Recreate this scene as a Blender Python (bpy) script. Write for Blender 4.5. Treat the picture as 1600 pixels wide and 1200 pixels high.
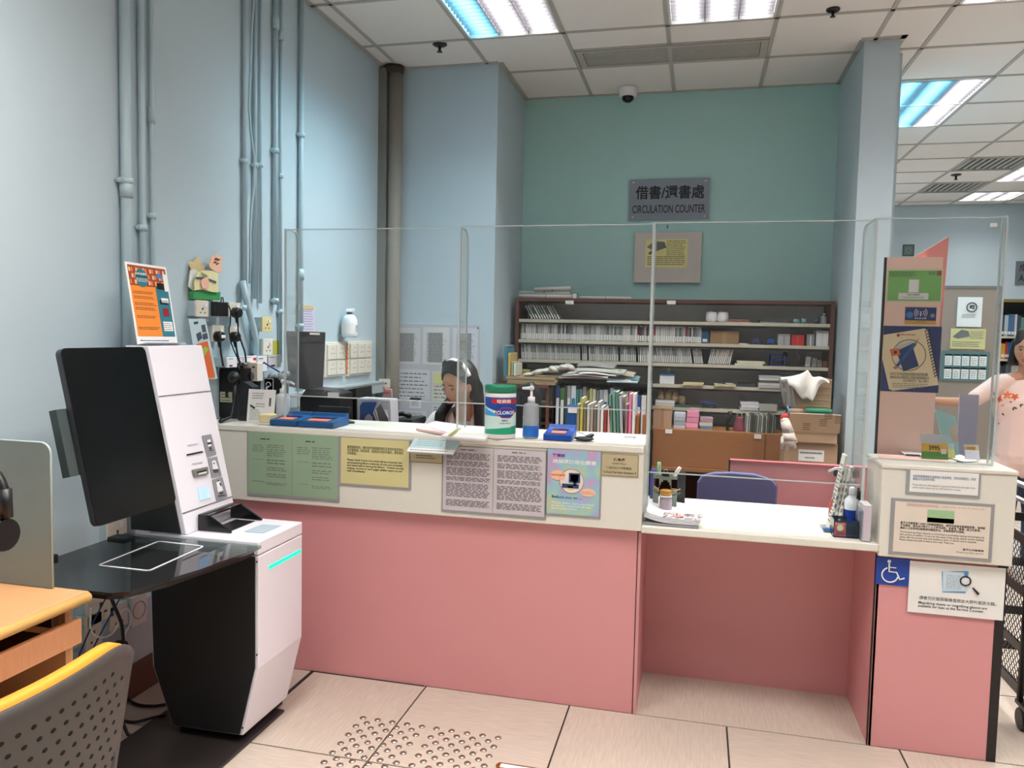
import bpy, bmesh, math, random
from mathutils import Vector, Matrix
random.seed(7)
PI = math.pi
SC = bpy.context.scene
COL = SC.collection
for o in list(bpy.data.objects): bpy.data.objects.remove(o)

# ------------------------------------------------------------------ camera
YAW, PITCH, ROLL, FPX, CAMZ = -0.234578564, -0.0644798497, 0.0215980817, 1208.75, 1.475
def cam_axes():
    cy, sy, cp, sp, cr, sr = math.cos(YAW), math.sin(YAW), math.cos(PITCH), math.sin(PITCH), math.cos(ROLL), math.sin(ROLL)
    f = Vector((sy*cp, cy*cp, sp)); r = Vector((cy, -sy, 0)); u = r.cross(f)
    return cr*r + sr*u, -sr*r + cr*u, f
CR, CU, CF = cam_axes(); CP = Vector((0, 0, CAMZ))
cd = bpy.data.cameras.new('camera'); cam = bpy.data.objects.new('camera', cd); COL.objects.link(cam)
cd.sensor_width = 36; cd.lens = FPX/1600*36; cd.clip_start = .05
cam.matrix_world = Matrix(((CR.x, CU.x, -CF.x, 0), (CR.y, CU.y, -CF.y, 0), (CR.z, CU.z, -CF.z, CAMZ), (0, 0, 0, 1)))
SC.camera = cam
# world + exposure
w = bpy.data.worlds.new('world'); SC.world = w; w.use_nodes = True
w.node_tree.nodes['Background'].inputs[0].default_value = (.55, .6, .66, 1)
w.node_tree.nodes['Background'].inputs[1].default_value = .3
SC.view_settings.view_transform = 'Standard'; SC.view_settings.look = 'None'
SC.view_settings.exposure = 0.16; SC.view_settings.gamma = 1
LAMP_W = 50.0            # watts of each ceiling troffer

# pixel of the 1600x1200 photograph -> point on a real plane of the room
def ray(u, v): return CR*((u-800)/FPX) - CU*((v-600)/FPX) + CF
def aty(u, v, y): d = ray(u, v); return CP + d*(y/d.y)
def atx(u, v, x): d = ray(u, v); return CP + d*(x/d.x)
def atz(u, v, z): d = ray(u, v); return CP + d*((z-CAMZ)/d.z)
def atp(u, v, p0, n): d = ray(u, v); return CP + d*((Vector(p0)-CP).dot(n)/d.dot(n))

# ------------------------------------------------------------------ materials
def s2l(c): c /= 255; return c/12.92 if c <= .04045 else ((c+.055)/1.055)**2.4
def rgb(c): return (s2l(c[0]), s2l(c[1]), s2l(c[2]), 1)
MC = {}
def mat(name, col=(200, 200, 200), rough=.55, metal=0, var=.06, scale=12, bump=0, bscale=60, emit=0, alpha=None, trans=0, stretch=None, spec=.5, coat=0):
    if name in MC: return MC[name]
    m = bpy.data.materials.new(name); m.use_nodes = True; MC[name] = m
    nt = m.node_tree; N = nt.nodes; L = nt.links; b = N['Principled BSDF']
    tc = N.new('ShaderNodeTexCoord'); mp = N.new('ShaderNodeMapping'); L.new(tc.outputs['Object'], mp.inputs[0])
    if stretch: mp.inputs['Scale'].default_value = stretch
    nz = N.new('ShaderNodeTexNoise'); nz.inputs['Scale'].default_value = scale; nz.inputs['Detail'].default_value = 4; L.new(mp.outputs[0], nz.inputs[0])
    mx = N.new('ShaderNodeMix'); mx.data_type = 'RGBA'; L.new(nz.outputs[0], mx.inputs[0])
    c = rgb(col); mx.inputs[6].default_value = [x*(1-var) for x in c[:3]]+[1]; mx.inputs[7].default_value = [min(1, x*(1+var)) for x in c[:3]]+[1]
    L.new(mx.outputs[2], b.inputs['Base Color'])
    b.inputs['Roughness'].default_value = rough; b.inputs['Metallic'].default_value = metal
    b.inputs['Specular IOR Level'].default_value = spec
    if coat: b.inputs['Coat Weight'].default_value = coat; b.inputs['Coat Roughness'].default_value = .05
    if bump:
        n2 = N.new('ShaderNodeTexNoise'); n2.inputs['Scale'].default_value = bscale; n2.inputs['Detail'].default_value = 3; L.new(mp.outputs[0], n2.inputs[0])
        bp = N.new('ShaderNodeBump'); bp.inputs['Strength'].default_value = bump; bp.inputs['Distance'].default_value = .003
        L.new(n2.outputs[0], bp.inputs['Height']); L.new(bp.outputs[0], b.inputs['Normal'])
    if emit: b.inputs['Emission Color'].default_value = rgb(col); b.inputs['Emission Strength'].default_value = emit
    if trans: b.inputs['Transmission Weight'].default_value = trans
    return m
def clear(name, tint=(250, 252, 252), rough=.03, gloss=1.0, haze=0, hcol=(225, 232, 232)):
    if name in MC: return MC[name]
    m = bpy.data.materials.new(name); m.use_nodes = True; MC[name] = m
    nt = m.node_tree; N = nt.nodes; L = nt.links; N.remove(N['Principled BSDF'])
    out = [n for n in N if n.type == 'OUTPUT_MATERIAL'][0]
    t = N.new('ShaderNodeBsdfTransparent'); t.inputs[0].default_value = rgb(tint)
    nz = N.new('ShaderNodeTexNoise'); nz.inputs['Scale'].default_value = 5
    g = N.new('ShaderNodeBsdfGlossy'); g.inputs['Roughness'].default_value = rough
    fr = N.new('ShaderNodeFresnel'); fr.inputs[0].default_value = 1.45
    mu = N.new('ShaderNodeMath'); mu.operation = 'MULTIPLY'; mu.inputs[1].default_value = gloss; L.new(fr.outputs[0], mu.inputs[0])
    src = t
    d = N.new('ShaderNodeBsdfDiffuse'); d.inputs[0].default_value = rgb(hcol)
    m1 = N.new('ShaderNodeMixShader'); mh = N.new('ShaderNodeMath'); mh.operation = 'MULTIPLY'; mh.operation = 'MULTIPLY_ADD'; mh.inputs[1].default_value = haze*.12; mh.inputs[2].default_value = haze*.94; L.new(nz.outputs[0], mh.inputs[0])
    L.new(mh.outputs[0], m1.inputs[0]); L.new(t.outputs[0], m1.inputs[1]); L.new(d.outputs[0], m1.inputs[2])
    m2 = N.new('ShaderNodeMixShader'); L.new(mu.outputs[0], m2.inputs[0]); L.new(m1.outputs[0], m2.inputs[1]); L.new(g.outputs[0], m2.inputs[2])
    L.new(m2.outputs[0], out.inputs[0]); return m
def simple(col, rough=.55, **k): return mat('c_%d_%d_%d_%d' % (*[int(x) for x in col], int(rough*100)), col, rough, **k)

M_wall = mat('wall_paint', (186, 203, 211), .6, var=.02, scale=3, bump=.12, bscale=45)
M_wallg = mat('alcove_wall_green', (172, 213, 209), .6, var=.02, scale=3, bump=.12, bscale=45)  # greener base tone, used on the alcove wall alone
M_pipe = mat('pipe_paint', (178, 200, 208), .45, var=.03)
M_pink = mat('pink_laminate', (215, 148, 150), .42, var=.03, scale=4)
M_stone = mat('stone_top', (226, 223, 212), .3, var=.06, scale=160, bump=.03)
M_black = mat('black_plastic', (16, 17, 19), .42, var=.1)
M_dark = mat('dark_plastic', (50, 52, 56), .45, var=.08)
M_white = mat('white_plastic', (236, 234, 238), .4, var=.015)
M_gloss = mat('black_glass', (6, 7, 9), .05, var=.0)
M_screen = mat('screen_glass', (5, 6, 8), .25, var=.0)
M_grey = mat('grey_plastic', (150, 152, 156), .5)
M_cream = mat('cream_plastic', (226, 218, 204), .45, var=.03)
M_paper = mat('paper', (236, 235, 232), .8, var=.03)
M_ink = mat('ink', (45, 45, 48), .8, var=.05)
M_inkg = mat('ink_grey', (110, 110, 108), .8, var=.05)
M_steel = mat('steel', (200, 200, 198), .3, metal=1, var=.05)
M_brown = mat('dark_wood', (98, 62, 50), .5, var=.15, stretch=(1, 1, 8), scale=10)
M_wood = mat('orange_wood', (156, 104, 60), .42, var=.12, scale=9, stretch=(1, 1, 9))
M_beech = mat('beech_wood', (200, 148, 102), .4, var=.10, scale=12, stretch=(9, 1, 9))
M_card = mat('cardboard', (178, 148, 116), .85, var=.08, bump=.1)
M_acr = clear('acrylic_sheet', (253, 254, 254), .02, .8, haze=.012)
M_fin = clear('acrylic_fin', (252, 254, 254), .05, .25, haze=.07, hcol=(235, 240, 240))
M_edge = clear('acrylic_edge', (225, 235, 236), .1, 1.2, haze=.6, hcol=(236, 246, 246))
M_frost = clear('frosted_glass', (195, 208, 204), .25, .9, haze=.33, hcol=(180, 192, 188))
M_clearp = clear('clear_plastic', (240, 246, 248), .05, 1.2, haze=.42, hcol=(226, 234, 240))

# ------------------------------------------------------------------ mesh helper
class MB:
    def __init__(s): s.v = []; s.f = []; s.m = []; s.sm = []
    def add(s, vs, fs, m=0, smooth=False):
        o = len(s.v); s.v += [Vector(v) for v in vs]
        for f in fs: s.f.append([i+o for i in f]); s.m.append(m); s.sm.append(smooth)
        return s
    def box(s, x0, x1, y0, y1, z0, z1, m=0):
        return s.add([(x0,y0,z0),(x1,y0,z0),(x1,y1,z0),(x0,y1,z0),(x0,y0,z1),(x1,y0,z1),(x1,y1,z1),(x0,y1,z1)],
                     [(3,2,1,0),(4,5,6,7),(0,1,5,4),(1,2,6,5),(2,3,7,6),(3,0,4,7)], m)
    def obox(s, O, U, V, W, m=0):           # box from corner O along three vectors
        O = Vector(O); U = Vector(U); V = Vector(V); W = Vector(W)
        p = [O, O+U, O+U+V, O+V, O+W, O+U+W, O+U+V+W, O+V+W]
        fs = [(3,2,1,0),(4,5,6,7),(0,1,5,4),(1,2,6,5),(2,3,7,6),(3,0,4,7)]
        if U.cross(V).dot(W) < 0: fs = [f[::-1] for f in fs]
        return s.add(p, fs, m)
    def prism(s, pts, d, m=0):             # polygon (3d points) extruded by vector d
        pts = [Vector(p) for p in pts]; d = Vector(d); n = len(pts)
        nr = Vector((0, 0, 0))
        for i in range(n): nr += pts[i].cross(pts[(i+1) % n])
        a = list(range(n)); fs = [a[::-1], [i+n for i in a]] + [(i, (i+1) % n, (i+1) % n+n, i+n) for i in a]
        if nr.dot(d) < 0: fs = [list(f)[::-1] for f in fs]
        return s.add(pts+[p+d for p in pts], fs, m)
    def lathe(s, c, prof, n=20, m=0, axis='z', cap=True, smooth=True, sx=1, sy=1):
        c = Vector(c); vs = []; fs = []
        for r, h in prof:
            for i in range(n):
                a = 2*PI*i/n; p = (r*math.cos(a)*sx, r*math.sin(a)*sy, h)
                if axis == 'y': p = (p[0], p[2], p[1])
                if axis == 'x': p = (p[2], p[0], p[1])
                vs.append(c+Vector(p))
        k = len(prof)
        for j in range(k-1):
            for i in range(n):
                q = (j*n+i, j*n+(i+1) % n, (j+1)*n+(i+1) % n, (j+1)*n+i); fs.append(q if axis != 'y' else q[::-1])
        s.add(vs, fs, m, smooth)
        if cap:
            o = len(s.v)-len(vs)
            a = [o+i for i in range(n)]; b = [o+(k-1)*n+i for i in range(n)]
            s.f += [a[::-1], b] if axis != 'y' else [a, b[::-1]]; s.m += [m, m]; s.sm += [False, False]
        return s
    def tube(s, pts, r, n=8, m=0, closed=False):
        pts = [Vector(p) for p in pts]; k = len(pts); vs = []
        rr = r if isinstance(r, (list, tuple)) else [r]*k; prev = None
        for i, p in enumerate(pts):
            a = pts[i-1] if (i or closed) else p; b = pts[(i+1) % k] if (i < k-1 or closed) else p
            t = (b-a).normalized() if (b-a).length > 1e-9 else Vector((0, 0, 1))
            if prev is None: prev = t.orthogonal().normalized()
            e = (prev - t*prev.dot(t)); e = e.normalized() if e.length > 1e-6 else t.orthogonal().normalized(); prev = e; g = t.cross(e)
            for j in range(n):
                A = 2*PI*j/n; vs.append(p+(e*math.cos(A)+g*math.sin(A))*rr[i])
        fs = [(i*n+j, i*n+(j+1) % n, ((i+1) % k)*n+(j+1) % n, ((i+1) % k)*n+j) for i in range(k if closed else k-1) for j in range(n)]
        s.add(vs, fs, m, True)
        if not closed:
            o = len(s.v)-len(vs); s.f += [[o+j for j in range(n)][::-1], [o+(k-1)*n+j for j in range(n)]]; s.m += [m, m]; s.sm += [False, False]
        return s
    def ell(s, c, r, n=14, k=10, m=0, R=None):
        vs = []; c = Vector(c)
        for i in range(1, k):
            th = PI*i/k
            for j in range(n):
                ph = 2*PI*j/n; p = Vector((r[0]*math.sin(th)*math.cos(ph), r[1]*math.sin(th)*math.sin(ph), r[2]*math.cos(th)))
                vs.append(c+(R @ p if R else p))
        t = Vector((0, 0, r[2])); vs += [c+(R @ t if R else t), c-(R @ t if R else t)]
        T = len(vs)-2; fs = [(T, j, (j+1) % n) for j in range(n)] + [(T+1, (k-2)*n+(j+1) % n, (k-2)*n+j) for j in range(n)]
        fs += [(i*n+j, (i+1)*n+j, (i+1)*n+(j+1) % n, i*n+(j+1) % n) for i in range(k-2) for j in range(n)]
        return s.add(vs, fs, m, True)
    def cap(s, a, b, ra, rb, sc=None, n=14):       # tapered limb with ball joints
        s.tube([a, b], [ra, rb], n); s.ell(a, (ra, ra, ra)); s.ell(b, (rb, rb, rb)); return s
    def quad(s, pts, m=0): return s.add(pts, [tuple(range(len(pts)))], m)
    def move(s, T):
        s.v = [T @ v for v in s.v]; return s
    def mesh(s, name, mats, off=Vector((0, 0, 0))):
        me = bpy.data.meshes.new(name); me.from_pydata([tuple(v-off) for v in s.v], [], s.f); 
        for m in (mats if isinstance(mats, (list, tuple)) else [mats]): me.materials.append(m)
        me.polygons.foreach_set('material_index', s.m); me.polygons.foreach_set('use_smooth', s.sm); me.update(); return me
    def build(s, name, mats, parent=None, bevel=0, local=False, stuff=False, label=None, seg=2):
        off = Vector((0, 0, 0))
        if parent is not None and not local: off = wl(parent)
        if parent is None and not local:
            xs = [v.x for v in s.v]; ys = [v.y for v in s.v]; zs = [v.z for v in s.v]
            off = Vector(((min(xs)+max(xs))/2, (min(ys)+max(ys))/2, min(zs)))
        o = bpy.data.objects.new(name, s.mesh(name, mats, off)); COL.objects.link(o)
        if parent is not None: o.parent = parent
        else: o.location = off
        if bevel:
            b = o.modifiers.new('b', 'BEVEL'); b.width = bevel; b.segments = seg; b.limit_method = 'ANGLE'
        if stuff: o['kind'] = 'stuff'
        if label: o['label'] = label
        return o
def wl(o):
    p = Vector(o.location); 
    while o.parent: o = o.parent; p += Vector(o.location)
    return p
def tag(o, label, cat, group=None, kind=None):
    o['label'] = label; o['category'] = cat
    if group: o['group'] = group
    if kind: o['kind'] = kind
    return o
def thing(name, label, cat, loc, group=None, rz=0):
    o = bpy.data.objects.new(name, None); COL.objects.link(o); o.location = loc; o.rotation_euler = (0, 0, rz); o.empty_display_size = .05
    return tag(o, label, cat, group)
def struct(o): o['kind'] = 'structure'; return o
def copy_tree(o, parent=None):
    c = o.copy(); COL.objects.link(c); c.parent = parent
    for ch in list(o.children):
        copy_tree(ch, c)
    return c

# ------------------------------------------------------------------ flat surfaces with print
class Surf:
    """a flat face: O lower left corner, U to the right, V up (world vectors), w x h metres"""
    def __init__(s, O, U, V, w, h, parent):
        s.O = Vector(O); s.U = Vector(U).normalized(); s.V = Vector(V).normalized(); s.w = w; s.h = h; s.p = parent; s.N = s.U.cross(s.V).normalized()
    def pt(s, x, y, k): return s.O + s.U*(x*s.w) + s.V*(y*s.h) + s.N*(.0006*k)
    def slab(s, name, m, t=.004, x0=0, y0=0, x1=1, y1=1, bevel=0, label=None):
        return MB().obox(s.pt(x0, y0, 0)-s.N*t, s.U*((x1-x0)*s.w), s.V*((y1-y0)*s.h), s.N*t).build(name, m, s.p, bevel=bevel, label=label)
    def rects(s, name, rs, mats, k=1, stuff=False, label=None):     # rs: (x0,y0,x1,y1[,mi])
        b = MB()
        for r in rs:
            b.obox(s.pt(r[0], r[1], k-.9), s.U*((r[2]-r[0])*s.w), s.V*((r[3]-r[1])*s.h), s.N*.0006, r[4] if len(r) > 4 else 0)
        return b.build(name, mats, s.p, stuff=stuff, label=label)
    def poly(s, name, pts, m, k=1): return MB().prism([s.pt(x, y, k-.9) for x, y in pts], s.N*.0006).build(name, m, s.p)
    def disc(s, name, cx, cy, r, m, k=1, n=24, ry=None):   # r in metres
        c = s.pt(cx, cy, k-.9); ry = ry or r
        return MB().prism([c+s.U*(r*math.cos(2*PI*i/n))+s.V*(ry*math.sin(2*PI*i/n)) for i in range(n)], s.N*.0006).build(name, m, s.p)
    def ring(s, name, cx, cy, r, t, m, k=1, a0=0, a1=2*PI, n=28):
        c = s.pt(cx, cy, k-.4); full = abs(a1-a0) > 6.2
        A = [a0+(a1-a0)*i/n for i in range(n if full else n+1)]
        return MB().tube([c+s.U*(r*math.cos(a))+s.V*(r*math.sin(a)) for a in A], t, 6, closed=full).build(name, m, s.p)
    def greek(s, x0, y0, x1, y1, n, m=None, k=1, thick=.3, name='print', ragged=.2, wmin=.02, wmax=.07, mk=False):
        b = MB(); dy = (y1-y0)/n
        for i in range(n):
            yy = y1-dy*(i+.75); x = x0; end = x1-(random.random()*ragged*(x1-x0))
            while x < end:
                ww = min(random.uniform(wmin, wmax), end-x)
                b.obox(s.pt(x, yy, k-.9), s.U*(ww*s.w), s.V*(dy*thick*s.h), s.N*.0005); x += ww+.012
        if mk: return b
        return b.build(name, m or M_inkg, s.p, stuff=True)
    def text(s, t, x0, y0, x1, y1, m=None, k=1, bold=0, name='lettering', align='L'):
        cu = bpy.data.curves.new('t', 'FONT'); cu.body = t; cu.size = 1; cu.offset = bold; cu.resolution_u = 3; cu.fill_mode = 'FRONT' if False else 'BOTH'
        cu.align_x = {'L': 'LEFT', 'C': 'CENTER', 'R': 'RIGHT'}[align]
        to = bpy.data.objects.new('t', cu); COL.objects.link(to)
        dg = bpy.context.evaluated_depsgraph_get(); me = bpy.data.meshes.new_from_object(to.evaluated_get(dg)); me.name = name
        bpy.data.objects.remove(to); bpy.data.curves.remove(cu)
        if not me.vertices: return None
        xs = [v.co.x for v in me.vertices]; ys = [v.co.y for v in me.vertices]
        ax, bx_, ay, by = min(xs), max(xs), min(ys), max(ys)
        off = wl(s.p)
        for v in me.vertices:
            p = s.pt(x0+(x1-x0)*(v.co.x-ax)/(bx_-ax), y0+(y1-y0)*(v.co.y-ay)/(by-ay), k); v.co = p-off
        me.materials.clear(); me.materials.append(m or M_ink)
        o = bpy.data.objects.new(name, me); COL.objects.link(o); o.parent = s.p; return o

def ysurf(u0, v0, u1, v1, y, parent, fz=None):
    a = aty(u0, v0, y); b = aty(u1, v1, y)
    return Surf((a.x, y, b.z), (1, 0, 0), (0, 0, 1), b.x-a.x, a.z-b.z, parent)
def xsurf(u0, v0, u1, v1, x, parent):
    a = atx(u0, v0, x); b = atx(u1, v1, x)
    return Surf((x, a.y, b.z), (0, 1, 0), (0, 0, 1), b.y-a.y, a.z-b.z, parent)

# ================================================================== THE ROOM
CZ = 3.25; XW = -2.14; YF = 11.1; XR = 6.2; YB = -2.6
M_tile = mat('floor_tile', (190, 176, 163), .32, var=.24, scale=9, stretch=(1.2, 14, 1), bump=.03, bscale=30)
M_tile2 = mat('floor_tile_turned', (190, 176, 163), .32, var=.24, scale=9, stretch=(14, 1.2, 1), bump=.03, bscale=30)
M_ceil = mat('ceiling_tile', (240, 236, 232), .9, var=.06, scale=140, bump=.5, bscale=170)
M_bar = mat('ceiling_bar', (182, 180, 174), .6)
fl = struct(MB().box(XW, XR, YB, YF, -.05, -.004).build('floor', mat('floor_grout', (48, 42, 38), .7)))
def rows(a, b, p, o):
    k = math.ceil((a-o)/p); r = [a]
    while o+k*p < b-.01:
        if o+k*p > a+.01: r.append(o+k*p)
        k += 1
    return r+[b]
fxs = rows(XW, 4.7, .605, -.447); fys = rows(-.1, YF, .592, 2.98)
fxs[1] = -1.57
tcache = {}
for i in range(len(fxs)-1):
    for j in range(len(fys)-1):
        x0, x1, y0, y1 = fxs[i], fxs[i+1], fys[j], fys[j+1]
        if y0 > 3.3 and x1 < 1.0: continue          # hidden behind the counter
        if abs(y0-2.98) < .01 and x1 < -.3: continue
        if abs(y0-2.98) < .01 and x1 < .3: x0, x1 = -.45, .764
        elif abs(y0-2.98) < .01 and x1 < .8: continue
        if y0 > 8 and x1 < 1.9: continue
        mt = (i+j+(j//2)) % 2; key = (round(x1-x0, 3), round(y1-y0, 3), mt)
        if key not in tcache:
            hx, hy = (x1-x0)/2-.0034, (y1-y0)/2-.0034
            tcache[key] = MB().box(-hx, hx, -hy, hy, -.004, 0).mesh('floor_tile', M_tile if mt else M_tile2)
        o = bpy.data.objects.new('floor_tile', tcache[key]); COL.objects.link(o); o.parent = fl
        o.location = Vector(((x0+x1)/2, (y0+y1)/2, 0))-fl.location
# tactile studs of steel
st = MB().lathe((0, 0, 0), [(.0125, 0), (.0125, .001), (.010, .0035), (.006, .005)], 12).mesh('tactile_stud', mat('stud_steel', (182, 175, 164), .3, metal=1))
for blk in (-1.192, -.897):
    for r in range(6):
        pts = [(blk+.0595*c, 2.66-.0635*r) for c in range(5)] + [(blk+.03+.0595*c, 2.628-.0635*r) for c in range(4)]
        for x, y in pts:
            if x > -.63 and y < 2.5: continue
            if y < 2.42 and r == 5 and x < -1.3: continue
            o = bpy.data.objects.new('tactile_stud', st); COL.objects.link(o); o.parent = fl; o.location = Vector((x, y, 0))-fl.location
b = MB(); b.prism([(-.62, 2.486, 0), (-.612, 2.5, 0), (-.30, 2.5, 0), (-.30, 2.462, 0), (-.612, 2.462, 0), (-.62, 2.476, 0)], (0, 0, .004))
b.build('brass_strip', mat('brass', (190, 150, 70), .25, metal=1), fl)
MB().box(-.605, -.30, 2.470, 2.492, .004, .005).build('strip_inlay', M_white, fl)
# dark joint along the counter foot, wide at the left
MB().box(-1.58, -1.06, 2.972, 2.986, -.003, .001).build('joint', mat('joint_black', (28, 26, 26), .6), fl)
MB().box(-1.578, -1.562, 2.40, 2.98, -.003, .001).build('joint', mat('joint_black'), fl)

def wall(name, x0, x1, y0, y1, z0=0, z1=CZ, m=None): return struct(MB().box(x0, x1, y0, y1, z0, z1).build(name, m or M_wall))
wall('wall_left', XW-.12, XW, YB, 5.04)
wall('wall_pier', XW-.12, -1.342, 5.04, 6.0)
wl_al = wall('wall_alcove', -1.342, .895, 5.84, 6.0, m=M_wallg)
wall('wall_pillar', .892, 1.088, 5.04, 6.0)
wall('wall_divider', 1.088, 1.16, 5.3, YF)
wall('wall_far', 1.1, XR, YF, YF+.12)
wall('wall_right', XR, XR+.12, YB, YF)
wall('wall_rear', XW, XR, YB-.12, YB)
struct(MB().box(XW, XW+.012, YB, 5.04, 0, .135).build('baseboard_left', M_brown))
# ceiling: backing, tiles, bars
ce = struct(MB().box(XW-.1, XR+.1, YB-.1, YF+.1, CZ+.10, CZ+.14).build('ceiling', M_bar))
cxs = [XW, -2.02, -1.42, -.835, -.235, .36, .95, 1.25, 1.855, 2.46, 3.06, 3.665, 4.27, 4.875, 5.48, XR]
cys = [YB, -1.59, -.97, -.35, .27, .89, 1.51, 2.13, 2.75, 3.37, 3.99, 4.61, 5.23, 5.845, 6.47, 7.09, 7.71, 8.33, 8.95, 9.57, 10.19, 10.81, YF]
# troffers: (column index, row index, columns, rows)
TR = [(2, 9), (4, 9), (7, 9), (7, 13), (10, 17), (10, 20), (4, 5), (7, 5), (2, 5), (10, 9), (10, 13), (12, 5), (2, 2), (7, 2), (7, 18), (12, 13)]
short = {(10, 20)}
occ = set()
for (i, j) in TR:
    occ.add((i, j)); 
    if (i, j) not in short: occ.add((i, j+1))
DIF = [(9, 17), (9, 19)]
for d in DIF: occ.add(d)
vent_y0, vent_y1 = 4.90, 5.235
tc2 = {}
for i in range(len(cxs)-1):
    for j in range(len(cys)-1):
        if (i, j) in occ or i > 13: continue
        if cys[j] < 1.4 and i > 8: continue
        x0, x1, y0, y1 = cxs[i], cxs[i+1], cys[j], cys[j+1]
        if j >= 13 and x1 < 1.1: continue
        if i in (3, 4) and j == 11: y1 = vent_y0+.0
        if i == 2 and j == 11: pass
        key = (round(x1-x0, 3), round(y1-y0, 3))
        if key not in tc2:
            hx, hy = key[0]/2-.009, key[1]/2-.009
            tc2[key] = MB().box(-hx, hx, -hy, hy, 0, .015).mesh('ceiling_tile', M_ceil)
        o = bpy.data.objects.new('ceiling_tile', tc2[key]); COL.objects.link(o); o.parent = ce
        o.location = Vector(((x0+x1)/2, (y0+y1)/2, CZ+.004))-ce.location
def bar(x0, x1, y0, y1): MB().box(x0, x1, y0, y1, CZ-.002, CZ+.006).build('ceiling_bar', M_bar, ce)
for i, x in enumerate(cxs[1:-1]):
    ya = YB; yb = YF if x > 1.1 else (5.04 if (x < -1.34 or .89 < x < 1.09) else 5.84)
    bar(x-.012, x+.012, ya, yb)
for y in cys[1:-1]: bar(XW if y < 5 else (-1.34 if y < 5.84 else 1.16), XR if y > 5.05 or y < 5.04 else .89, y-.011, y+.011)
bar(-.835, .36, vent_y0-.008, vent_y0+.008)
bar(XW, XW+.03, YB, 5.04); bar(XW, -1.34, 5.015, 5.045); bar(-1.345, -1.31, 5.04, 5.84); bar(-1.34, .89, 5.815, 5.845); bar(.865, .895, 5.04, 5.84); bar(.87, 1.12, 5.0, 5.045); bar(1.085, 1.115, 5.0, 5.3); bar(1.16, XR, YF-.03, YF)

M_blade = mat('louver_blade', (128, 128, 134), .35, metal=.0, var=.05)
def tube_mat(name, col, e): return mat(name, col, .4, emit=e, var=0)
M_lampw = tube_mat('lamp_white', (255, 246, 238), 5.0)
M_lampb = tube_mat('lamp_cool', (120, 214, 255), 5.0)
M_lampp = tube_mat('lamp_pink', (255, 226, 226), 5.0)
LAB = {(2, 9): 'recessed louvre light over the left of the counter, its left third glowing blue', (4, 9): 'bright white square-celled louvre light over the middle of the counter',
       (7, 9): 'pinkish louvre light cut by the top right corner of the picture', (7, 13): 'long louvre light right of the pillar, blue on its left side',
       (10, 17): 'far louvre light at the right edge of the picture', (10, 20): 'farthest small louvre light above the far blue wall'}
for (i, j) in TR:
    x0, x1 = cxs[i]+.012, cxs[i+1]-.012; y0 = cys[j]+.012; y1 = (cys[j+1] if (i, j) in short else cys[j+2])-.012
    t = thing('ceiling_light', LAB.get((i, j), 'louvre light in the ceiling outside the view'), 'light', ((x0+x1)/2, (y0+y1)/2, CZ), 'recessed ceiling lights' )
    if (i, j) not in LAB: t['label'] = 'recessed louvre light in the ceiling beyond the picture edge'
    b = MB(); b.box(x0, x1, y0, y1, CZ+.085, CZ+.095); b.box(x0, x0+.012, y0, y1, CZ-.004, CZ+.085); b.box(x1-.012, x1, y0, y1, CZ-.004, CZ+.085)
    b.box(x0, x1, y0, y0+.012, CZ-.004, CZ+.085); b.box(x0, x1, y1-.012, y1, CZ-.004, CZ+.085)
    b.build('housing', mat('housing_white', (225, 225, 225), .4), t)
    w3 = (x1-x0-.024)/3
    for k in range(3):
        xc = x0+.012+w3*(k+.5)
        m = M_lampw
        if (i, j) == (2, 9): m = (M_lampb, M_lampp, M_lampp)[k]
        if (i, j) == (7, 13): m = (M_lampb, M_lampb, M_lampw)[k]
        if (i, j) == (7, 9): m = M_lampp
        MB().tube([(xc, y0+.04, CZ+.066), (xc, y1-.04, CZ+.066)], .013, 10).build('lamp_tube', m, t)
        if k: MB().box(xc-w3/2-.002, xc-w3/2+.002, y0+.012, y1-.012, CZ, CZ+.045).build('louvre_spine', M_blade, t)
    b = MB(); n = 24 if (i, j) not in short else 12
    for k in range(1, n): yy = y0+(y1-y0)*k/n; b.box(x0+.012, x1-.012, yy-.0015, yy+.0015, CZ+.001, CZ+.046)
    b.build('louvre_blade', M_blade, t, stuff=True)
    for k in range(3):
        ld = bpy.data.lights.new('lamp_glow', 'AREA'); ld.shape = 'RECTANGLE'; ld.size = .09; ld.size_y = y1-y0-.08
        ld.energy = LAMP_W/3*((y1-y0)/1.2); ld.spread = math.radians(140); ld.color = (1, .955, .91)
        if ((i, j) == (2, 9) and k == 0) or ((i, j) == (7, 13) and k < 2): ld.color = (.25, .78, 1)
        lo = bpy.data.objects.new('lamp_glow', ld); COL.objects.link(lo); lo.parent = t; lo.location = ((k-1)*w3, 0, .05)
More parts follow.
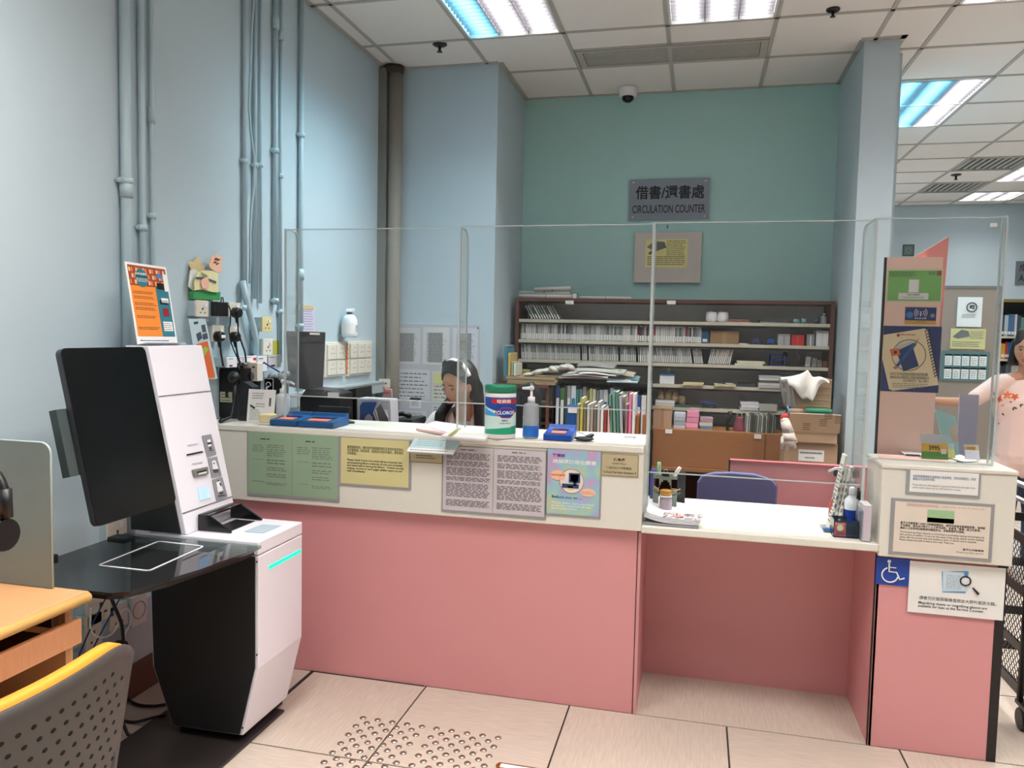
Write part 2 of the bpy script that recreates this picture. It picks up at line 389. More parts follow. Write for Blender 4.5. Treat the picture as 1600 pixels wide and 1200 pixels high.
# long air grille
t = thing('air_grille', 'long slatted air return grille in the ceiling above the counter', 'vent', (-.24, 5.07, CZ))
b = MB(); b.box(-.815, .345, 4.915, 4.945, CZ-.006, CZ+.02); b.box(-.815, .345, 5.19, 5.222, CZ-.006, CZ+.02); b.box(-.815, -.775, 4.945, 5.19, CZ-.006, CZ+.02); b.box(.305, .345, 4.945, 5.19, CZ-.006, CZ+.02)
b.build('frame', M_bar, t); MB().box(-.775, .305, 4.945, 5.19, CZ+.022, CZ+.026).build('backing', mat('vent_back', (214, 211, 204), .8), t)
for k in range(11): MB().box(-.77, .30, 4.952+.0215*k, 4.966+.0215*k, CZ, CZ+.018).build('slat', M_bar, t)
for n, (i, j) in enumerate(DIF):
    x0, x1, y0, y1 = cxs[i]+.02, cxs[i+1]-.02, cys[j]+.02, cys[j+1]-.02
    t = thing('air_diffuser', ('nearer', 'farther')[n]+' square black slotted ceiling diffuser right of the pillar', 'vent', ((x0+x1)/2, (y0+y1)/2, CZ))
    MB().box(x0, x1, y0, y1, CZ+.02, CZ+.03).build('backing', M_black, t)
    b = MB(); b.box(x0, x1, y0, y0+.02, CZ-.004, CZ+.02); b.box(x0, x1, y1-.02, y1, CZ-.004, CZ+.02); b.box(x0, x0+.02, y0, y1, CZ-.004, CZ+.02); b.box(x1-.02, x1, y0, y1, CZ-.004, CZ+.02); b.build('frame', M_bar, t)
    for k in range(9): MB().obox((x0+.03+.06*k, y0+.02, CZ+.016), (.016, 0, -.014), (0, y1-y0-.04, 0), (.003, 0, .004)).build('slat', M_bar, t)
def sprinkler(x, y, lab, s=1):
    t = thing('sprinkler', lab, 'sprinkler', (x, y, CZ))
    MB().lathe((x, y, CZ), [(.001, .002), (.045*s, .002), (.045*s, -.004), (.036*s, -.010), (.014*s, -.013)], 20).build('rose', M_black, t)
    MB().lathe((x, y, CZ), [(.010*s, -.012), (.010*s, -.035*s), (.006*s, -.044*s)], 10).build('stem', M_black, t)
    MB().lathe((x, y, CZ), [(.004, -.043*s), (.018*s, -.045*s), (.018*s, -.048*s), (.003, -.049*s)], 14).build('deflector', M_dark, t)
sprinkler(-1.616, 4.65, 'black sprinkler head in the ceiling left of the blue-tinted light')
sprinkler(2.578, 9.13, 'distant sprinkler head between the two black diffusers', 1.1)
sprinkler(.64, 4.55, 'flat dark ceiling fitting near the top right, left of the pillar', .8)
t = thing('dome_camera', 'white dome security camera with dark bubble at the top of the alcove wall', 'camera', (-.553, 5.70, CZ))
MB().lathe((-.553, 5.70, CZ), [(.07, 0), (.07, -.012), (.064, -.014), (.064, -.05), (.058, -.058), (.03, -.062)], 28).build('housing', M_white, t)
MB().lathe((-.553, 5.70, CZ), [(.044, -.058), (.042, -.075), (.033, -.09), (.016, -.099), (.002, -.101)], 24).build('dome', M_gloss, t)
MB().lathe((-.553, 5.655, CZ-.082), [(.012, 0), (.012, -.012)], 14, axis='y').build('lens', M_dark, t)

# ------------------------------------------------------------------ left wall: conduits, corner column
def conduit(y, r, zb, lab, clips=(), zt=CZ, bend=None, coup=()):
    r *= .78
    t = thing('conduit_pipe', lab, 'pipe', (XW+r+.006, y, zb))
    x = XW+r+.006
    pts = [(x, y, zt), (x, y, zb)]
    if bend: pts = [(x, y, zt)]+bend
    MB().tube(pts, r, 10).build('pipe', M_pipe, t)
    for z in clips:
        b = MB(); b.tube([(XW, y-r-.006, z), (x, y-r-.006, z)], .006, 8); b.lathe((x, y, z), [(r+.004, -.012), (r+.006, 0), (r+.004, .012)], 14); b.box(x-r, x+r*.6, y-r-.010, y, z-.008, z+.008)
        b.build('clip', M_pipe, t)
    for z in coup: MB().lathe((x, y, z), [(r+.004, -.03), (r+.004, .03)], 14).build('coupling', M_pipe, t)
def zat(u, v): return atx(u, v, XW+.03).z
conduit(2.53, .026, .5, 'thick leftmost painted conduit running from the ceiling down the left wall', (zat(170, 275),), coup=(zat(176, 290),))
conduit(2.625, .017, .75, 'second painted conduit from the left, behind the orange poster', (zat(198, 350),))
conduit(2.685, .013, .75, 'third painted conduit from the left, close beside the second', (zat(215, 331),), coup=(zat(217, 170),))
conduit(3.33, .014, 1.62, 'first thin conduit of the middle bundle, left of the loose cable', (zat(368, 244),))
t = thing('loose_cable', 'thin wavy painted cable hanging between the middle conduits', 'cable', (XW+.03, 3.38, 1.6))
MB().tube([(XW+.03+.006*math.sin(k*1.7), 3.365+.02*math.sin(k*.9), CZ-k*.12) for k in range(14)], .006, 6).build('cable', M_pipe, t)
conduit(3.42, .013, 1.62, 'second conduit of the middle bundle, just right of the wavy cable', (zat(379, 249),))
conduit(3.47, .010, 1.6, 'thin inner conduit of the middle bundle reaching the double socket', (zat(388, 248),))
conduit(3.60, .017, 1.6, 'thicker conduit right of the middle bundle ending at the cream switch', (zat(405, 223), zat(402, 467)), coup=(zat(408, 16),))
conduit(3.66, .011, 1.3, 'thin conduit right beside the one ending at the cream switch', (zat(416, 264), zat(412, 485)), coup=(zat(415, 32),))
conduit(3.86, .018, 1.12, 'single conduit passing left of the first acrylic screen', (zat(436, 192), zat(437, 508)), coup=(zat(441, 424),))
conduit(3.30, .020, 1.15, 'short offset conduit bending beside the plugs, below the middle bundle', (zat(385, 481),), zt=1.7, bend=[(XW+.035, 3.31, 1.62), (XW+.035, 3.40, 1.42), (XW+.035, 3.40, 1.15)])
t = thing('corner_column', 'grey boxed pipe column standing in the corner beside the blue pier', 'column', (-2.08, 4.97, 0))
b = MB(); b.box(XW, XW+.055, 4.93, 5.04, 0, CZ-.02); b.build('casing', mat('column_grey', (128, 128, 122), .6, var=.08), t)
b = MB(); b.lathe((XW+.10, 4.985, 0), [(.048, 0), (.048, CZ-.03)], 20); b.build('pipe', mat('column_tan', (150, 142, 132), .55, var=.06), t)
MB().lathe((XW+.09, 4.98, CZ-.05), [(.07, .045), (.06, 0)], 16).build('collar', mat('collar_brown', (70, 60, 52), .7), t)
# trunking along the left wall behind the counter and under the kiosk
t = thing('cable_trunking', 'grey wall trunking running behind the counter to the corner', 'trunking', (XW+.03, 4.4, 1.05))
MB().box(XW, XW+.06, 3.2, 5.0, 1.06, 1.13).build('trunk', mat('trunk_grey', (176, 184, 186), .5), t)
MB().box(XW, XW+.066, 3.2, 5.0, 1.125, 1.135).build('lid', mat('trunk_grey'), t)
t = thing('wall_trunking', 'pale trunking low on the wall under the kiosk table', 'trunking', (XW+.03, 2.2, .3))
MB().box(XW, XW+.05, .8, 3.2, .34, .40).build('trunk', M_pipe, t)
MB().box(XW, XW+.055, .8, 3.2, .392, .402).build('lid', M_pipe, t)

# ------------------------------------------------------------------ THE COUNTER
CY = 2.98
t = thing('service_counter', 'long pink counter with speckled stone top and white stone upper band', 'counter', (-.5, 3.15, 0))
M_blk = mat('black_edge', (24, 20, 20), .5)
def P(n, x0, x1, y0, y1, z0, z1, m, bev=0): return MB().box(x0, x1, y0, y1, z0, z1).build(n, m, t, bevel=bev)
P('front_panel', XW+.02, -.200, CY, CY+.02, 0, .735, M_pink)
P('end_panel', -.200, -.186, CY, 3.375, 0, .722, M_pink)
P('edge_strip', -.2005, -.1975, CY-.002, CY+.01, 0, .735, M_blk)
P('stone_band', XW+.02, -.185, 2.95, CY, .733, 1.033, M_stone, .003)
P('stone_end', -.21, -.185, CY, 3.34, .733, 1.033, M_stone)
P('counter_top', XW+.02, -.185, 2.945, 3.34, 1.033, 1.058, M_stone, .004)
P('staff_panel', XW+.02, -.2, 3.32, 3.34, 0, 1.033, M_pink)
# low section
P('recess_panel', -.186, .654, 3.375, 3.395, 0, .722, M_pink)
P('low_top', -.185, .652, 2.945, 3.53, .728, .756, M_stone, .004)
P('recess_seam', -.1, -.098, 3.372, 3.376, .3, .722, M_blk) if False else None
# right block
P('side_panel', .654, .666, CY, 3.375, 0, .715, M_pink)
P('edge_strip', .652, .656, CY-.002, CY+.012, 0, .715, M_blk)
P('front_panel', .658, 1.045, CY, CY+.02, 0, .715, M_pink)
P('black_side', 1.045, 1.075, CY-.002, 3.2, 0, .715, M_blk)
P('stone_band', .652, 1.078, 2.95, CY, .713, 1.03, M_stone, .003)
P('stone_side', .652, .675, CY, 3.2, .713, 1.03, M_stone); P('stone_side', 1.055, 1.078, CY, 3.2, .713, 1.03, M_stone)
P('counter_top', .648, 1.08, 2.945, 3.21, 1.03, 1.045, M_stone, .004)
P('staff_panel', .66, 1.06, 3.18, 3.2, 0, 1.03, M_pink)
# grime line on the pink panels near the floor is wear with its own shape
# acrylic screens
PY = 3.05
def acryl(lab, x0, x1, z0, z1, y=PY, **k):
    t = thing('acrylic_screen', lab, 'screen', ((x0+x1)/2, y, z0)); MB().box(x0, x1, y, y+.005, z0, z1).build('pane', M_acr, t)
    for za, zb in ((z1-.004, z1+.0005), (z0-.0005, z0+.004)): MB().box(x0, x1, y-.0005, y+.0055, za, zb).build('polished_edge', M_edge, t)
    return t
def fin(lab, x, y0, y1, z0, z1, r=.05, flip=False, t5=.006):
    t = thing('acrylic_fin', lab, 'screen', (x, (y0+y1)/2, z0)); n = 6
    pts = [(x, y0, z0), (x, y1, z0)]+[(x, y1-r+r*math.cos(PI/2*k/n), z1-r+r*math.sin(PI/2*k/n)) for k in range(n+1)]+[(x, y0, z1)]
    MB().prism(pts, (t5, 0, 0)).build('pane', M_fin, t)
    b = MB(); b.box(x-.001, x+t5+.001, y0-.002, y0+.004, z0, z1); b.tube([(x+t5/2, p[1], p[2]) for p in pts[1:]], .0035, 6); b.build('polished_edge', M_edge, t); return t
acryl('left acrylic screen pane in front of the monitor and wall switches', -1.752, -.962, 1.185, 1.905)
acryl('middle acrylic screen pane in front of the staff member and shelves', -.955, -.186, 1.185, 1.91)
acryl('acrylic screen pane above the low counter section', -.172, .60, .945, 1.915)
acryl('right acrylic screen pane on top of the right counter block', .608, 1.035, 1.046, 1.92)
fin('leftmost acrylic fin standing on the counter beside the white pump bottle', -1.752, PY, 3.165, 1.058, 1.905)
fin('acrylic fin standing on the counter in front of the staff member face', -.962, PY, 3.165, 1.058, 1.905)
fin('acrylic fin at the step between high and low counter', -.182, PY-.04, 3.14, .757, 1.91, .02, t5=.008)
fin('acrylic fin on the right block beside the pillar', .606, PY, 3.27, .757, 1.92, t5=.008)
fin('short acrylic fin at the far right end with a small white sticker on its pane', 1.03, PY, 3.1, 1.046, 1.92, .02, t5=.004)
o = MB().box(.978, 1.0, PY-.002, PY-.0005, 1.885, 1.898).build('price_sticker', M_paper); tag(o, 'tiny white sticker at the top right of the right acrylic pane', 'sticker')

# ================================================================== SIGN AND PICTURE ON THE ALCOVE WALL
t = thing('hanging_sign', 'grey plate lettered for the circulation counter on the green wall', 'sign', (-.25, 5.82, 2.33))
S = ysurf(984, 281, 1107, 342, 5.82, t); S.slab('plate', mat('sign_grey', (128, 138, 148), .35, metal=.3), .01)
S.text('借書/還書處', .08, .5, .94, .84, M_ink, 1, .02); S.text('CIRCULATION COUNTER', .045, .16, .955, .36, M_ink, 1, .012)
for x in (.05, .95):
    for y in (.07, .93): S.disc('screw', x, y, .006, M_steel, 1, 10)
t = thing('wall_canvas', 'beige canvas panel with a yellow notice hanging under the grey sign', 'board', (-.25, 5.80, 1.87))
S = ysurf(992, 363, 1094, 442, 5.80, t); S.slab('canvas', mat('canvas', (206, 198, 190), .9, bump=.2, bscale=200), .03, bevel=.004)
S.rects('notice', [(.17, .30, .80, .86)], mat('yellow_paper', (232, 222, 150), .8), 1)
S2 = Surf(S.pt(.17, .30, 2), S.U, S.V, S.w*.63, S.h*.56, t)
S2.poly('drawing', [(.03, .72), (.2, .93), (.45, .9), (.5, .7), (.3, .6), (.12, .45), (.06, .5), (.16, .62)], M_inkg, 1)
S2.greek(.5, .35, .96, .97, 9, M_ink, wmin=.03, wmax=.1); S2.greek(.05, .08, .96, .42, 5, M_ink, wmin=.05, wmax=.2, ragged=.05)
o = MB().tube([aty(1043, 352, 5.835), aty(1043, 352, 5.82), aty(1043, 357, 5.815)], .004, 6).build('wall_hook', M_dark); tag(o, 'small dark screw hook in the wall above the beige canvas', 'hook')

# ================================================================== BACK SHELVES
SY = 5.5; SHZ = [1.585, 1.437, 1.294, 1.146, .987, .838]
M_shelf = mat('shelf_white', (200, 198, 192), .5); M_back = mat('shelf_back', (226, 224, 220), .8, var=.05)
t = thing('wall_shelf_unit', 'wide brown framed shelf unit with pale shelves along the green wall', 'shelf', (-.2, 5.66, 0))
MB().box(-1.30, .875, SY, 5.83, 1.715, 1.738).build('top_board', M_brown, t)
MB().box(-1.30, -1.275, SY, 5.83, .3, 1.715).build('side_board', M_brown, t); MB().box(.85, .875, SY, 5.83, .3, 1.715).build('side_board', M_brown, t)
MB().box(-1.275, .85, 5.815, 5.83, .3, 1.715).build('back_board', M_back, t)
for k, z in enumerate(SHZ):
    b = MB(); b.box(-1.274, .849, SY+.01, 5.813, z-.018, z); b.build('shelf_board', M_shelf, t)
    MB().box(-1.274, .849, SY+.006, SY+.01, z-.02, z+.002).build('shelf_lip', mat('lip_cream', (206, 200, 178), .5), t)
    MB().box(-1.274, .849, SY+.015, SY+.10, z-.034, z-.018).build('shelf_rail', M_dark, t)
for u in (1049, 890): 
    p = aty(u, 471, SY-.001); o = MB().box(p.x-.03, p.x+.03, SY-.004, SY-.001, p.z-.02, p.z+.006).build('paper_tag', M_paper); tag(o, 'crumpled white paper tag on the shelf frame '+('left of' if u < 1000 else 'just right of')+' the tall acrylic fin', 'tag')
# low wooden cabinet below the shelves
t = thing('low_cabinet', 'orange-brown wooden cabinet front below the back shelves', 'cabinet', (.2, 5.3, 0))
LX = -.27; a = aty(1012, 668, 5.2); c_ = aty(1222, 722, 5.2)
MB().box(LX, c_.x, 5.2, 5.49, .62, a.z-.003).build('drawer_front', M_wood, t, bevel=.003)
MB().box(LX, c_.x-.0, 5.17, 5.49, .598, .619).build('ledge', M_wood, t); MB().box(c_.x-.11, c_.x-.108, 5.196, 5.2, .62, a.z-.01).build('seam', M_blk, t)
MB().box(LX, c_.x, 5.46, 5.49, 0, .597).build('back_panel', mat('brown_dark2', (70, 38, 20), .6), t)
MB().box(c_.x-.02, c_.x, 5.2, 5.46, 0, .597).build('side_panel', M_wood, t); MB().box(LX, LX+.02, 5.2, 5.46, 0, .597).build('side_panel', M_wood, t)
for u, v in ((1045, 674), (1184, 682)):
    p = aty(u, v, 5.198); MB().box(p.x-.022, p.x+.022, 5.195, 5.199, p.z-.014, p.z+.014).build('drawer_label', M_paper, t)

def shelf_px(u, v, y): return aty(u, v, y)
CDCOL = [(196, 196, 192), (170, 172, 170), (150, 152, 150), (214, 212, 208), (120, 124, 122), (185, 178, 168), (98, 104, 104), (205, 204, 200)]
def cword(c):
    r, g, b = c; mx, mn = max(c), min(c); l = (r+g+b)/3
    sh = 'dark ' if l < 95 else 'pale ' if l > 185 else ''
    if mx-mn < 26: return 'black' if l < 60 else 'white' if l > 200 else sh+'grey'
    if r == mx: return sh+('orange' if 90 < g < 190 and b < 110 and r > 200 else 'red' if g < 90 and b < 100 else 'cream' if l > 160 else 'brown')
    return sh+('green' if g == mx else 'blue')
def cd(x, z, y, w, h, d, col, lean=0, lab='', grp='', name='disc_case', stick=.42):
    b = MB(); b.box(-w/2, w/2, 0, d, 0, h, 0); b.box(-w/2+.001, w/2-.001, -.0012, 0, h*.04, h*stick, 1); b.box(-w/2+.001, w/2-.001, -.001, 0, h*.93, h*.985, 1)
    R = Matrix.Rotation(lean, 4, 'Y')
    if abs(lean) > 0: b.move(R); mz = min(v.z for v in b.v); b.move(Matrix.Translation((0, 0, -mz)))
    me = b.mesh(name, [simple(col, .35), mat('sticker_white', (235, 234, 230), .6)])
    o = bpy.data.objects.new(name, me); COL.objects.link(o); o.location = (x, y, z+.0025); return tag(o, lab, 'disc case', grp)
# row 2: upright cases of many colours
x = -1.265; n = 0
while x < aty(1095, 530, SY+.03).x:
    w_ = random.choice((.010, .012, .016, .014)); c_ = random.choice(CDCOL)
    if random.random() < .06: c_ = random.choice([(150, 40, 50), (90, 30, 50), (50, 60, 70)])
    L = 'upright '+cword(c_)+' disc case with white spine sticker in the packed second shelf row'
    if c_ == (150, 40, 50): L = 'upright disc case with dark red spine in the packed second shelf row'
    cd(x+w_/2, SHZ[1], SY+.03+random.uniform(0, .008), w_-.0012, .118+random.uniform(-.006, .006), .125, c_, 0, L, 'disc cases on the second shelf', stick=.38); x += w_+.0005
# row 3: slim leaning cases
x = -1.262; n = 0
xe = aty(1097, 565, SY+.03).x
while x < xe:
    w_ = .0115; ln = -.06 if x < -.3 else -.16
    if random.random() < .04: x += .012
    cd(x+w_/2+.006, SHZ[2], SY+.03, .0085, .112+random.uniform(-.003, .003), .12, random.choice(CDCOL[1:5]), ln, 'slim leaning disc case with white lower spine in the third shelf row', 'slim disc cases on the third shelf', stick=.45); x += w_+.001
x = aty(1107, 570, SY+.03).x
while x < aty(1142, 570, SY+.03).x:
    cd(x, SHZ[2], SY+.03, .0085, .115, .12, random.choice([(190, 182, 165), (150, 150, 140), (205, 200, 190)]), .2, 'beige disc case leaning right beside the gap in the third shelf row', 'right-leaning disc cases on the third shelf', stick=.5); x += .0125
# row 1: leaning bunch at left
x = aty(832, 497, SY+.05).x
for k in range(11):
    cd(x+.02*k, SHZ[0], SY+.05, .011, .108, .12, [(120, 130, 130), (170, 172, 168), (84, 92, 92), (190, 192, 186), (134, 140, 104)][k % 5], -.52, 'disc case leaning in the small slanted bunch on the top shelf', 'leaning disc cases on the top shelf', stick=.35)
# thick books at the end of row 2
def block(name, lab, cat, u0, v0, u1, y, z, d, m, grp=None, bevel=.001, tag_=None, top=None):
    a = aty(u0, v0, y); c = aty(u1, v0, y)
    t = thing(name, lab, cat, ((a.x+c.x)/2, y, z), grp); MB().box(a.x, c.x, y, y+d, z+.002, a.z).build(tag_ or 'body', m, t, bevel=bevel)
    t['_w'] = c.x-a.x; t['_x0'] = a.x; t['_z1'] = a.z; return t
def cartonish(t, y, m2):      # tape and flap lines of a carton
    x0, z1, w_ = t['_x0'], t['_z1'], t['_w']
    MB().box(x0+w_*.42, x0+w_*.58, y-.001, y, t.location.z+.004, z1-.004).build('tape', m2, t)
    MB().box(x0+.004, x0+w_-.004, y-.0015, y, z1-.012, z1-.009).build('flap_edge', mat('flap_shadow', (120, 94, 66), .9), t)
    for k in ('_w', '_x0', '_z1'): del t[k]
def bookish(t, y, col=(235, 232, 225), d=.12):
    x0, z1, w_ = t['_x0'], t['_z1'], t['_w']
    MB().box(x0+.003, x0+w_-.003, y+.004, y+d, z1-.001, z1+.0005).build('pages', simple(col), t)
    MB().box(x0+w_*.2, x0+w_*.8, y-.0008, y, t.location.z+(z1-t.location.z)*.15, t.location.z+(z1-t.location.z)*.4).build('spine_label', M_paper, t)
    for k in ('_w', '_x0', '_z1'): del t[k]
Y0 = SY+.04
t = block('thick_book', 'thick purple book near the end of the second shelf', 'book', 1074, 510, 1085, Y0, SHZ[1], .13, simple((92, 40, 84))); bookish(t, Y0)
t = block('thick_book', 'dark blue patterned book beside the tan box on the second shelf', 'book', 1096, 518, 1108, Y0, SHZ[1], .13, simple((40, 84, 120))); bookish(t, Y0)
t = block('shelf_box', 'tan lidded file box lying on the second shelf', 'box', 1110, 517, 1155, Y0, SHZ[1], .2, mat('tan_box', (150, 118, 82), .7)); cartonish(t, Y0, mat('tan_box2', (162, 132, 96), .7))
MCAN = lambda c, r=.5: simple(c, r)
# toilet rolls on the top shelf
for k, u in enumerate((1112, 1129)):
    p = aty(u, 495, SY+.08); t = thing('paper_roll', ('left', 'right')[k]+' one of two wrapped white paper rolls on the top shelf', 'roll', (p.x, p.y, SHZ[0]), 'white paper rolls')
    MB().lathe((p.x, p.y, SHZ[0]+.003), [(.02, 0), (.034, .003), (.040, .02), (.041, .045), (.036, .068), (.02, .074), (.008, .070)], 18).build('roll', M_white, t); MB().lathe((p.x, p.y, SHZ[0]+.0735), [(.010, 0), (.010, .002)], 12).build('core', M_inkg, t)
def paperpile(name, lab, cat, u0, u1, v, y, z, h, d, cols, n=4, grp=None, spread=.02):
    a = aty(u0, v, y); c = aty(u1, v, y); t = thing(name, lab, cat, ((a.x+c.x)/2, y+d/2, z), grp); th = h/n
    for k in range(n):
        r = random.uniform(-spread, spread); e = random.uniform(-spread, spread)
        MB().obox((a.x+r, y+e*.5, z+.002+th*k), (c.x-a.x, e*.6, 0), (-e*.6, d, 0), (0, 0, th*.92)).build('sheet_bundle', simple(cols[k % len(cols)], .7), t)
    return t
paperpile('leaflet_stack', 'low stack of reddish leaflets right of the paper rolls on the top shelf', 'papers', 1140, 1175, 500, SY+.06, SHZ[0], .022, .15, [(190, 150, 140), (170, 110, 100)], 3)
paperpile('dark_folder', 'thin black folder lying on a white sheet on the top shelf', 'folder', 1184, 1230, 500, SY+.06, SHZ[0], .022, .18, [(220, 218, 212), (70, 70, 72)], 2)
for k, (u, c, r) in enumerate(((1244, (120, 170, 180), .02), (1256, (150, 190, 196), .017), (1276, (70, 90, 120), .014))):
    p = aty(u, 502, SY+.07); t = thing('tape_roll', ['large pale blue tape roll on the top shelf', 'small pale blue tape roll on the top shelf', 'dark blue tape roll beside the small bottle on the top shelf'][k], 'tape', (p.x, p.y, SHZ[0]), 'tape rolls')
    MB().lathe((p.x, p.y, SHZ[0]+.003), [(r*.6, 0), (r, 0), (r, .028+.006*k), (r*.6, .028+.006*k)], 18).build('tape', simple(c, .4), t); MB().lathe((p.x, p.y, SHZ[0]+.003), [(r*.55, 0), (r*.58, .03)], 14).build('core', M_card, t)
def bottle(lab, p, z, r, h, m, capm, cat='bottle', name='bottle', lbl=None, pump=False):
    t = thing(name, lab, cat, (p.x, p.y, z)); q = (p.x, p.y, z+.002)
    MB().lathe(q, [(r*.9, 0), (r, h*.04), (r, h*.62), (r*.85, h*.72), (r*.4, h*.8), (r*.35, h*.84)], 20).build('body', m, t)
    MB().lathe(q, [(r*.42, h*.83), (r*.42, h*.97), (r*.2, h)], 16).build('cap', capm, t)
    if lbl: MB().lathe(q, [(r*1.02, h*.15), (r*1.02, h*.5)], 20, cap=False).build('label', lbl, t)
    return t
bottle('small clear bottle with white cap at the right end of the top shelf', aty(1287, 502, SY+.07), SHZ[0], .018, .072, M_clearp, M_white)
# second shelf right side
paperpile('white_card_stack', 'white cards lying beside the tan box on the second shelf', 'papers', 1156, 1170, 535, SY+.05, SHZ[1], .008, .1, [(225, 224, 220)], 1)
for u, c, l in ((1181, (86, 70, 130), 'purple round tape dispenser on the second shelf'), (1204, (40, 90, 180), 'blue round tape dispenser on the second shelf')):
    p = aty(u, 532, SY+.08); t = thing('tape_dispenser', l, 'dispenser', (p.x, p.y, SHZ[1]))
    MB().lathe((p.x, p.y-.012, SHZ[1]+.025), [(.023, 0), (.023, .024)], 18, axis='y').build('reel', simple(c, .4), t); MB().box(p.x-.02, p.x+.05, p.y-.014, p.y+.014, SHZ[1]+.002, SHZ[1]+.014).build('base', M_dark, t)
t = block('plastic_tray_box', 'translucent grey plastic box on the second shelf beside the red box', 'box', 1216, 522, 1235, Y0, SHZ[1], .15, mat('plas_grey', (176, 180, 182), .3)); cartonish(t, Y0, M_grey)
t = block('red_box', 'bright red box on the second shelf', 'box', 1237, 523, 1257, Y0, SHZ[1], .12, simple((200, 40, 44), .4)); cartonish(t, Y0, simple((215, 70, 70), .4))
t = block('grey_jar_box', 'small grey canister with label beside the red box', 'box', 1261, 522, 1273, Y0, SHZ[1], .1, simple((150, 150, 150), .4)); cartonish(t, Y0, M_paper)
t = block('white_box', 'white carton at the right end of the second shelf', 'box', 1276, 517, 1295, Y0, SHZ[1], .14, M_white); cartonish(t, Y0, simple((222, 222, 222), .5))
# third shelf right
paperpile('cream_pad_stack', 'stack of cream pads on the third shelf', 'papers', 1152, 1196, 570, SY+.04, SHZ[2], .03, .18, [(215, 212, 205), (205, 206, 170), (222, 220, 190)], 3)
def basket(lab, u0, u1, v0, y, z, d, m, name='desk_tray', cat='tray'):
    a = aty(u0, v0, y); c = aty(u1, v0, y); t = thing(name, lab, cat, ((a.x+c.x)/2, y, z)); zt = a.z
    MB().box(a.x, c.x, y, y+d, z+.002, z+.008).build('floor', m, t)
    for (x0, x1, y0, y1) in ((a.x, c.x, y, y+.005), (a.x, c.x, y+d-.005, y+d), (a.x, a.x+.005, y, y+d), (c.x-.005, c.x, y, y+d)): MB().box(x0, x1, y0, y1, z+.008, zt).build('side', m, t)
    return t
M_blue = simple((44, 70, 150), .45)
t = thing('letter_tray', 'open blue plastic letter rack on the third shelf', 'tray', (aty(1216, 572, SY+.1).x, SY+.1, SHZ[2]))
a = aty(1205, 556, SY+.04); c_ = aty(1227, 556, SY+.04)
for zz in (SHZ[2]+.003, SHZ[2]+.045, a.z): MB().box(a.x, c_.x, SY+.04, SY+.2, zz, zz+.006).build('tier', M_blue, t)
for xx in (a.x, c_.x-.006): MB().box(xx, xx+.006, SY+.04, SY+.2, SHZ[2]+.003, a.z).build('side', M_blue, t)
p = aty(1240, 572, SY+.12); t = thing('desk_lamp', 'small dark gooseneck lamp on the third shelf', 'lamp', (p.x, p.y, SHZ[2]))
MB().box(p.x-.03, p.x+.07, p.y-.05, p.y+.03, SHZ[2]+.002, SHZ[2]+.012).build('base', M_dark, t, bevel=.003)
MB().tube([(p.x+.03, p.y, SHZ[2]+.01), (p.x+.035, p.y, SHZ[2]+.06), (p.x+.015, p.y, SHZ[2]+.1), (p.x-.03, p.y, SHZ[2]+.11), (p.x-.055, p.y, SHZ[2]+.095)], .004, 6).build('neck', M_steel, t)
MB().lathe((p.x-.06, p.y, SHZ[2]+.07), [(.02, 0), (.014, .02), (.006, .03)], 14).build('shade', M_dark, t)
for k, (u, c) in enumerate(((1262, (210, 210, 208)), (1272, (170, 160, 150)), (1281, (150, 140, 130)), (1290, (120, 70, 70)))):
    p = aty(u, 573, SY+.06); t = thing('small_packet', ['white packet with print beside the lamp', 'crumpled beige packet on the third shelf', 'brown-grey packet near the shelf end', 'dark red packet at the end of the third shelf'][k], 'packet', (p.x, p.y, SHZ[2]))
    b = MB(); b.obox((p.x-.016, p.y, SHZ[2]+.0025), (.03, .004, 0), (-.003, .03, 0), (.008-k*.004, 0, .07-.01*k)); b.build('packet', simple(c, .6), t, bevel=.003)
    Surf((p.x-.010, p.y-.0005, SHZ[2]+.02), (1, .1, 0), (0, 0, 1), .02, .03, t).greek(0, 0, 1, 1, 3)
# fourth shelf
p = aty(1042, 596, SY+.05); t = thing('tissue_box', 'white and blue tissue box with a tissue sticking out', 'box', (p.x, p.y, SHZ[3]))
MB().box(p.x-.05, p.x+.05, p.y, p.y+.1, SHZ[3]+.002, SHZ[3]+.06).build('carton', M_paper, t); MB().box(p.x-.051, p.x+.051, p.y-.001, p.y+.101, SHZ[3]+.06, SHZ[3]+.075).build('lid_band', simple((70, 120, 190)), t)
MB().box(p.x-.025, p.x+.025, p.y+.03, p.y+.07, SHZ[3]+.075, SHZ[3]+.0765).build('slot', M_dark, t)
MB().prism([(p.x-.01, p.y+.05, SHZ[3]+.07), (p.x+.012, p.y+.05, SHZ[3]+.07), (p.x+.022, p.y+.045, SHZ[3]+.12), (p.x+.04, p.y+.04, SHZ[3]+.14), (p.x+.01, p.y+.05, SHZ[3]+.135), (p.x-.002, p.y+.052, SHZ[3]+.105)], (.004, .012, 0)).build('tissue', M_white, t)
o = paperpile('yellow_pad', 'left cream folder pad overhanging the fourth shelf edge', 'papers', 1067, 1099, 600, SY-.02, SHZ[3], .018, .18, [(222, 212, 150), (228, 220, 170)], 2, spread=.004)
o = paperpile('yellow_pad', 'right cream folder pad under a dark scissors pouch on the fourth shelf', 'papers', 1116, 1150, 604, SY-.02, SHZ[3], .014, .18, [(220, 212, 170), (208, 200, 160)], 2, spread=.004)
p = aty(1138, 602, SY+.05); t = thing('scissors_pouch', 'dark pouch lying on the right cream pad', 'pouch', (p.x, p.y, SHZ[3]+.017))
MB().ell((p.x, p.y, SHZ[3]+.028), (.045, .04, .011)).build('pouch', M_dark, t); MB().box(p.x-.02, p.x+.03, p.y-.048, p.y-.038, SHZ[3]+.019, SHZ[3]+.024).build('tag', M_paper, t)
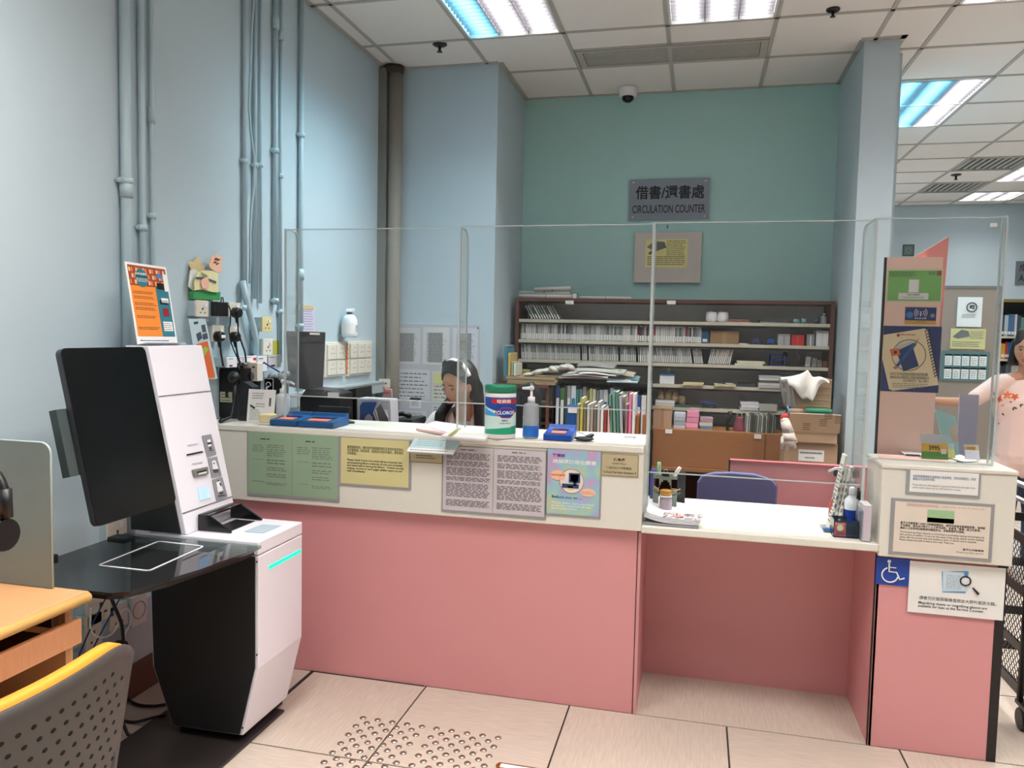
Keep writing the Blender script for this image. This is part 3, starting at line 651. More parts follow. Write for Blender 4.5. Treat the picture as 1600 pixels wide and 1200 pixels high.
o = paperpile('black_case', 'flat black case with white tag on the fourth shelf', 'case', 1154, 1183, 604, SY+.03, SHZ[3], .025, .12, [(60, 62, 66)], 1); Surf((o.location.x+.01, SY+.0285, SHZ[3]+.004), (1, 0, 0), (0, 0, 1), .04, .016, o).rects('tag', [(0, 0, 1, 1)], M_paper)
paperpile('magazine_stack', 'stack of white and grey cases beside the cardboard boxes', 'papers', 1186, 1222, 595, SY+.0, SHZ[3], .085, .16, [(190, 190, 188), (220, 218, 214), (90, 92, 94), (226, 224, 215), (180, 186, 188)], 5, spread=.004)
# fifth shelf: rolls and stapler
paperpile('white_pack', 'white packs under the brown tape rolls on the fifth shelf', 'papers', 1024, 1054, 625, SY+.03, SHZ[4], .045, .15, [(205, 205, 202), (226, 226, 224)], 2, spread=.003)
for k, (u, h, dz) in enumerate(((1033, .075, .048), (1044, .085, .048), (1055, .085, .03), (1066, .062, .02))):
    p = aty(u, 618, SY+.07); t = thing('brown_tape_roll', ['leftmost', 'second', 'third', 'rightmost'][k]+' brown packing tape roll on the fifth shelf', 'tape', (p.x, p.y, SHZ[4]+dz), 'brown packing tape rolls')
    MB().lathe((p.x, p.y, SHZ[4]+dz), [(.012, 0), (.025, 0), (.025, h*.48), (.024, h*.5), (.025, h*.52), (.025, h), (.012, h)], 16).build('tape', simple((164, 142, 108), .4), t)
    MB().lathe((p.x, p.y, SHZ[4]+dz+h-.001), [(.012, 0), (.012, .002)], 12).build('core', M_dark, t)
paperpile('green_tin', 'dark green flat tin under the right tape roll', 'tin', 1053, 1076, 630, SY+.02, SHZ[4], .018, .12, [(60, 90, 84)], 1)
p = aty(1108, 626, SY+.05); t = thing('stapler', 'blue plastic stapler lying on the fifth shelf', 'stapler', (p.x, p.y, SHZ[4]))
MB().obox((p.x-.05, p.y, SHZ[4]+.003), (.10, 0, 0), (0, .025, 0), (0, 0, .012)).build('base', M_dark, t); MB().obox((p.x-.055, p.y, SHZ[4]+.045), (.11, 0, -.026), (0, .025, 0), (0, 0, .014)).build('arm', M_blue, t, bevel=.003)
paperpile('white_device', 'white phone-like device and packs on the fifth shelf', 'device', 1158, 1186, 620, SY+.0, SHZ[4], .058, .15, [(206, 206, 210), (236, 236, 236), (222, 222, 224)], 3, spread=.004)
o = MB().lathe(aty(1160, 621, SY-.006), [(.014, -.003), (.014, .003)], 16, axis='y').build('round_badge', M_dark); tag(o, 'black round end of the white device on the fifth shelf', 'badge')
paperpile('grey_parcel', 'crumpled grey paper parcel right of the white device', 'parcel', 1188, 1216, 628, SY+.0, SHZ[4], .05, .15, [(176, 172, 162)], 1)
# sixth level: on the cabinet
z6 = SHZ[5]
t = block('parcel_carton', 'brown carton wrapped in shiny tape standing on the cabinet', 'box', 1021, 637, 1050, 5.25, z6, .2, M_card); cartonish(t, 5.25, mat('shiny_tape', (170, 130, 100), .15))
for k, (u0, u1, v, h, cols, n, l) in enumerate(((1052, 1070, 667, .13, [(178, 186, 196), (196, 202, 210), (160, 170, 182)], 5, 'stack of pale blue-grey pads on the cabinet'),
        (1072, 1091, 667, .145, [(236, 150, 180), (240, 160, 186), (226, 140, 172)], 4, 'stack of bright pink paper blocks on the cabinet'),
        (1093, 1113, 667, .105, [(170, 140, 150), (110, 130, 160), (206, 204, 190)], 4, 'short stack with blue-grey and cream books on the cabinet'),
        (1088, 1124, 672, .03, [(130, 130, 118), (222, 220, 210)], 2, 'thin open notebook in front of the small stack on the cabinet'))):
    paperpile('paper_stack', l, 'papers', u0, u1, v, 5.28 if k < 3 else 5.205, z6, h, .15 if k < 3 else .07, cols, n, spread=.004)
p = aty(1138, 665, 5.27); t = thing('black_tool', 'black handled gadget standing on the cabinet edge', 'tool', (p.x, p.y, z6))
MB().tube([(p.x, p.y, z6+.02), (p.x-.01, p.y, z6+.08), (p.x+.015, p.y, z6+.12), (p.x+.005, p.y, z6+.16)], [.012, .009, .012, .014], 8).build('handle', M_black, t); MB().box(p.x-.035, p.x+.035, p.y-.025, p.y+.025, z6+.002, z6+.022).build('base', M_black, t, bevel=.004)
p = aty(1155, 665, 5.27); t = thing('red_bag', 'dark red drawstring bag beside the black gadget', 'bag', (p.x, p.y, z6))
MB().lathe((p.x, p.y, z6+.002), [(.03, 0), (.036, .03), (.032, .08), (.022, .11), (.026, .125)], 14, sy=.7).build('bag', simple((130, 60, 76), .7), t); MB().tube([(p.x-.018, p.y, z6+.11), (p.x-.012, p.y, z6+.15), (p.x+.012, p.y, z6+.15), (p.x+.018, p.y, z6+.11)], .004, 6).build('handle', M_grey, t)
for k in range(14):
    a = aty(1166+3.3*k, 665, 5.24); d = random.choice([(90, 94, 90), (150, 150, 142), (120, 122, 112), (176, 176, 168), (70, 74, 70)])
    o = MB(); o.obox((a.x, 5.24, z6+.003), (.009, 0, 0), (0, .2, 0), (.004, 0, .14+random.uniform(-.006, .004))); o = o.build('file_folder', simple(d, .6))
    tag(o, cword(d)+' upright file folder in the upright row left of the glove', 'folder', 'upright grey files on the cabinet')
# rolled papers on top of the unit
M_roll = mat('rolled_paper', (226, 224, 218), .7)
for k, (u0, v0, u1, v1, r, y, dz) in enumerate(((811, 463, 896, 466, .016, 5.62, 0), (811, 458, 890, 463, .015, 5.66, .03), (835, 456, 891, 457, .014, 5.64, .055), (906, 466, 986, 468, .010, 5.6, 0), (908, 464, 960, 466, .008, 5.65, 0))):
    a = aty(u0, v0, y); c = aty(u1, v1, y); z = 1.739+r+dz
    t = thing('paper_roll_tube', ['lowest rolled poster on the left end of the shelf unit top', 'middle rolled poster in the pile on the shelf unit top', 'topmost short rolled poster on the shelf unit top', 'thin long rolled sheet lying on the shelf unit top', 'thin short rolled sheet behind the long one on the shelf unit top'][k], 'roll', ((a.x+c.x)/2, y, z-r))
    MB().tube([(a.x, y, z), (c.x, y, z+(.012 if k == 2 else 0))], r, 14).build('roll', M_roll, t); MB().tube([((a.x+c.x)/2, y, z), ((a.x+c.x)/2+.004, y, z)], r+.001, 14).build('rubber_band', M_dark, t)
p = aty(898, 464, 5.55); t = thing('rimmed_card', 'small dark rimmed card at the end of the rolled posters', 'card', (p.x, 5.55, 1.738))
MB().box(p.x-.02, p.x+.02, 5.55, 5.556, 1.739, 1.78).build('frame', M_dark, t); MB().box(p.x-.016, p.x+.014, 5.5485, 5.55, 1.742, 1.776).build('card', M_paper, t)

# ================================================================== BINDER SHELF, PILES, BOXES
BY = 5.12
a = aty(868, 600, BY); c_ = aty(1011, 600, BY); zt = aty(940, 597, BY).z
t = thing('binder_shelf', 'black low shelf packed with ring binders behind the counter', 'shelf', ((a.x+c_.x)/2, BY+.12, 0))
MB().box(a.x-.02, c_.x+.02, BY, BY+.3, zt-.012, zt).build('top_board', M_black, t); zb = aty(940, 682, BY).z-.09
for x in (a.x-.02, c_.x+.008): MB().box(x, x+.012, BY, BY+.3, 0, zt-.012).build('side_board', M_black, t)
MB().box(a.x-.008, c_.x+.008, BY+.28, BY+.3, 0, zt-.012).build('back_board', M_dark, t); MB().box(a.x-.008, c_.x+.008, BY, BY+.28, zb-.012, zb).build('shelf_board', M_black, t)
BC = [((32, 62, 120), 8), ((70, 110, 60), 8), ((60, 74, 60), 4), ((150, 150, 146), 7), ((205, 212, 214), 9), ((60, 124, 116), 5), ((96, 130, 122), 6), ((150, 146, 128), 7), ((110, 118, 90), 5), ((200, 196, 120), 5), ((214, 210, 176), 6), ((120, 120, 124), 6), ((170, 176, 180), 7), ((216, 216, 214), 8), ((30, 60, 124), 3), ((216, 216, 214), 8), ((30, 60, 124), 3), ((110, 108, 122), 6), ((190, 182, 160), 9), ((178, 158, 150), 6), ((190, 176, 152), 6), ((196, 190, 168), 8), ((28, 66, 150), 7), ((222, 216, 206), 9)]
x = a.x; tot = sum(k for _, k in BC)*1.0; W = (c_.x-a.x)
names = {0: 'navy', 1: 'leaf green', 2: 'dark olive', 3: 'grey', 4: 'pale with teal ends', 5: 'teal', 6: 'soft green', 7: 'khaki', 8: 'olive', 9: 'yellow', 10: 'cream', 11: 'mid grey', 12: 'silver grey', 13: 'first blue-topped white', 14: 'narrow blue', 15: 'second blue-topped white', 16: 'second narrow blue', 17: 'greyish purple', 18: 'beige leaning', 19: 'dusty rose', 20: 'sand', 21: 'pale straw', 22: 'bright blue', 23: 'wide cream white'}
for k, (c, n) in enumerate(BC):
    w_ = W*n/tot; h = zt-.03-zb-random.uniform(0, .03)-(.03 if k > 20 else 0)
    t = thing('ring_binder', names[k]+' binder in the row on the black shelf behind the counter', 'binder', (x+w_/2, BY+.12, zb), 'ring binders')
    MB().box(x+.0015, x+w_-.0015, BY+.01, BY+.25, zb+.002, zb+h).build('cover', simple(c, .5), t, bevel=.002)
    if n >= 7:
        MB().box(x+.006, x+w_-.006, BY+.0085, BY+.0098, zb+h*.35, zb+h*.8).build('spine_label', simple((224, 226, 226) if k not in (4, 13, 15) else (30, 130, 150) if k == 4 else (44, 84, 150), .6), t)
        MB().lathe((x+w_/2, BY+.0088, zb+h*.18), [(.008, -.0008), (.008, .0005)], 12, axis='y').build('finger_ring', M_steel, t)
    x += w_
# front row of files / magazines on the desk behind the counter
DZ = .80; DY = 4.75
t = thing('staff_desk', 'long work desk behind the high counter', 'desk', (-.75, 4.55, 0))
MB().box(-1.33, -.30, 4.62, 5.04, DZ-.03, DZ).build('desk_top', M_beech, t)
for x, y in ((-1.30, 4.65), (-.33, 4.65), (-1.3, 5.01), (-.33, 5.01)): MB().box(x-.02, x+.02, y-.02, y+.02, 0, DZ-.03).build('leg', M_steel, t)
FC = [((150, 140, 110), .26), ((190, 180, 80), .30), ((120, 110, 90), .27), ((200, 196, 186), .26), ((170, 160, 146), .27), ((110, 104, 92), .25), ((190, 186, 178), .28), ((230, 230, 226), .25), ((150, 60, 56), .24), ((214, 180, 170), .26), ((96, 140, 122), .33), ((110, 150, 134), .35), ((80, 124, 108), .34), ((170, 176, 178), .32), ((150, 110, 110), .27), ((236, 120, 160), .34), ((224, 222, 220), .34)]
x0, x1 = aty(900, 660, DY).x, aty(992, 660, DY).x; FN = ['khaki', 'mustard yellow', 'dark khaki', 'off-white', 'greyish beige', 'dark drab', 'light grey', 'pure white', 'brick red', 'pale salmon', 'left sea-green', 'middle sea-green', 'dark sea-green', 'silver', 'brownish pink', 'hot pink', 'black and white speckled']
for k, (c, h) in enumerate(FC):
    x = x0+(x1-x0)*k/len(FC); t = thing('file_booklet', FN[k]+' booklet standing in the front file row on the desk', 'booklet', (x+.01, DY+.1, DZ), 'booklets on the staff desk')
    ln = .02 if k in (10, 11, 12, 13) else 0
    MB().obox((x+.004, DY, DZ+.002), ((x1-x0)/len(FC)-.006, 0, 0), (0, .18, 0), (-ln, 0, h*.95)).build('cover', simple(c, .6), t); MB().obox((x+.007, DY+.002, DZ+h*.95+.001), ((x1-x0)/len(FC)-.012, 0, 0), (0, .17, 0), (0, 0, .002)).build('pages', M_paper, t)
t = thing('magazine_file', 'blue magazine file with white label in front of the binders', 'file', (aty(894, 650, 4.72).x, 4.85, DZ))
a = aty(885, 634, 4.95); c_ = aty(908, 634, 4.95); MB().box(a.x, c_.x, 4.95, 5.08, DZ+.002, a.z).build('box', simple((30, 84, 150), .5), t); MB().box(a.x+.012, c_.x-.02, 4.947, 4.95, a.z-.045, a.z-.006).build('label', M_paper, t)
t = thing('red_box_file', 'dark red box file beside the blue magazine file', 'file', (aty(919, 650, 4.95).x, 4.95, DZ))
a = aty(910, 636, 4.96); c_ = aty(929, 636, 4.96); MB().box(a.x, c_.x, 4.96, 5.08, DZ+.002, a.z).build('box', simple((140, 36, 40), .5), t); MB().box(a.x+.01, c_.x-.01, 4.957, 4.96, a.z-.02, a.z-.008).build('label_holder', simple((160, 60, 60), .5), t)
for k, (u0, u1) in enumerate(((994, 999), (1004, 1009))):
    a = aty(u0, 648, 4.8); c_ = aty(u1, 648, 4.8); o = MB().box(a.x, c_.x, 4.8, 4.9, DZ+.002, a.z).build('wood_bookend', M_wood, None, bevel=.004); tag(o, ('left', 'right')[k]+' orange wooden upright beside the acrylic fin', 'bookend')
# heap of magazines and papers on the binder shelf
def heap(lab, items, z0, name='magazine', cat='magazine', grp='loose papers on the binder shelf'):
    for k, (u0, u1, v, y, h, d, c, tl, l) in enumerate(items):
        a = aty(u0, v, y); b_ = aty(u1, v, y); z = z0+.002
        t = thing(name, l, cat, ((a.x+b_.x)/2, y+d/2, z), grp); W_ = b_.x-a.x
        n = 8; vs = []
        for i in range(n+1):
            f = i/n; zz = a.z-z0-h+tl*f+.006*math.sin(f*PI*1.5)
            for (yy, dz) in ((y, 0), (y+d, .012), (y+d, .012+h), (y, h)): vs.append((a.x+W_*f, yy+.02*math.sin(f*3+k), z0+max(.003, zz)+dz))
        fs = []
        for i in range(n):
            for q in range(4): fs.append((i*4+q, (i+1)*4+q, (i+1)*4+(q+1) % 4, i*4+(q+1) % 4)[::-1])
        fs += [(0, 1, 2, 3)[::-1], (n*4+3, n*4+2, n*4+1, n*4)[::-1]]
        MB().add(vs, fs).build('pages', simple(c, .6), t)
heap('', [(872, 985, 589, BY+.0, .008, .24, (206, 200, 190), 0, 'beige magazine at the bottom of the pile on the binder shelf'),
  (880, 950, 586, BY-.02, .008, .24, (232, 232, 228), .005, 'white sheets at the left of the pile on the binder shelf'),
  (896, 976, 578, BY+.0, .010, .2, (196, 196, 182), 0, 'green-and-cream patterned magazine on top of the pile'),
  (902, 960, 570, BY+.12, .012, .15, (168, 168, 164), 0, 'grey folder at the back of the magazine pile'),
  (905, 962, 583, BY-.03, .006, .2, (240, 240, 242), 0, 'bright white booklet jutting out of the pile'),
  (955, 990, 584, BY+.02, .012, .2, (190, 180, 162), 0, 'tan magazine at the right of the pile'),
  (948, 996, 600, BY-.04, .006, .2, (176, 200, 212), -.02, 'pale blue folder sliding off the right end of the binder shelf'),
  (964, 998, 590, BY+.04, .010, .2, (130, 160, 160), 0, 'teal folder at the right end of the pile')], zt)
a = aty(897, 576, BY-.021)
o = Surf((a.x+.02, BY-.001, zt+.065), (1, 0, 0), (0, 1, .1), .3, .15, bpy.data.objects['magazine.002']); 
for k in range(7): o.poly('picture_patch', [(.08+.13*k, .2), (.16+.13*k, .15), (.17+.13*k, .6), (.1+.13*k, .7)], simple([(150, 70, 80), (120, 150, 90), (90, 140, 140), (200, 190, 160)][k % 4], .6), 6)
# left: brown wrapped parcels and books beside the pier
t = thing('side_shelf', 'narrow shelf against the pier holding brown parcels', 'shelf', (-1.2, 5.2, 0))
a = aty(788, 603, 4.85); c_ = aty(868, 603, 4.85); zs = a.z
c_.x = aty(868, 600, BY).x-.035; MB().box(-1.335, c_.x, 5.06, 5.45, zs-.02, zs).build('board', M_brown, t); 
for x, y in ((-1.32, 5.08), (c_.x-.02, 5.08)): MB().box(x, x+.02, y, y+.02, 0, zs-.02).build('leg', M_brown, t)
paperpile('brown_parcel', 'brown paper parcels with rolled ends beside the pier', 'parcel', 792, 868, 600, 5.07, zs, .05, .3, [(150, 130, 100), (176, 154, 122), (160, 140, 110)], 3, spread=.01)
t = thing('plastic_bag', 'crumpled whitish plastic bag lying on the brown parcels', 'bag', (-1.0, 5.2, zs+.05)); random.seed(3)
a = aty(838, 588, 5.15); b = MB()
for k in range(9): b.ell((a.x+.035*k-.05, 5.15+random.uniform(-.02, .02), zs+.06+.008*k+random.uniform(0, .01)), (.04, .05, .014+.003*(k % 3)), 8, 6, R=Matrix.Rotation(random.uniform(-.5, .5), 3, 'Y'))
b.build('bag', simple((205, 202, 192), .35), t, stuff=True)
random.seed(11)
for k, (u, w_, v, c, l) in enumerate(((788, 5, 540, (70, 130, 150), 'tall blue and yellow picture book against the pier'), (794, 4, 552, (196, 170, 100), 'ochre book beside the tall picture book'), (799, 3, 566, (150, 170, 130), 'pale green book by the shelf side'), (803, 3, 568, (226, 226, 216), 'thin white book by the shelf side'))):
    a = aty(u, v, 5.1); c_ = aty(u+w_, v, 5.1); zz = zs+.055; t = thing('picture_book', l, 'book', (a.x, 5.15, zz)); MB().box(max(a.x, -1.335), c_.x, 5.1, 5.3, zz, a.z).build('cover', simple(c, .5), t, bevel=.001); MB().box(a.x+.002, c_.x-.002, 5.102, 5.298, a.z, a.z+.002).build('pages', M_paper, t)
paperpile('notebook_pile', 'small pile of green and yellow notebooks on the shelf below the slim cases', 'notebook', 810, 828, 580, SY+.02, SHZ[3], .07, .14, [(206, 200, 130), (120, 140, 110), (214, 214, 196), (150, 160, 100)], 5, spread=.004)
paperpile('blue_pad', 'small blue pad next to the notebook pile', 'pad', 829, 838, 583, SY+.02, SHZ[3], .035, .1, [(90, 120, 160)], 1, spread=.001)
# black office chair back behind the canister
t = thing('office_chair', 'black high-backed office chair behind the sanitizer bottle', 'chair', (-.95, 4.35, 0))
a = aty(800, 598, 4.35); c_ = aty(846, 598, 4.35)
MB().prism([(a.x-.10, 4.35, .6), (c_.x+.0, 4.35, .6), (c_.x-.01, 4.37, a.z-.06), (c_.x-.06, 4.38, a.z+.01), (a.x-.0, 4.37, a.z-.03), (a.x-.06, 4.37, a.z-.12)], (0, .06, 0)).build('backrest', M_black, t, bevel=.02)
MB().box(a.x-.08, c_.x+.04, 4.153, 4.33, .42, .5).build('seat', M_black, t, bevel=.02); xc = (a.x+c_.x)/2-.04
MB().lathe((xc, 4.15, .08), [(.03, 0), (.03, .34)], 14).build('gas_post', M_steel, t)
for k in range(5): an = k*2*PI/5; MB().tube([(xc, 4.15, .09), (xc+.28*math.cos(an), 4.15+.28*math.sin(an), .05)], .016, 8).build('leg', M_black, t); MB().lathe((xc+.28*math.cos(an), 4.15+.28*math.sin(an)-.01, .026), [(.025, 0), (.025, .02)], 12, axis='y').build('caster', M_dark, t)

# cardboard boxes with cloth
def carton(lab, u0, v0, u1, v1, y, d, col, tape=True, lean=0, zlow=None):
    a = aty(u0, v0, y); c = aty(u1, v1, y); z0 = zlow if zlow is not None else c.z
    t = thing('cardboard_box', lab, 'box', ((a.x+c.x)/2, y+d/2, z0)); MB().box(a.x, c.x, y, y+d, z0, a.z).build('box', col, t, bevel=.004)
    return t, a, c, z0
CBY = 4.95
t, a, c_, zlo = carton('bottom cardboard box of the stack with a white note', 1226, 690, 1308, 722, CBY, .3, M_card, zlow=.42)
MB().box(a.x, c_.x, CBY-.001, CBY, a.z-.012, a.z-.01).build('flap_line', mat('flap_shadow', (120, 94, 66), .9), t)
S = ysurf(1248, 702, 1287, 722, CBY-.002, t); S.slab('note', M_paper, .001); S.greek(.05, .6, .95, .95, 1, k=2, wmin=.08, wmax=.2); S.greek(.25, .2, .7, .5, 1, k=2)
z_b = a.z
t0, a0, c0, z0 = carton('lower support carton hidden under the cardboard stack', 1226, 722, 1306, 722, CBY+.01, .3, M_card, zlow=0.002); bpy.data.objects.remove(t0.children[0]); MB().box(a.x+.01, c_.x-.01, CBY+.01, CBY+.3, .002, .418).build('box', M_card, t0); MB().box(a.x+.1, a.x+.13, CBY+.008, CBY+.01, .05, .4).build('tape', mat('shiny_tape', (170, 130, 100), .15), t0)
t, a, c_, _ = carton('open cardboard box with green-lidded tub, middle of the stack', 1234, 648, 1308, 690, CBY-.02, .3, M_card, zlow=z_b+.002); z_m = a.z
b = MB(); b.obox((a.x-.005, CBY-.022, a.z-.1), (c_.x-a.x+.015, 0, 0), (0, -.004, 0), (0, -.03, .112)); b.build('front_flap', mat('card_light', (190, 160, 126), .85), t)
MB().obox((a.x-.005, CBY-.057, a.z+.012), (c_.x-a.x+.015, 0, 0), (0, .004, 0), (0, 0, .004)).build('torn_edge', M_paper, t)
for u, v, w_ in ((1254, 672, 6), (1280, 666, 8), (1288, 655, 14), (1304, 662, 7)):
    p = aty(u, v, CBY-.058); o = Surf(p, (1, 0, 0), (0, -.26, .96), .045, .05, t); o.greek(0, 0, 1, 1, 4, simple((90, 60, 40), .8), wmin=.2, wmax=.4)
t, a, c_, _ = carton('top brown cardboard box draped with a white cloth', 1236, 591, 1298, 642, CBY+.06, .2, mat('cardboard_dark', (150, 124, 98), .85, bump=.1), zlow=z_m+.004)
for k in range(4): MB().box(a.x+.07, c_.x-.004, CBY+.058, CBY+.06, a.z-.05-.04*k, a.z-.043-.04*k).build('tape', mat('tape_tan', (166, 142, 116), .3), t)
MB().box(a.x, c_.x, CBY+.055, CBY+.06, a.z-.008, a.z).build('flap_edge', mat('card_light'), t)
zc = a.z
# draped cloth: curved sheet
def sheet(name, grid, m, parent=None, thick=.003, stuff=False, bev=None):
    nu, nv = len(grid[0]), len(grid); vs = [Vector(p) for r in grid for p in r]
    fs = [(j*nu+i, j*nu+i+1, (j+1)*nu+i+1, (j+1)*nu+i) for j in range(nv-1) for i in range(nu-1)]
    o = MB().add(vs, fs, 0, True).build(name, m, parent); s = o.modifiers.new('s', 'SOLIDIFY'); s.thickness = thick; s.offset = 0
    return o
M_cloth = mat('white_cloth', (236, 234, 228), .9, bump=.2, bscale=120)
g = []
a1 = aty(1218, 588, CBY); a2 = aty(1300, 590, CBY)
for j in range(13):
    r = []
    for i in range(19):
        f = i/18; q = j/12
        prof = [(1217, 590), (1228, 589), (1240, 587), (1252, 584), (1262, 578), (1270, 590), (1281, 588), (1290, 592), (1296, 596)]
        k = f*8; i0 = min(7, int(k)); uu = prof[i0][0]+(prof[i0+1][0]-prof[i0][0])*(k-i0); vv = prof[i0][1]+(prof[i0+1][1]-prof[i0][1])*(k-i0)
        drop = [10, 12, 18, 40, 44, 38, 12, 5, 3][i0]*(1-(k-i0))+[12, 18, 40, 44, 38, 12, 5, 3, 3][i0]*(k-i0)
        p = aty(uu, vv+drop*q, CBY+.045-.018*math.sin(q*3)*abs(math.sin(f*9))-.01*math.sin(f*17+q*4)-.008)
        r.append(p)
    g.append(r)
o = sheet('draped_cloth', g, M_cloth); tag(o, 'crumpled white cloth draped over the top cardboard box', 'cloth')
g = []
for j in range(9):
    g.append([aty(1216+(i/8)*(20)+j*1.2, 589+j/8*50+i*.6, CBY+.03-.012*math.sin(i*1.6+j*.3)) for i in range(9)])
o = sheet('plastic_sleeve', g, clear('cloudy_plastic', (215, 218, 216), .2, 1.0, haze=.25, hcol=(220, 220, 215))); tag(o, 'cloudy plastic sleeve hanging at the left of the cardboard boxes', 'sleeve')
# things in the open box
p = aty(1280, 640, CBY+.0); t = thing('plastic_tub', 'white tub with green lid in the open cardboard box', 'tub', (p.x, CBY-.025+.02, z_m-.0)); 
MB().lathe((p.x, CBY+.005, z_m+.003), [(.068, 0), (.07, .012)], 24, sy=.6).build('tub', M_white, t); MB().lathe((p.x, CBY+.005, z_m+.0155), [(.074, 0), (.075, .022), (.07, .025)], 24, sy=.6).build('lid', simple((36, 140, 104), .4), t)
p = aty(1243, 644, CBY); t = thing('tape_reel', 'brown tape reel with grey core in the open box', 'tape', (p.x, CBY-.0, z_m))
MB().lathe((p.x, CBY+.005, z_m+.003), [(.045, 0), (.045, .03)], 20, sy=.6).build('tape', simple((150, 110, 70), .5), t); MB().lathe((p.x, CBY+.005, z_m+.033), [(.044, 0), (.044, .002)], 20, sy=.6).build('core', M_grey, t)
o = MB().box(aty(1229, 630, CBY).x, aty(1236, 630, CBY).x, CBY-.0, CBY+.02, z_m+.004, z_m+.05).build('black_gadget', M_black, None, bevel=.004); tag(o, 'small black gadget at the left rim of the open box', 'gadget')
# glove
t = thing('work_glove', 'white knitted work glove with red cuff hanging from the cardboard box', 'glove', (aty(1230, 700, CBY-.08).x, CBY-.08, aty(1230, 700, CBY-.08).z))
M_glove = mat('glove_knit', (222, 208, 198), .95, bump=.4, bscale=250)
b = MB(); q = lambda u, v: aty(u, v, CBY-.085)
b.cap(q(1226, 657), q(1232, 676), .026, .034); b.cap(q(1232, 676), q(1233, 690), .034, .034)
for (p0, p1, r) in (((1224, 684), (1222, 699), .012), ((1229, 688), (1229, 702), .012), ((1236, 686), (1241, 698), .013), ((1238, 680), (1243, 690), .012)): b.cap(q(*p0), q(*p1), r+.002, r)
b.build('glove', M_glove, t); MB().tube([q(1221, 655), q(1226, 651), q(1231, 649)], [.016, .02, .016], 10).build('cuff', simple((206, 44, 50), .7), t)
MB().tube([q(1228, 650), q(1233, 642), q(1230, 634)], .005, 6).build('string', simple((110, 150, 200), .7), t)

# ================================================================== PINK PARTITION, BLUE CHAIR
t = thing('pink_partition', 'low pink partition panel behind the low counter', 'partition', (.5, 4.2, 0))
a = aty(1141, 720, 4.2); c_ = aty(1342, 727, 4.2)
MB().box(a.x, .90, 4.2, 4.24, 0, a.z).build('panel', M_pink, t); MB().box(a.x, .90, 4.195, 4.245, a.z, a.z+.006).build('top_edge', simple((196, 110, 116), .4), t); MB().box(a.x-.006, a.x, 4.198, 4.242, 0, a.z+.005).build('side_edge', M_blk, t)
p = aty(1330, 738, 4.1); o = MB().box(p.x-.07, p.x+.05, 4.15, 4.19, a.z-.045, a.z-.0).build('black_clip_box', M_dark, None, bevel=.01); tag(o, 'dark clip box fixed on the pink partition behind the white bottles', 'box')
t = thing('blue_chair', 'blue-purple plastic backed office chair behind the low counter', 'chair', (.17, 3.9, 0))
CH = 3.92; a = aty(1090, 740, CH); c_ = aty(1214, 748, CH); zt2 = aty(1145, 738, CH).z; M_vio = mat('violet_plastic', (106, 112, 156), .5)
pts = [(a.x, .52), (c_.x, .52), (c_.x+.004, zt2-.055), (c_.x-.02, zt2-.025), (c_.x-.10, zt2-.003), ((a.x+c_.x)/2-.02, zt2), (a.x+.08, zt2-.006), (a.x+.02, zt2-.025), (a.x, zt2-.06)]
MB().prism([(x, CH, z) for x, z in pts], (0, .025, 0)).build('backrest', M_vio, t, bevel=.008); MB().prism([(x*1.0+.004, CH+.026, z-.003) for x, z in pts], (0, .02, 0)).build('back_cushion', M_black, t, bevel=.006)
MB().box(a.x, c_.x, CH+.05, CH+.26, .42, .48).build('seat', M_vio, t, bevel=.02); MB().box((a.x+c_.x)/2-.03, (a.x+c_.x)/2+.03, CH+.028, CH+.05, .40, .6).build('back_bracket', M_black, t)
MB().lathe(((a.x+c_.x)/2, CH+.15, .08), [(.025, 0), (.025, .34)], 12).build('gas_post', M_steel, t)
for k in range(5): an = k*2*PI/5+.3; xc = (a.x+c_.x)/2; MB().tube([(xc, CH+.15, .08), (xc+.13*math.cos(an), CH+.15+.11*math.sin(an), .03)], .014, 8).build('leg', M_black, t)

# ================================================================== SELF-SERVICE KIOSK (stands against the left wall, faces right)
KX, KY0, KY1 = -1.45, 2.35, 2.66
t = thing('self_service_kiosk', 'white and black self-service borrowing kiosk with big tilted black screen', 'kiosk', (-1.68, 2.4, 0))
M_kw = mat('kiosk_white', (232, 228, 236), .32, var=.01); M_kd = mat('kiosk_dark', (26, 27, 29), .55, var=.08)
def prism_xz(pts, y0, y1): return MB().prism([(x, y0, z) for x, z in pts], (0, y1-y0, 0))
prism_xz([(-1.93, .0), (-1.50, .0), (-1.50, .012), (-1.93, .012)], 1.85, 2.62).build('base_plate', mat('plate_dark', (44, 38, 38), .35), t, bevel=.004)
MB().box(-1.80, -1.53, 2.40, 2.655, .012, .04).build('plinth', M_black, t)
hexa = [(-1.888, .69), (KX, .69), (KX, .292), (-1.512, .04), (-1.797, .036), (-1.878, .25)]
prism_xz(hexa, KY0+.006, KY1).build('cabinet_shell', M_kw, t, bevel=.004)
inner = [(-1.88, .688), (KX-.012, .688), (KX-.012, .294), (-1.522, .046), (-1.79, .042), (-1.868, .25)]
prism_xz(inner, KY0, KY0+.0055).build('dark_side_panel', M_kd, t)
prism_xz([(-1.888, .693), (KX, .693), (KX, .74), (-1.888, .74)], KY0+.004, KY1).build('top_block', M_kw, t, bevel=.004)
for x, z in ((KX-.006, .67), (KX-.006, .34), (-1.512, .07)): MB().lathe((x, KY0+.003, z), [(.003, 0), (.003, .004)], 10, axis='y').build('screw', M_dark, t)
M_led = mat('led_green', (0, 225, 160), .4, emit=1.3, var=0)
MB().box(KX-.001, KX+.0015, 2.42, 2.648, .624, .637).build('led_strip', M_led, t)
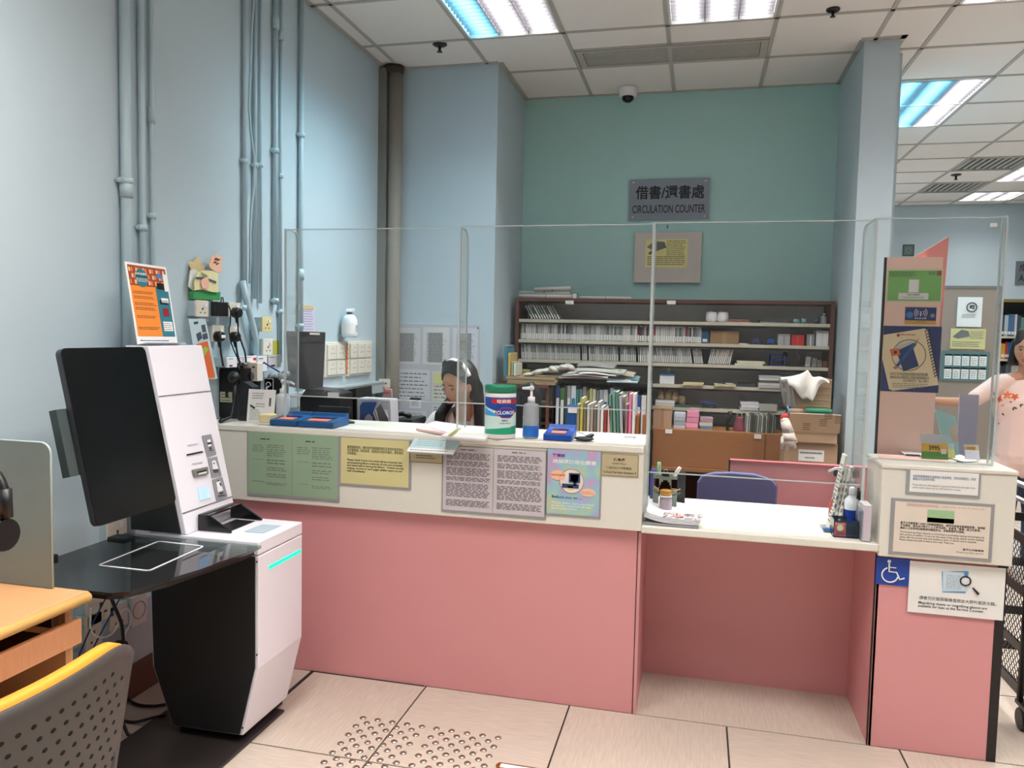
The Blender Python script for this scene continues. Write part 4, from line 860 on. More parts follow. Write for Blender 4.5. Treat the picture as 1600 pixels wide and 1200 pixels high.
# leaning tower
def TX(z): return -1.735-.225*(z-.74)
tw = [(TX(.74), .741), (TX(1.405), 1.405), (-1.98, 1.405), (-1.96, .741)]
prism_xz(tw, KY0+.006, KY1).build('tower', M_kw, t, bevel=.003)
prism_xz([(TX(.74)-.02, .745), (TX(1.405)-.02, 1.400), (-1.978, 1.400), (-1.958, .745)], KY0, KY0+.0055).build('tower_dark_side', M_kd, t)
TU = Vector((0, 1, 0)); TV = Vector((-.225, 0, 1)).normalized(); TN = TU.cross(TV)
P0 = Vector((TX(.74)+.0015, KY0, .74))
def tq(u, v): return atp(u, v, P0, TN)
def tquad(name, px, m, k=1, th=.001, bev=0, off=.0003):
    pts = [tq(*p)+TN*off*k for p in px]; return MB().prism(pts, TN*th).build(name, m, t, bevel=bev)
cr = lambda x, y: (270+x/5.4545, 660+y/5.4545)
def tline(z): q = MB(); x = TX(z)+.0012; q.obox((x-.0006, KY0+.006, z), (0, KY1-KY0-.006, 0), (.002, 0, -.0005), (0, 0, .0022)); q.build('seam', mat('seam_grey', (110, 108, 116), .5), t)
tline(tq(*cr(280, 710)).z); tline(tq(310, 613).z)
M_lav = mat('lavender_grey', (142, 142, 150), .4)
for px in ([(245, 115), (325, 100), (370, 270), (290, 297)], [(295, 308), (375, 290), (415, 455), (330, 475)], [(333, 490), (420, 465), (465, 630), (370, 668)]):
    tquad('icon_panel', [cr(*p) for p in px], M_lav)
for px in ([(290, 150), (315, 145), (325, 200), (298, 208)], [(330, 330), (358, 322), (385, 395), (340, 402)], [(368, 510), (400, 500), (425, 580), (382, 596)]): tquad('icon_card', [cr(*p) for p in px], M_white, 4)
for px in ([(290, 172), (325, 168), (327, 184), (293, 190)], [(305, 215), (325, 212), (327, 224), (308, 228)], [(305, 238), (338, 232), (339, 238), (306, 244)], [(340, 345), (350, 343), (354, 355), (344, 357)], [(335, 407), (385, 402), (388, 412), (338, 418)], [(345, 424), (385, 418), (386, 423), (347, 430)], [(378, 492), (386, 490), (388, 498), (380, 500)], [(392, 516), (402, 514), (410, 540), (400, 543)], [(392, 600), (422, 594), (424, 606), (396, 612)], [(380, 626), (440, 615), (442, 621), (382, 633)]): tquad('icon_mark', [cr(*p) for p in px], M_ink, 8, .0005)
tquad('receipt_slot', [cr(*p) for p in ((115, 272), (252, 243), (255, 256), (118, 285))], M_black, 2)
tquad('card_reader', [cr(*p) for p in ((155, 405), (285, 378), (295, 440), (175, 468))], mat('reader_grey', (140, 138, 132), .35, metal=.4), 2, .008, .003)
tquad('reader_slot', [cr(*p) for p in ((188, 424), (268, 405), (270, 416), (190, 436))], M_black, 2, .0095)
tquad('reader_lip', [cr(*p) for p in ((200, 438), (268, 421), (270, 434), (204, 450))], M_white, 2, .0095)
tquad('scanner_window', [cr(*p) for p in ((208, 565), (302, 545), (320, 640), (230, 668))], mat('scan_blue', (168, 200, 240), .3, emit=.5, var=.25, scale=25), 2)
for px in ((125, 195, 212, 182), (165, 352, 252, 338)): 
    tquad('small_print', [cr(px[0], px[1]-4), cr(px[2], px[3]-4), cr(px[2]+1, px[3]+5), cr(px[0]+1, px[1]+7)], mat('print_lilac', (190, 186, 206), .6), 1, .0004)
# hood on the ledge
f1 = [(-1.735, KY0+.07, .742), (-1.735, KY0+.07, .80), (-1.69, KY0+.07, .80), (-1.60, KY0+.07, .748), (-1.60, KY0+.07, .742)]
MB().prism(f1, (0, .008, 0)).build('hood_fin', M_screen, t, bevel=.002); MB().prism([(x, y+.20, z) for x, y, z in f1], (0, .008, 0)).build('hood_fin', M_screen, t, bevel=.002)
MB().box(-1.735, -1.69, KY0+.078, KY0+.27, .794, .80).build('hood_top', clear('smoked', (90, 96, 104), .05, 1.2), t); MB().box(-1.70, -1.62, KY0+.09, KY0+.255, .7405, .7425).build('sensor_plate', M_black, t)
pad = [atz(*cr(*p), .7412) for p in ((610, 930), (770, 945), (925, 880), (760, 870))]; MB().prism(pad, (0, 0, .001)).build('touch_pad', mat('pad_blue', (176, 194, 206), .3), t)
# big screen
SBx, STx, SB, ST = -1.70, -1.82, .882, 1.405
SV = Vector((STx-SBx, 0, ST-SB)); SL = SV.length; SVn = SV.normalized(); SN = TU.cross(SVn)
def rrect(O, U, V, w, h, r, n=5):
    P_ = []
    for (cx, cy, a0) in ((w-r, r, -PI/2), (w-r, h-r, 0), (r, h-r, PI/2), (r, r, PI)):
        for k in range(n+1): a_ = a0+PI/2*k/n; P_.append(O+U*(cx+r*math.cos(a_))+V*(cy+r*math.sin(a_)))
    return P_
O_ = Vector((SBx, 1.900, SB)); SW = .358
MB().prism(rrect(O_-SN*.022, TU, SVn, SW, SL, .02), SN*.02).build('screen_housing', mat('housing_dark', (58, 60, 66), .4, metal=.2), t, bevel=.002)
MB().prism(rrect(O_-SN*.002, TU, SVn, SW, SL, .02), SN*.002).build('screen_face', M_screen, t)
MB().obox(O_-SN*.05+SVn*.16+TU*(-.035), TU*.42, SVn*.20, SN*.026).build('screen_bracket', mat('bracket_green', (62, 72, 72), .5), t)
MB().obox(O_-SN*.10+SVn*.2+TU*.22, TU*.12, SVn*.14, SN*.05).build('screen_arm', M_dark, t)
# glass work table towards the camera
gp = [(-1.433, 2.345), (-1.431, 2.27), (-1.465, 2.05), (-1.494, 1.95), (-1.525, 1.82), (-1.56, 1.795), (-1.75, 1.79), (-1.97, 1.79), (-1.975, 2.345)]
MB().prism([(x, y, .722) for x, y in gp], (0, 0, .010)).build('glass_top', clear('table_glass', (205, 216, 216), .02, 1.2, haze=.02), t)
ip = [(-1.452, 2.34), (-1.452, 2.27), (-1.51, 1.96), (-1.56, 1.84), (-1.60, 1.822), (-1.75, 1.818), (-1.865, 1.818), (-1.90, 2.34)]
MB().prism([(x, y, .714) for x, y in ip], (0, 0, .0075)).build('black_back_panel', M_gloss, t)
MB().prism([(x*.985-.025, y*.99+.02, .700) for x, y in ip], (0, 0, .012)).build('table_support', M_black, t)
lp = [atz(80+x/6.667, 780+y/6.667, .733) for x, y in ((490, 688), (1020, 745), (1590, 490), (1120, 437))]
LL = []
for i in range(4):
    a_, b_, c_ = lp[i-1], lp[i], lp[(i+1) % 4]; e1 = (a_-b_).normalized()*.014; e2 = (c_-b_).normalized()*.014
    for k in range(5): f = k/4; LL.append(b_+e1*(1-f)**2+e2*f**2)
b = MB(); n = len(LL)
for i in range(n):
    p, q = LL[i], LL[(i+1) % n]; d = (q-p); 
    if d.length < 1e-5: continue
    s_ = d.cross(Vector((0, 0, 1))).normalized()*.003; b.obox(p-s_, d+d.normalized()*.001, s_*2, (0, 0, .0008))
b.build('white_outline', M_white, t)
MB().box(-1.972, -1.955, 1.98, 2.02, .705, .745).build('glass_clamp', M_dark, t); MB().box(-1.972, -1.90, 2.25, 2.30, .705, .740).build('glass_clamp', M_dark, t)
# orange poster standing on the tower
t = thing('poster_stand', 'orange and teal printed poster in a clear stand on top of the kiosk', 'poster', (-1.93, 2.5, 1.408))
PXp = Vector((-1.935, 2.40, 1.408)); PN = Vector((1, 0, .18)).normalized()
q = [atp(u, v, PXp, PN) for u, v in ((213, 540), (276, 540), (265, 421), (197, 410))]
PU = (q[1]-q[0]).normalized(); PV = (q[3]-q[0]); PV = (PV-PU*PV.dot(PU)).normalized()
hh = ((q[3]-q[0]).dot(PV)+(q[2]-q[1]).dot(PV))/2; O_ = q[0].copy(); O_.z = max(O_.z, 1.41)
skew = (q[3]-q[0]).dot(PU); O_ += PU*(skew/2)
S = Surf(O_, PU, PV, (q[1]-q[0]).length, hh, t); S.slab('sheet', M_paper, .003)
M_or = mat('print_orange', (240, 140, 50), .6); M_te = mat('print_teal', (42, 118, 134), .6)
S.rects('orange_field', [(.04, .10, .64, .72)], M_or); S.rects('teal_field', [(.64, .10, .96, .72)], M_te); S.rects('shelf_picture', [(.04, .72, .96, .97)], simple((150, 76, 44), .6))
S.rects('picture_books', [(.05+.055*k, .74+.075*j, .09+.055*k, .79+.075*j, (k+j) % 3) for k in range(16) for j in range(3)], [simple((222, 130, 70), .6), simple((176, 60, 40), .6), simple((240, 190, 140), .6)], 2, stuff=True)
S.disc('title_disc', .33, .82, .031, M_te, 3, ry=.034); S.text('自助借書機', .19, .855, .47, .885, M_paper, 4, .01); S.text('還書及續借', .19, .825, .47, .85, M_ink, 4, .01); S.greek(.19, .77, .50, .82, 3, M_paper, k=4)
for y in (.66, .60, .52, .46, .36, .22): S.greek(.08, y-.04, .60, y, 2, M_ink, k=2, wmin=.03, wmax=.1)
S.rects('side_box', [(.70, .17, .93, .29)], M_paper, 2); S.greek(.71, .18, .92, .28, 4, k=3)
S.rects('picture_device', [(.68, .70, .86, .78, 0), (.72, .84, .84, .90, 2), (.87, .68, .97, .9, 3), (.70, .51, .90, .56, 0), (.74, .53, .92, .59, 3), (.74, .36, .88, .46, 1)], [M_black, simple((150, 30, 40), .5), simple((50, 130, 200), .5), M_paper], 3)
S.greek(.08, .03, .9, .07, 1, simple((60, 80, 150), .6), k=1); MB().obox(S.pt(0, 0, 0)-S.N*.01-Vector((0, 0, .003)), S.U*S.w, S.N*.05, Vector((0, 0, .003))).build('stand_foot', M_clearp, t)

# ================================================================== LEFT WALL FITTINGS
WX = XW
def socket(lab, u0, v0, u1, v1, x=WX+.045, m=M_cream, box=True, cat='socket', name='wall_socket', holes=True, sw=True):
    t = thing(name, lab, cat, (WX, 0, 0)); S = xsurf(u0, v0, u1, v1, x, t)
    t.location = Vector((WX, S.O.y+S.w/2, S.O.z)); 
    MB().box(WX, x-.010, S.O.y+.003, S.O.y+S.w-.003, S.O.z+.003, S.O.z+S.h-.003).build('back_box', M_pipe, t)
    S.slab('face_plate', m, .010, bevel=.002)
    if holes:
        for (a_, b_, c_, d_) in ((.45, .42, .55, .55), (.27, .22, .38, .28), (.62, .22, .73, .28)): S.rects('pin_hole', [(a_, b_, c_, d_)], M_dark)
    if sw: S.slab('rocker', M_white, -.004, .6, .62, .78, .80)
    return t, S
kx, ky = 280, 440; kk = 7.5
K = lambda x, y: (kx+x/kk, ky+y/kk)
socket('single wall socket below the green base of the paper decoration', *K(200, 215), *K(348, 415))
socket('left half of the upper twin socket, covered by a black adapter', *K(395, 225), *K(555, 415), holes=False, sw=False)
socket('right half of the upper twin socket with a black plug in it', *K(585, 240), *K(718, 420), holes=False)
socket('lower left socket with a labelled black plug', *K(392, 512), *K(530, 700), holes=False)
socket('lower right socket with a black plug and two cables', *K(592, 525), *K(712, 705), holes=False)
socket('upper yellowish switch box at the end of a conduit', *K(975, 412), *K(1088, 590), x=WX+.07, m=mat('yellow_cream', (222, 208, 150), .5))
socket('lower cream switch box beside the olive sticky note', *K(985, 668), *K(1100, 855), x=WX+.07)
S0 = xsurf(*K(1102, 690), *K(1180, 850), WX+.002, None); o = MB().box(WX, WX+.002, S0.O.y, S0.O.y+S0.w, S0.O.z, S0.O.z+S0.h).build('sticky_note', simple((176, 172, 60), .8)); tag(o, 'olive yellow sticky note on the wall beside the cream switch box', 'note')
def plug(lab, u, v, r=.024, lbl=False):
    p = atx(u, v, WX+.065); t = thing('power_plug', lab, 'plug', (WX+.05, p.y, p.z)); b = MB(); b.lathe((WX+.0455, p.y, p.z), [(r, 0), (r, .022), (r*.8, .034)], 16, axis='x'); b.build('body', M_black, t)
    MB().tube([(WX+.06, p.y, p.z-r*.8), (WX+.062, p.y, p.z-r*2)], [.009, .005], 8).build('strain_relief', M_black, t)
    if lbl: MB().box(WX+.079, WX+.0805, p.y-.012, p.y+.018, p.z-.006, p.z+.008).build('label', M_paper, t)
    return p
p1 = plug('black plug in the upper right socket', *K(685, 365)); p2 = plug('black plug with white label in the lower left socket', *K(480, 645), lbl=True); p3 = plug('black plug in the lower right socket', *K(665, 650))
pa = atx(*K(510, 320), WX+.075); t = thing('power_adapter', 'square black power adapter plugged into the upper left socket', 'adapter', (WX+.05, pa.y, pa.z)); S = xsurf(*K(445, 232), *K(580, 410), WX+.08, t)
MB().box(WX+.046, WX+.08, S.O.y, S.O.y+S.w, S.O.z, S.O.z+S.h).build('body', M_black, t, bevel=.004); MB().tube([(WX+.07, pa.y-.005, S.O.z+S.h-.003), (WX+.07, pa.y-.003, S.O.z+S.h+.02), (WX+.07, pa.y+.008, S.O.z+S.h+.02), (WX+.07, pa.y+.014, S.O.z+S.h-.003)], .0028, 6).build('cable_loop', M_black, t)
def cable(lab, pts, r=.003, m=None, name='cable'): 
    P_ = [Vector(p) for p in pts]; Q = []
    for i in range(len(P_)-1):
        a, b, c, d = P_[max(i-1, 0)], P_[i], P_[i+1], P_[min(i+2, len(P_)-1)]
        for k in range(5):
            f = k/5; Q.append(.5*((2*b)+(c-a)*f+(2*a-5*b+4*c-d)*f*f+(3*b-a-3*c+d)*f**3))
    Q.append(P_[-1])
    o = MB().tube(Q, r, 6).build(name, m or M_black); return tag(o, lab, 'cable')
wp = lambda x, y, X=.09: atx(*K(x, y), WX+X)
cable('thin black cable falling from the square adapter', [wp(575, 280), wp(600, 340), wp(600, 480), wp(585, 560), wp(600, 680), wp(640, 800), wp(700, 940), wp(725, 1050)])
cable('black cable hanging from the upper right plug', [wp(685, 430), wp(690, 520), wp(695, 600, .1), wp(740, 740, .1), wp(770, 830, .1), wp(785, 950, .1)], .004)
cable('black cable hanging from the lower right plug', [wp(665, 700), wp(668, 760), wp(685, 860), wp(710, 950)], .0045)
cable('black cable hanging from the labelled plug', [wp(482, 705), wp(485, 800), wp(500, 900), wp(515, 990)], .0045)
# paper cut-out decoration
t = thing('paper_cutout', 'layered pastel paper cut-out figure with green base on the wall', 'decoration', (WX, 2.98, 1.6))
def wpoly(name, pts, m, x, th=.003): q_ = [atx(190+a_/8, 400+b_/8, WX+x) for a_, b_ in pts]; return MB().prism(q_, (th, 0, 0)).build(name, m, t)
wpoly('tan_shape', [(860, 160), (830, 90), (850, 70), (890, 70), (930, 20), (965, 25), (985, 60), (985, 115), (1030, 125), (1030, 160), (980, 220), (900, 230)], simple((214, 190, 140), .8), .012)
wpoly('green_base', [(845, 440), (1190, 450), (1180, 555), (850, 535)], simple((60, 150, 84), .8), .01, .02)
wpoly('pale_wing', [(850, 180), (900, 160), (960, 200), (990, 430), (890, 435), (830, 380)], simple((220, 226, 220), .8), .018)
wpoly('pink_head', [(1100, 70), (1120, 0), (1180, -20), (1250, 20), (1255, 90), (1225, 120), (1255, 180), (1230, 210), (1170, 195), (1100, 150), (1085, 100)], simple((240, 190, 160), .8), .03)
wpoly('cream_body', [(905, 430), (900, 330), (945, 210), (1020, 180), (1120, 185), (1200, 215), (1200, 455), (1130, 450), (1000, 415)], simple((230, 220, 170), .8), .035)
wpoly('belt', [(930, 262), (1045, 268), (1175, 315), (1178, 340), (1040, 295), (930, 285)], simple((70, 90, 110), .8), .039); wpoly('pink_bow', [(1000, 290), (1060, 265), (1085, 300), (1080, 400), (1000, 400), (985, 330)], simple((238, 186, 160), .8), .042)
wpoly('green_leaf', [(990, 205), (1050, 230), (1080, 260), (1060, 262), (1010, 230)], simple((130, 160, 120), .8), .042)
for a_, b_ in ((1160, 35), (1190, 45), (1150, 75), (1180, 95)): wpoly('squiggle', [(a_, b_), (a_+30, b_-8), (a_+34, b_+2), (a_+6, b_+12)], M_ink, .034)
# white device boxes row
for k, (x0, x1, y0, y1, l) in enumerate(((565, 680, 888, 1003, 'left white wall box above the black cabinet'), (690, 765, 880, 950, 'small middle white wall box with print'), (770, 908, 872, 960, 'pink-tinted wall box with a red label'), (920, 1032, 872, 1050, 'right white box with a blue cable plugged in'), (1045, 1195, 862, 1005, 'grey boxed device behind the plastic bag'))):
    t, S = socket(l, *K(x0, y0), *K(x1, y1), x=WX+.09, m=M_white if k != 4 else simple((196, 196, 196), .5), holes=False, sw=False, cat='box', name='device_box')
    S.greek(.1, .75, .6, .95, 1)
    if k == 2: S.rects('red_label', [(.7, .4, .95, .75)], simple((200, 50, 60), .6))
    S.rects('port', [(.2, .1, .5, .25)], M_dark)
cable('blue network cable looping from the right white box', [wp(965, 965, .1), wp(1000, 955, .13), wp(1050, 985, .14), (WX+.15, 3.75, 1.14), (WX+.15, 3.7, 1.10)], .004, simple((50, 70, 130), .5))
t = thing('flip_calendar', 'small hanging wall calendar with lilac pages above the monitor', 'calendar', (WX, 3.98, 1.4))
S = xsurf(468, 477, 493, 518, WX+.02, t); S.slab('pages', simple((206, 204, 226), .7), .004); S.greek(.1, .05, .9, .85, 8, simple((150, 150, 180), .7)); S.slab('header', simple((210, 190, 140), .7), -.003, -.05, .88, .85, 1.02); MB().box(WX, WX+.016, S.O.y, S.O.y+S.w, S.O.z+S.h*.9, S.O.z+S.h).build('hanger', M_grey, t)
t = thing('spray_bottle', 'white spray bottle with white trigger hanging on the left wall', 'bottle', (WX+.06, 4.4, 1.36))
p = atx(546, 527, WX+.06); pt_ = atx(546, 483, WX+.06); h = pt_.z-p.z; q_ = (WX+.06, p.y, p.z)
MB().lathe(q_, [(.045, 0), (.048, .01), (.048, h*.62), (.034, h*.76), (.016, h*.82)], 20).build('body', mat('bottle_white', (224, 230, 232), .3), t); MB().lathe(q_, [(.049, h*.12), (.049, h*.5)], 20, cap=False).build('label', M_paper, t)
MB().lathe(q_, [(.018, h*.8), (.018, h*.9)], 12).build('collar', simple((60, 80, 110), .4), t)
MB().prism([(WX+.045, p.y-.03, p.z+h*.9), (WX+.045, p.y+.025, p.z+h*.9), (WX+.045, p.y+.05, p.z+h*.97), (WX+.045, p.y+.045, p.z+h*1.03), (WX+.045, p.y-.02, p.z+h*1.01)], (.03, 0, 0)).build('spray_head', M_white, t, bevel=.003)
S = Surf((WX+.109, p.y-.02, p.z+h*.2), (0, 1, 0), (0, 0, 1), .04, h*.25, t); S.greek(0, 0, 1, 1, 4)
MB().box(WX, WX+.02, p.y-.03, p.y+.03, p.z-.004, p.z+.02).build('wall_bracket', M_grey, t)
def swpanel(lab, u0, v0, u1, v1, nx, ny, orange=False):
    t = thing('switch_panel', lab, 'switches', (WX, 0, 0)); S = xsurf(u0, v0, u1, v1, WX+.03, t); t.location = Vector((WX, S.O.y+S.w/2, S.O.z))
    MB().box(WX, WX+.02, S.O.y, S.O.y+S.w, S.O.z, S.O.z+S.h).build('mount', M_cream, t, bevel=.003)
    for i in range(nx):
        for j in range(ny):
            S.slab('face_plate', M_cream, .01, .06+.88*i/nx, .06+.9*j/ny, .02+.92*(i+1)/nx, .01+.92*(j+1)/ny, bevel=.002)
            for (a_, b_) in ((.35, .35), (.65, .35), (.5, .65)): S.rects('pin_hole', [(.06+.88*(i+a_)/nx, .06+.9*(j+b_)/ny, .06+.88*(i+a_+.08)/nx, .06+.9*(j+b_+.06)/ny)], M_dark)
    if orange: 
        n = 16; MB().tube([S.pt(.98+.03*math.sin(k*2.5), .05+.9*k/n, 12) for k in range(n+1)], .006, 6).build('orange_coil', simple((232, 140, 70), .5), t)
    return t
swpanel('left wall panel of four cream plates with an orange coil on its edge', 511, 535, 541, 587, 2, 2, True); swpanel('right wall panel of small cream sockets beside the corner column', 546, 533, 583, 584, 3, 2)
# sockets and cables under the kiosk table
for k, (u0, v0, u1, v1, l) in enumerate(((136, 925, 178, 962, 'leftmost socket box under the kiosk table'), (172, 950, 200, 975, 'small middle socket under the kiosk table'), (205, 935, 230, 970, 'round-centred socket box under the kiosk table'), (134, 965, 160, 1010, 'lower beige socket box behind the desk corner'))):
    t, S = socket(l, u0, v0, u1, v1, x=WX+.060, sw=False, holes=k != 2)
    if k == 2: S.ring('ring', .5, .5, S.h*.28, .002, M_grey)
socket('double socket with grey plugs seen under the tilted screen', 168, 814, 199, 846, x=WX+.04)
up = lambda u, v, X=.1: atx(u, v, WX+X)
cable('black power cable falling from the kiosk table to the floor', [up(170, 925, .25), up(180, 950, .22), up(190, 975, .2), up(193, 1005, .18), up(196, 1040, .15), (WX+.2, 2.30, .012), (WX+.35, 2.42, .010)], .006)
cable('white cable looping between the sockets under the table', [up(142, 950), up(142, 985), up(160, 996), up(180, 985), up(190, 955), up(202, 955), up(203, 975), up(196, 990), up(193, 1010)], .004, M_white)
cable('thin blue cable slanting left under the kiosk table', [up(165, 935), up(140, 985), up(105, 1070)], .003, simple((40, 60, 110), .5)); cable('second thin blue cable crossing the black one', [up(190, 930), up(160, 985), up(118, 1068)], .003, simple((40, 60, 110), .5))
cable('black cable on the floor running to the kiosk foot', [atz(190, 1080, .008), atz(200, 1092, .008), atz(215, 1101, .008), atz(240, 1103, .008), atz(262, 1100, .008)], .006)
cable('second floor cable nearer the dark base plate', [atz(188, 1125, .008), atz(210, 1128, .008), atz(235, 1122, .008), atz(258, 1117, .018)], .005)
t = thing('cable_coil', 'coil of black cable hanging behind the perforated chair', 'cable', tuple(up(188, 1015))); c0 = up(186, 1018)
for r_ in (.03, .036): MB().tube([(c0.x+.008*math.sin(k), c0.y+r_*math.cos(k*PI/8), c0.z+r_*math.sin(k*PI/8)) for k in range(16)], .006, 6, closed=True).build('loop', M_black, t)

# ================================================================== SIGNS ON THE COUNTER FRONT
FY = 2.946
def sign(name, lab, px, y=FY, th=.004, fm=None, bevel=.001):
    t = thing(name, lab, 'sign', (0, y, 0)); S = ysurf(*px, y, t); t.location = Vector((S.O.x+S.w/2, y, S.O.z)); S.slab('holder', fm or mat('holder_grey', (150, 150, 152), .35), th, bevel=bevel); return t, S
M_grn = mat('paper_green', (150, 176, 146), .55, var=.03); M_yel = mat('paper_yellow', (212, 204, 146), .55, var=.03)
t, S = sign('notice_holder', 'green double notice sheet in a clear holder at the left of the counter', (386, 672, 530, 785))
for k in (0, 1):
    S.rects('green_sheet', [(.015+.487*k, .04, .495+.487*k, .985)], M_grn)
    S.greek(.15+.49*k, .86, .27+.49*k, .91, 1, M_ink, k=2)
    for (a_, b_) in ((.80, .62), (.58, .50), (.46, .40), (.36, .30), (.22, .18)): S.greek(.06+.49*k, b_+.06, .2+.49*k, a_, max(1, int((a_-b_)*24)), k=2); S.greek(.22+.49*k, b_, .44+.49*k, a_+.01, max(2, int((a_-b_)*34)), k=2)
t, S = sign('notice_holder', 'yellow notice asking readers to check borrowed materials, in grey holder', (532, 682, 642, 766))
S.rects('yellow_sheet', [(.01, .045, .965, .985)], M_yel)
S.text('離開圖書館前，請檢查所借圖書館資料及其附件是否齊全，\n並完整無損。如有缺頁、破損或任何附件遺失，請即通知\n本館職員。', .10, .64, .90, .83, M_ink, 2)
S.text('Please check if your borrowed library materials and\naccompanying library materials (if any) are complete\nand intact before leaving the library.   If there are any\nmissing, marked or torn pages, please report to our\nstaff immediately.', .10, .28, .90, .56, M_ink, 2, .015)
M_brs = mat('plaque_brass', (200, 186, 150), .4, metal=.2); M_brs2 = mat('plaque_rim', (150, 136, 92), .4, metal=.3)
t, S = sign('name_plaque', 'beige name plaque half hidden under the hanging blue leaflet', (640, 704, 692, 725), fm=M_brs2)
S.rects('plate', [(.03, .08, .97, .94)], M_brs); S.greek(.2, .35, .8, .75, 2, M_ink, k=2)
t, S = sign('notice_holder', 'grey double notice sheet packed with small print on the counter', (691, 695, 853, 812))
for k in (0, 1):
    S.rects('grey_sheet', [(.015+.487*k, .035, .495+.487*k, .985)], mat('paper_lilac', (202, 194, 198), .6))
    S.greek(.18+.49*k, .93, .34+.49*k, .97, 1, M_ink, k=2)
    for (a_, b_, n) in ((.90, .80, 5), (.78, .70, 4), (.68, .56, 6), (.54, .48, 3), (.45, .24, 9), (.20, .10, 5)): S.greek(.045+.49*k, b_, .47+.49*k, a_, n, mat('print_dark', (96, 92, 96), .8), k=2, thick=.5, ragged=.08)
t, S = sign('poster_holder', 'pastel rainbow before-you-go poster with computer drawing on the counter', (854, 698, 938, 811))
mg = mat('pastel_print', (190, 186, 200), .5)
nt = mg.node_tree; N = nt.nodes; tc = [n for n in N if n.type == 'TEX_COORD'][0]; vr = N.new('ShaderNodeValToRGB'); nz = N.new('ShaderNodeTexNoise'); nz.inputs['Scale'].default_value = 9
mpp = N.new('ShaderNodeMapping'); nt.links.new(tc.outputs['Object'], mpp.inputs[0]); nt.links.new(mpp.outputs[0], nz.inputs[0]); nt.links.new(nz.outputs[0], vr.inputs[0])
for k, (pos, c) in enumerate(((.3, (206, 190, 160)), (.42, (170, 204, 176)), (.52, (150, 190, 214)), (.62, (196, 160, 200)), (.75, (220, 180, 196)))):
    e = vr.color_ramp.elements[k] if k < 2 else vr.color_ramp.elements.new(pos); e.position = pos; e.color = rgb(c)
nt.links.new(vr.outputs[0], N['Principled BSDF'].inputs['Base Color'])
S.rects('poster_sheet', [(.03, .03, .97, .97)], mg)
M_nv = mat('print_navy', (34, 60, 130), .6)
S.text('離開前', .12, .86, .34, .91, M_nv, 2, .02); S.text('請歸還已借出圖書', .12, .77, .90, .83, M_paper, 2, .02)
S.disc('round_picture', .47, .52, .047, simple((232, 222, 214), .6), 2); S.ring('ring', .47, .52, .047, .0012, simple((200, 120, 90), .6), 3)
S.rects('computer_picture', [(.42, .50, .62, .64, 0), (.45, .52, .59, .62, 1), (.30, .42, .60, .48, 0), (.50, .46, .56, .52, 0), (.40, .395, .50, .45, 2)], [simple((40, 62, 110), .6), simple((170, 214, 220), .6), simple((220, 206, 130), .6)], 4)
S.disc('speech_bubble', .22, .60, .030, simple((240, 190, 160), .6), 4, ry=.02); S.text('請查看掃描器', .10, .585, .34, .615, simple((220, 90, 60)), 5); S.disc('speech_bubble', .77, .37, .030, simple((240, 200, 170), .6), 4, ry=.016); S.greek(.65, .345, .89, .395, 2, simple((220, 90, 60)), k=5)
S.text('Before you go ...', .12, .25, .66, .30, M_nv, 2, .02); S.text('Please make sure you have\nproperly returned all the\nborrowed items', .12, .10, .88, .21, M_paper, 2, .01)
t, S = sign('name_plaque', 'brass staff name plaque at the right end of the high counter', (940, 708, 997, 746), fm=M_brs2)
S.rects('plate', [(.02, .03, .98, .97)], M_brs); S.text('陳美儀', .34, .68, .64, .82, M_ink, 2, .01); S.text('CHAN Mei-yi', .30, .51, .67, .61, M_ink, 2); S.text('二級文化工作助理員', .14, .31, .82, .43, M_ink, 2); S.text('Cultural Services Assistant II', .05, .12, .94, .23, M_ink, 2, .01)
t, S = sign('notice_holder', 'small white bilingual notice strip on top of the right counter block', (1417, 731, 1531, 779), fm=M_clearp)
S.rects('white_sheet', [(.05, .1, .97, .93)], M_paper); S.text('如長時間離開座位請將個人物品帶走，切勿佔用座位。多謝\n讀者合作並保持安靜。', .09, .55, .93, .76, simple((60, 110, 150)), 2)
S.text('Please take your belongings for a period of time from the desk. If you\nneed to assist, please ask our staff behind the counter.', .09, .22, .93, .42, M_inkg, 2)
t, S = sign('notice_holder', 'large cream library notice with a green card picture on the right block', (1393, 778, 1549, 878))
S.rects('cream_sheet', [(.04, .05, .965, .95)], simple((226, 214, 200), .5)); 
for k in range(9): S.ring('diamond', .17+.035*k, .905, .0055, .0005, simple((200, 110, 100)), 3, n=4)
S.greek(.50, .89, .95, .92, 1, simple((190, 150, 140)), k=2)
S.rects('card_picture', [(.36, .62, .62, .84, 0), (.36, .62, .62, .70, 1), (.46, .655, .60, .69, 2), (.375, .66, .43, .675, 3)], [simple((160, 196, 150)), simple((226, 220, 140)), M_ink, simple((90, 150, 60))], 3)
S.text('香港公共圖書館一向致力推廣閱讀風氣，鼓勵市民善用圖書館服務，為照顧\n不同讀者，請先為行動不便人士提供協助，並愛惜「圖書」與公共資源。\n讀者人士如有特別需要請向職員提出，本館樂意提供協助。', .10, .46, .92, .60, M_ink, 2, .01)
S.text('The Hong Kong Public Libraries is committed to promoting reading and providing the\nbest services to readers. To care for the needs of the young, elderly and the disabled,\nplease offer the unused seats and facilities to them. A Library card is required.\nPlease contact the staff on duty at your visit. Thank you.', .10, .25, .92, .43, M_ink, 2)
S.text('香港公共圖書館', .72, .16, .92, .20, M_ink, 2, .01); S.text('Hong Kong Public Libraries', .66, .11, .92, .14, M_ink, 2)
FY2 = 2.975
t, S = sign('wheelchair_sign', 'blue square wheelchair access sign under the right stone band', (1370, 870, 1421, 917), y=FY2, fm=mat('sign_blue', (24, 66, 160), .4))
b = MB(); pt = S.pt; M_w2 = mat('sign_white', (240, 240, 242), .5)
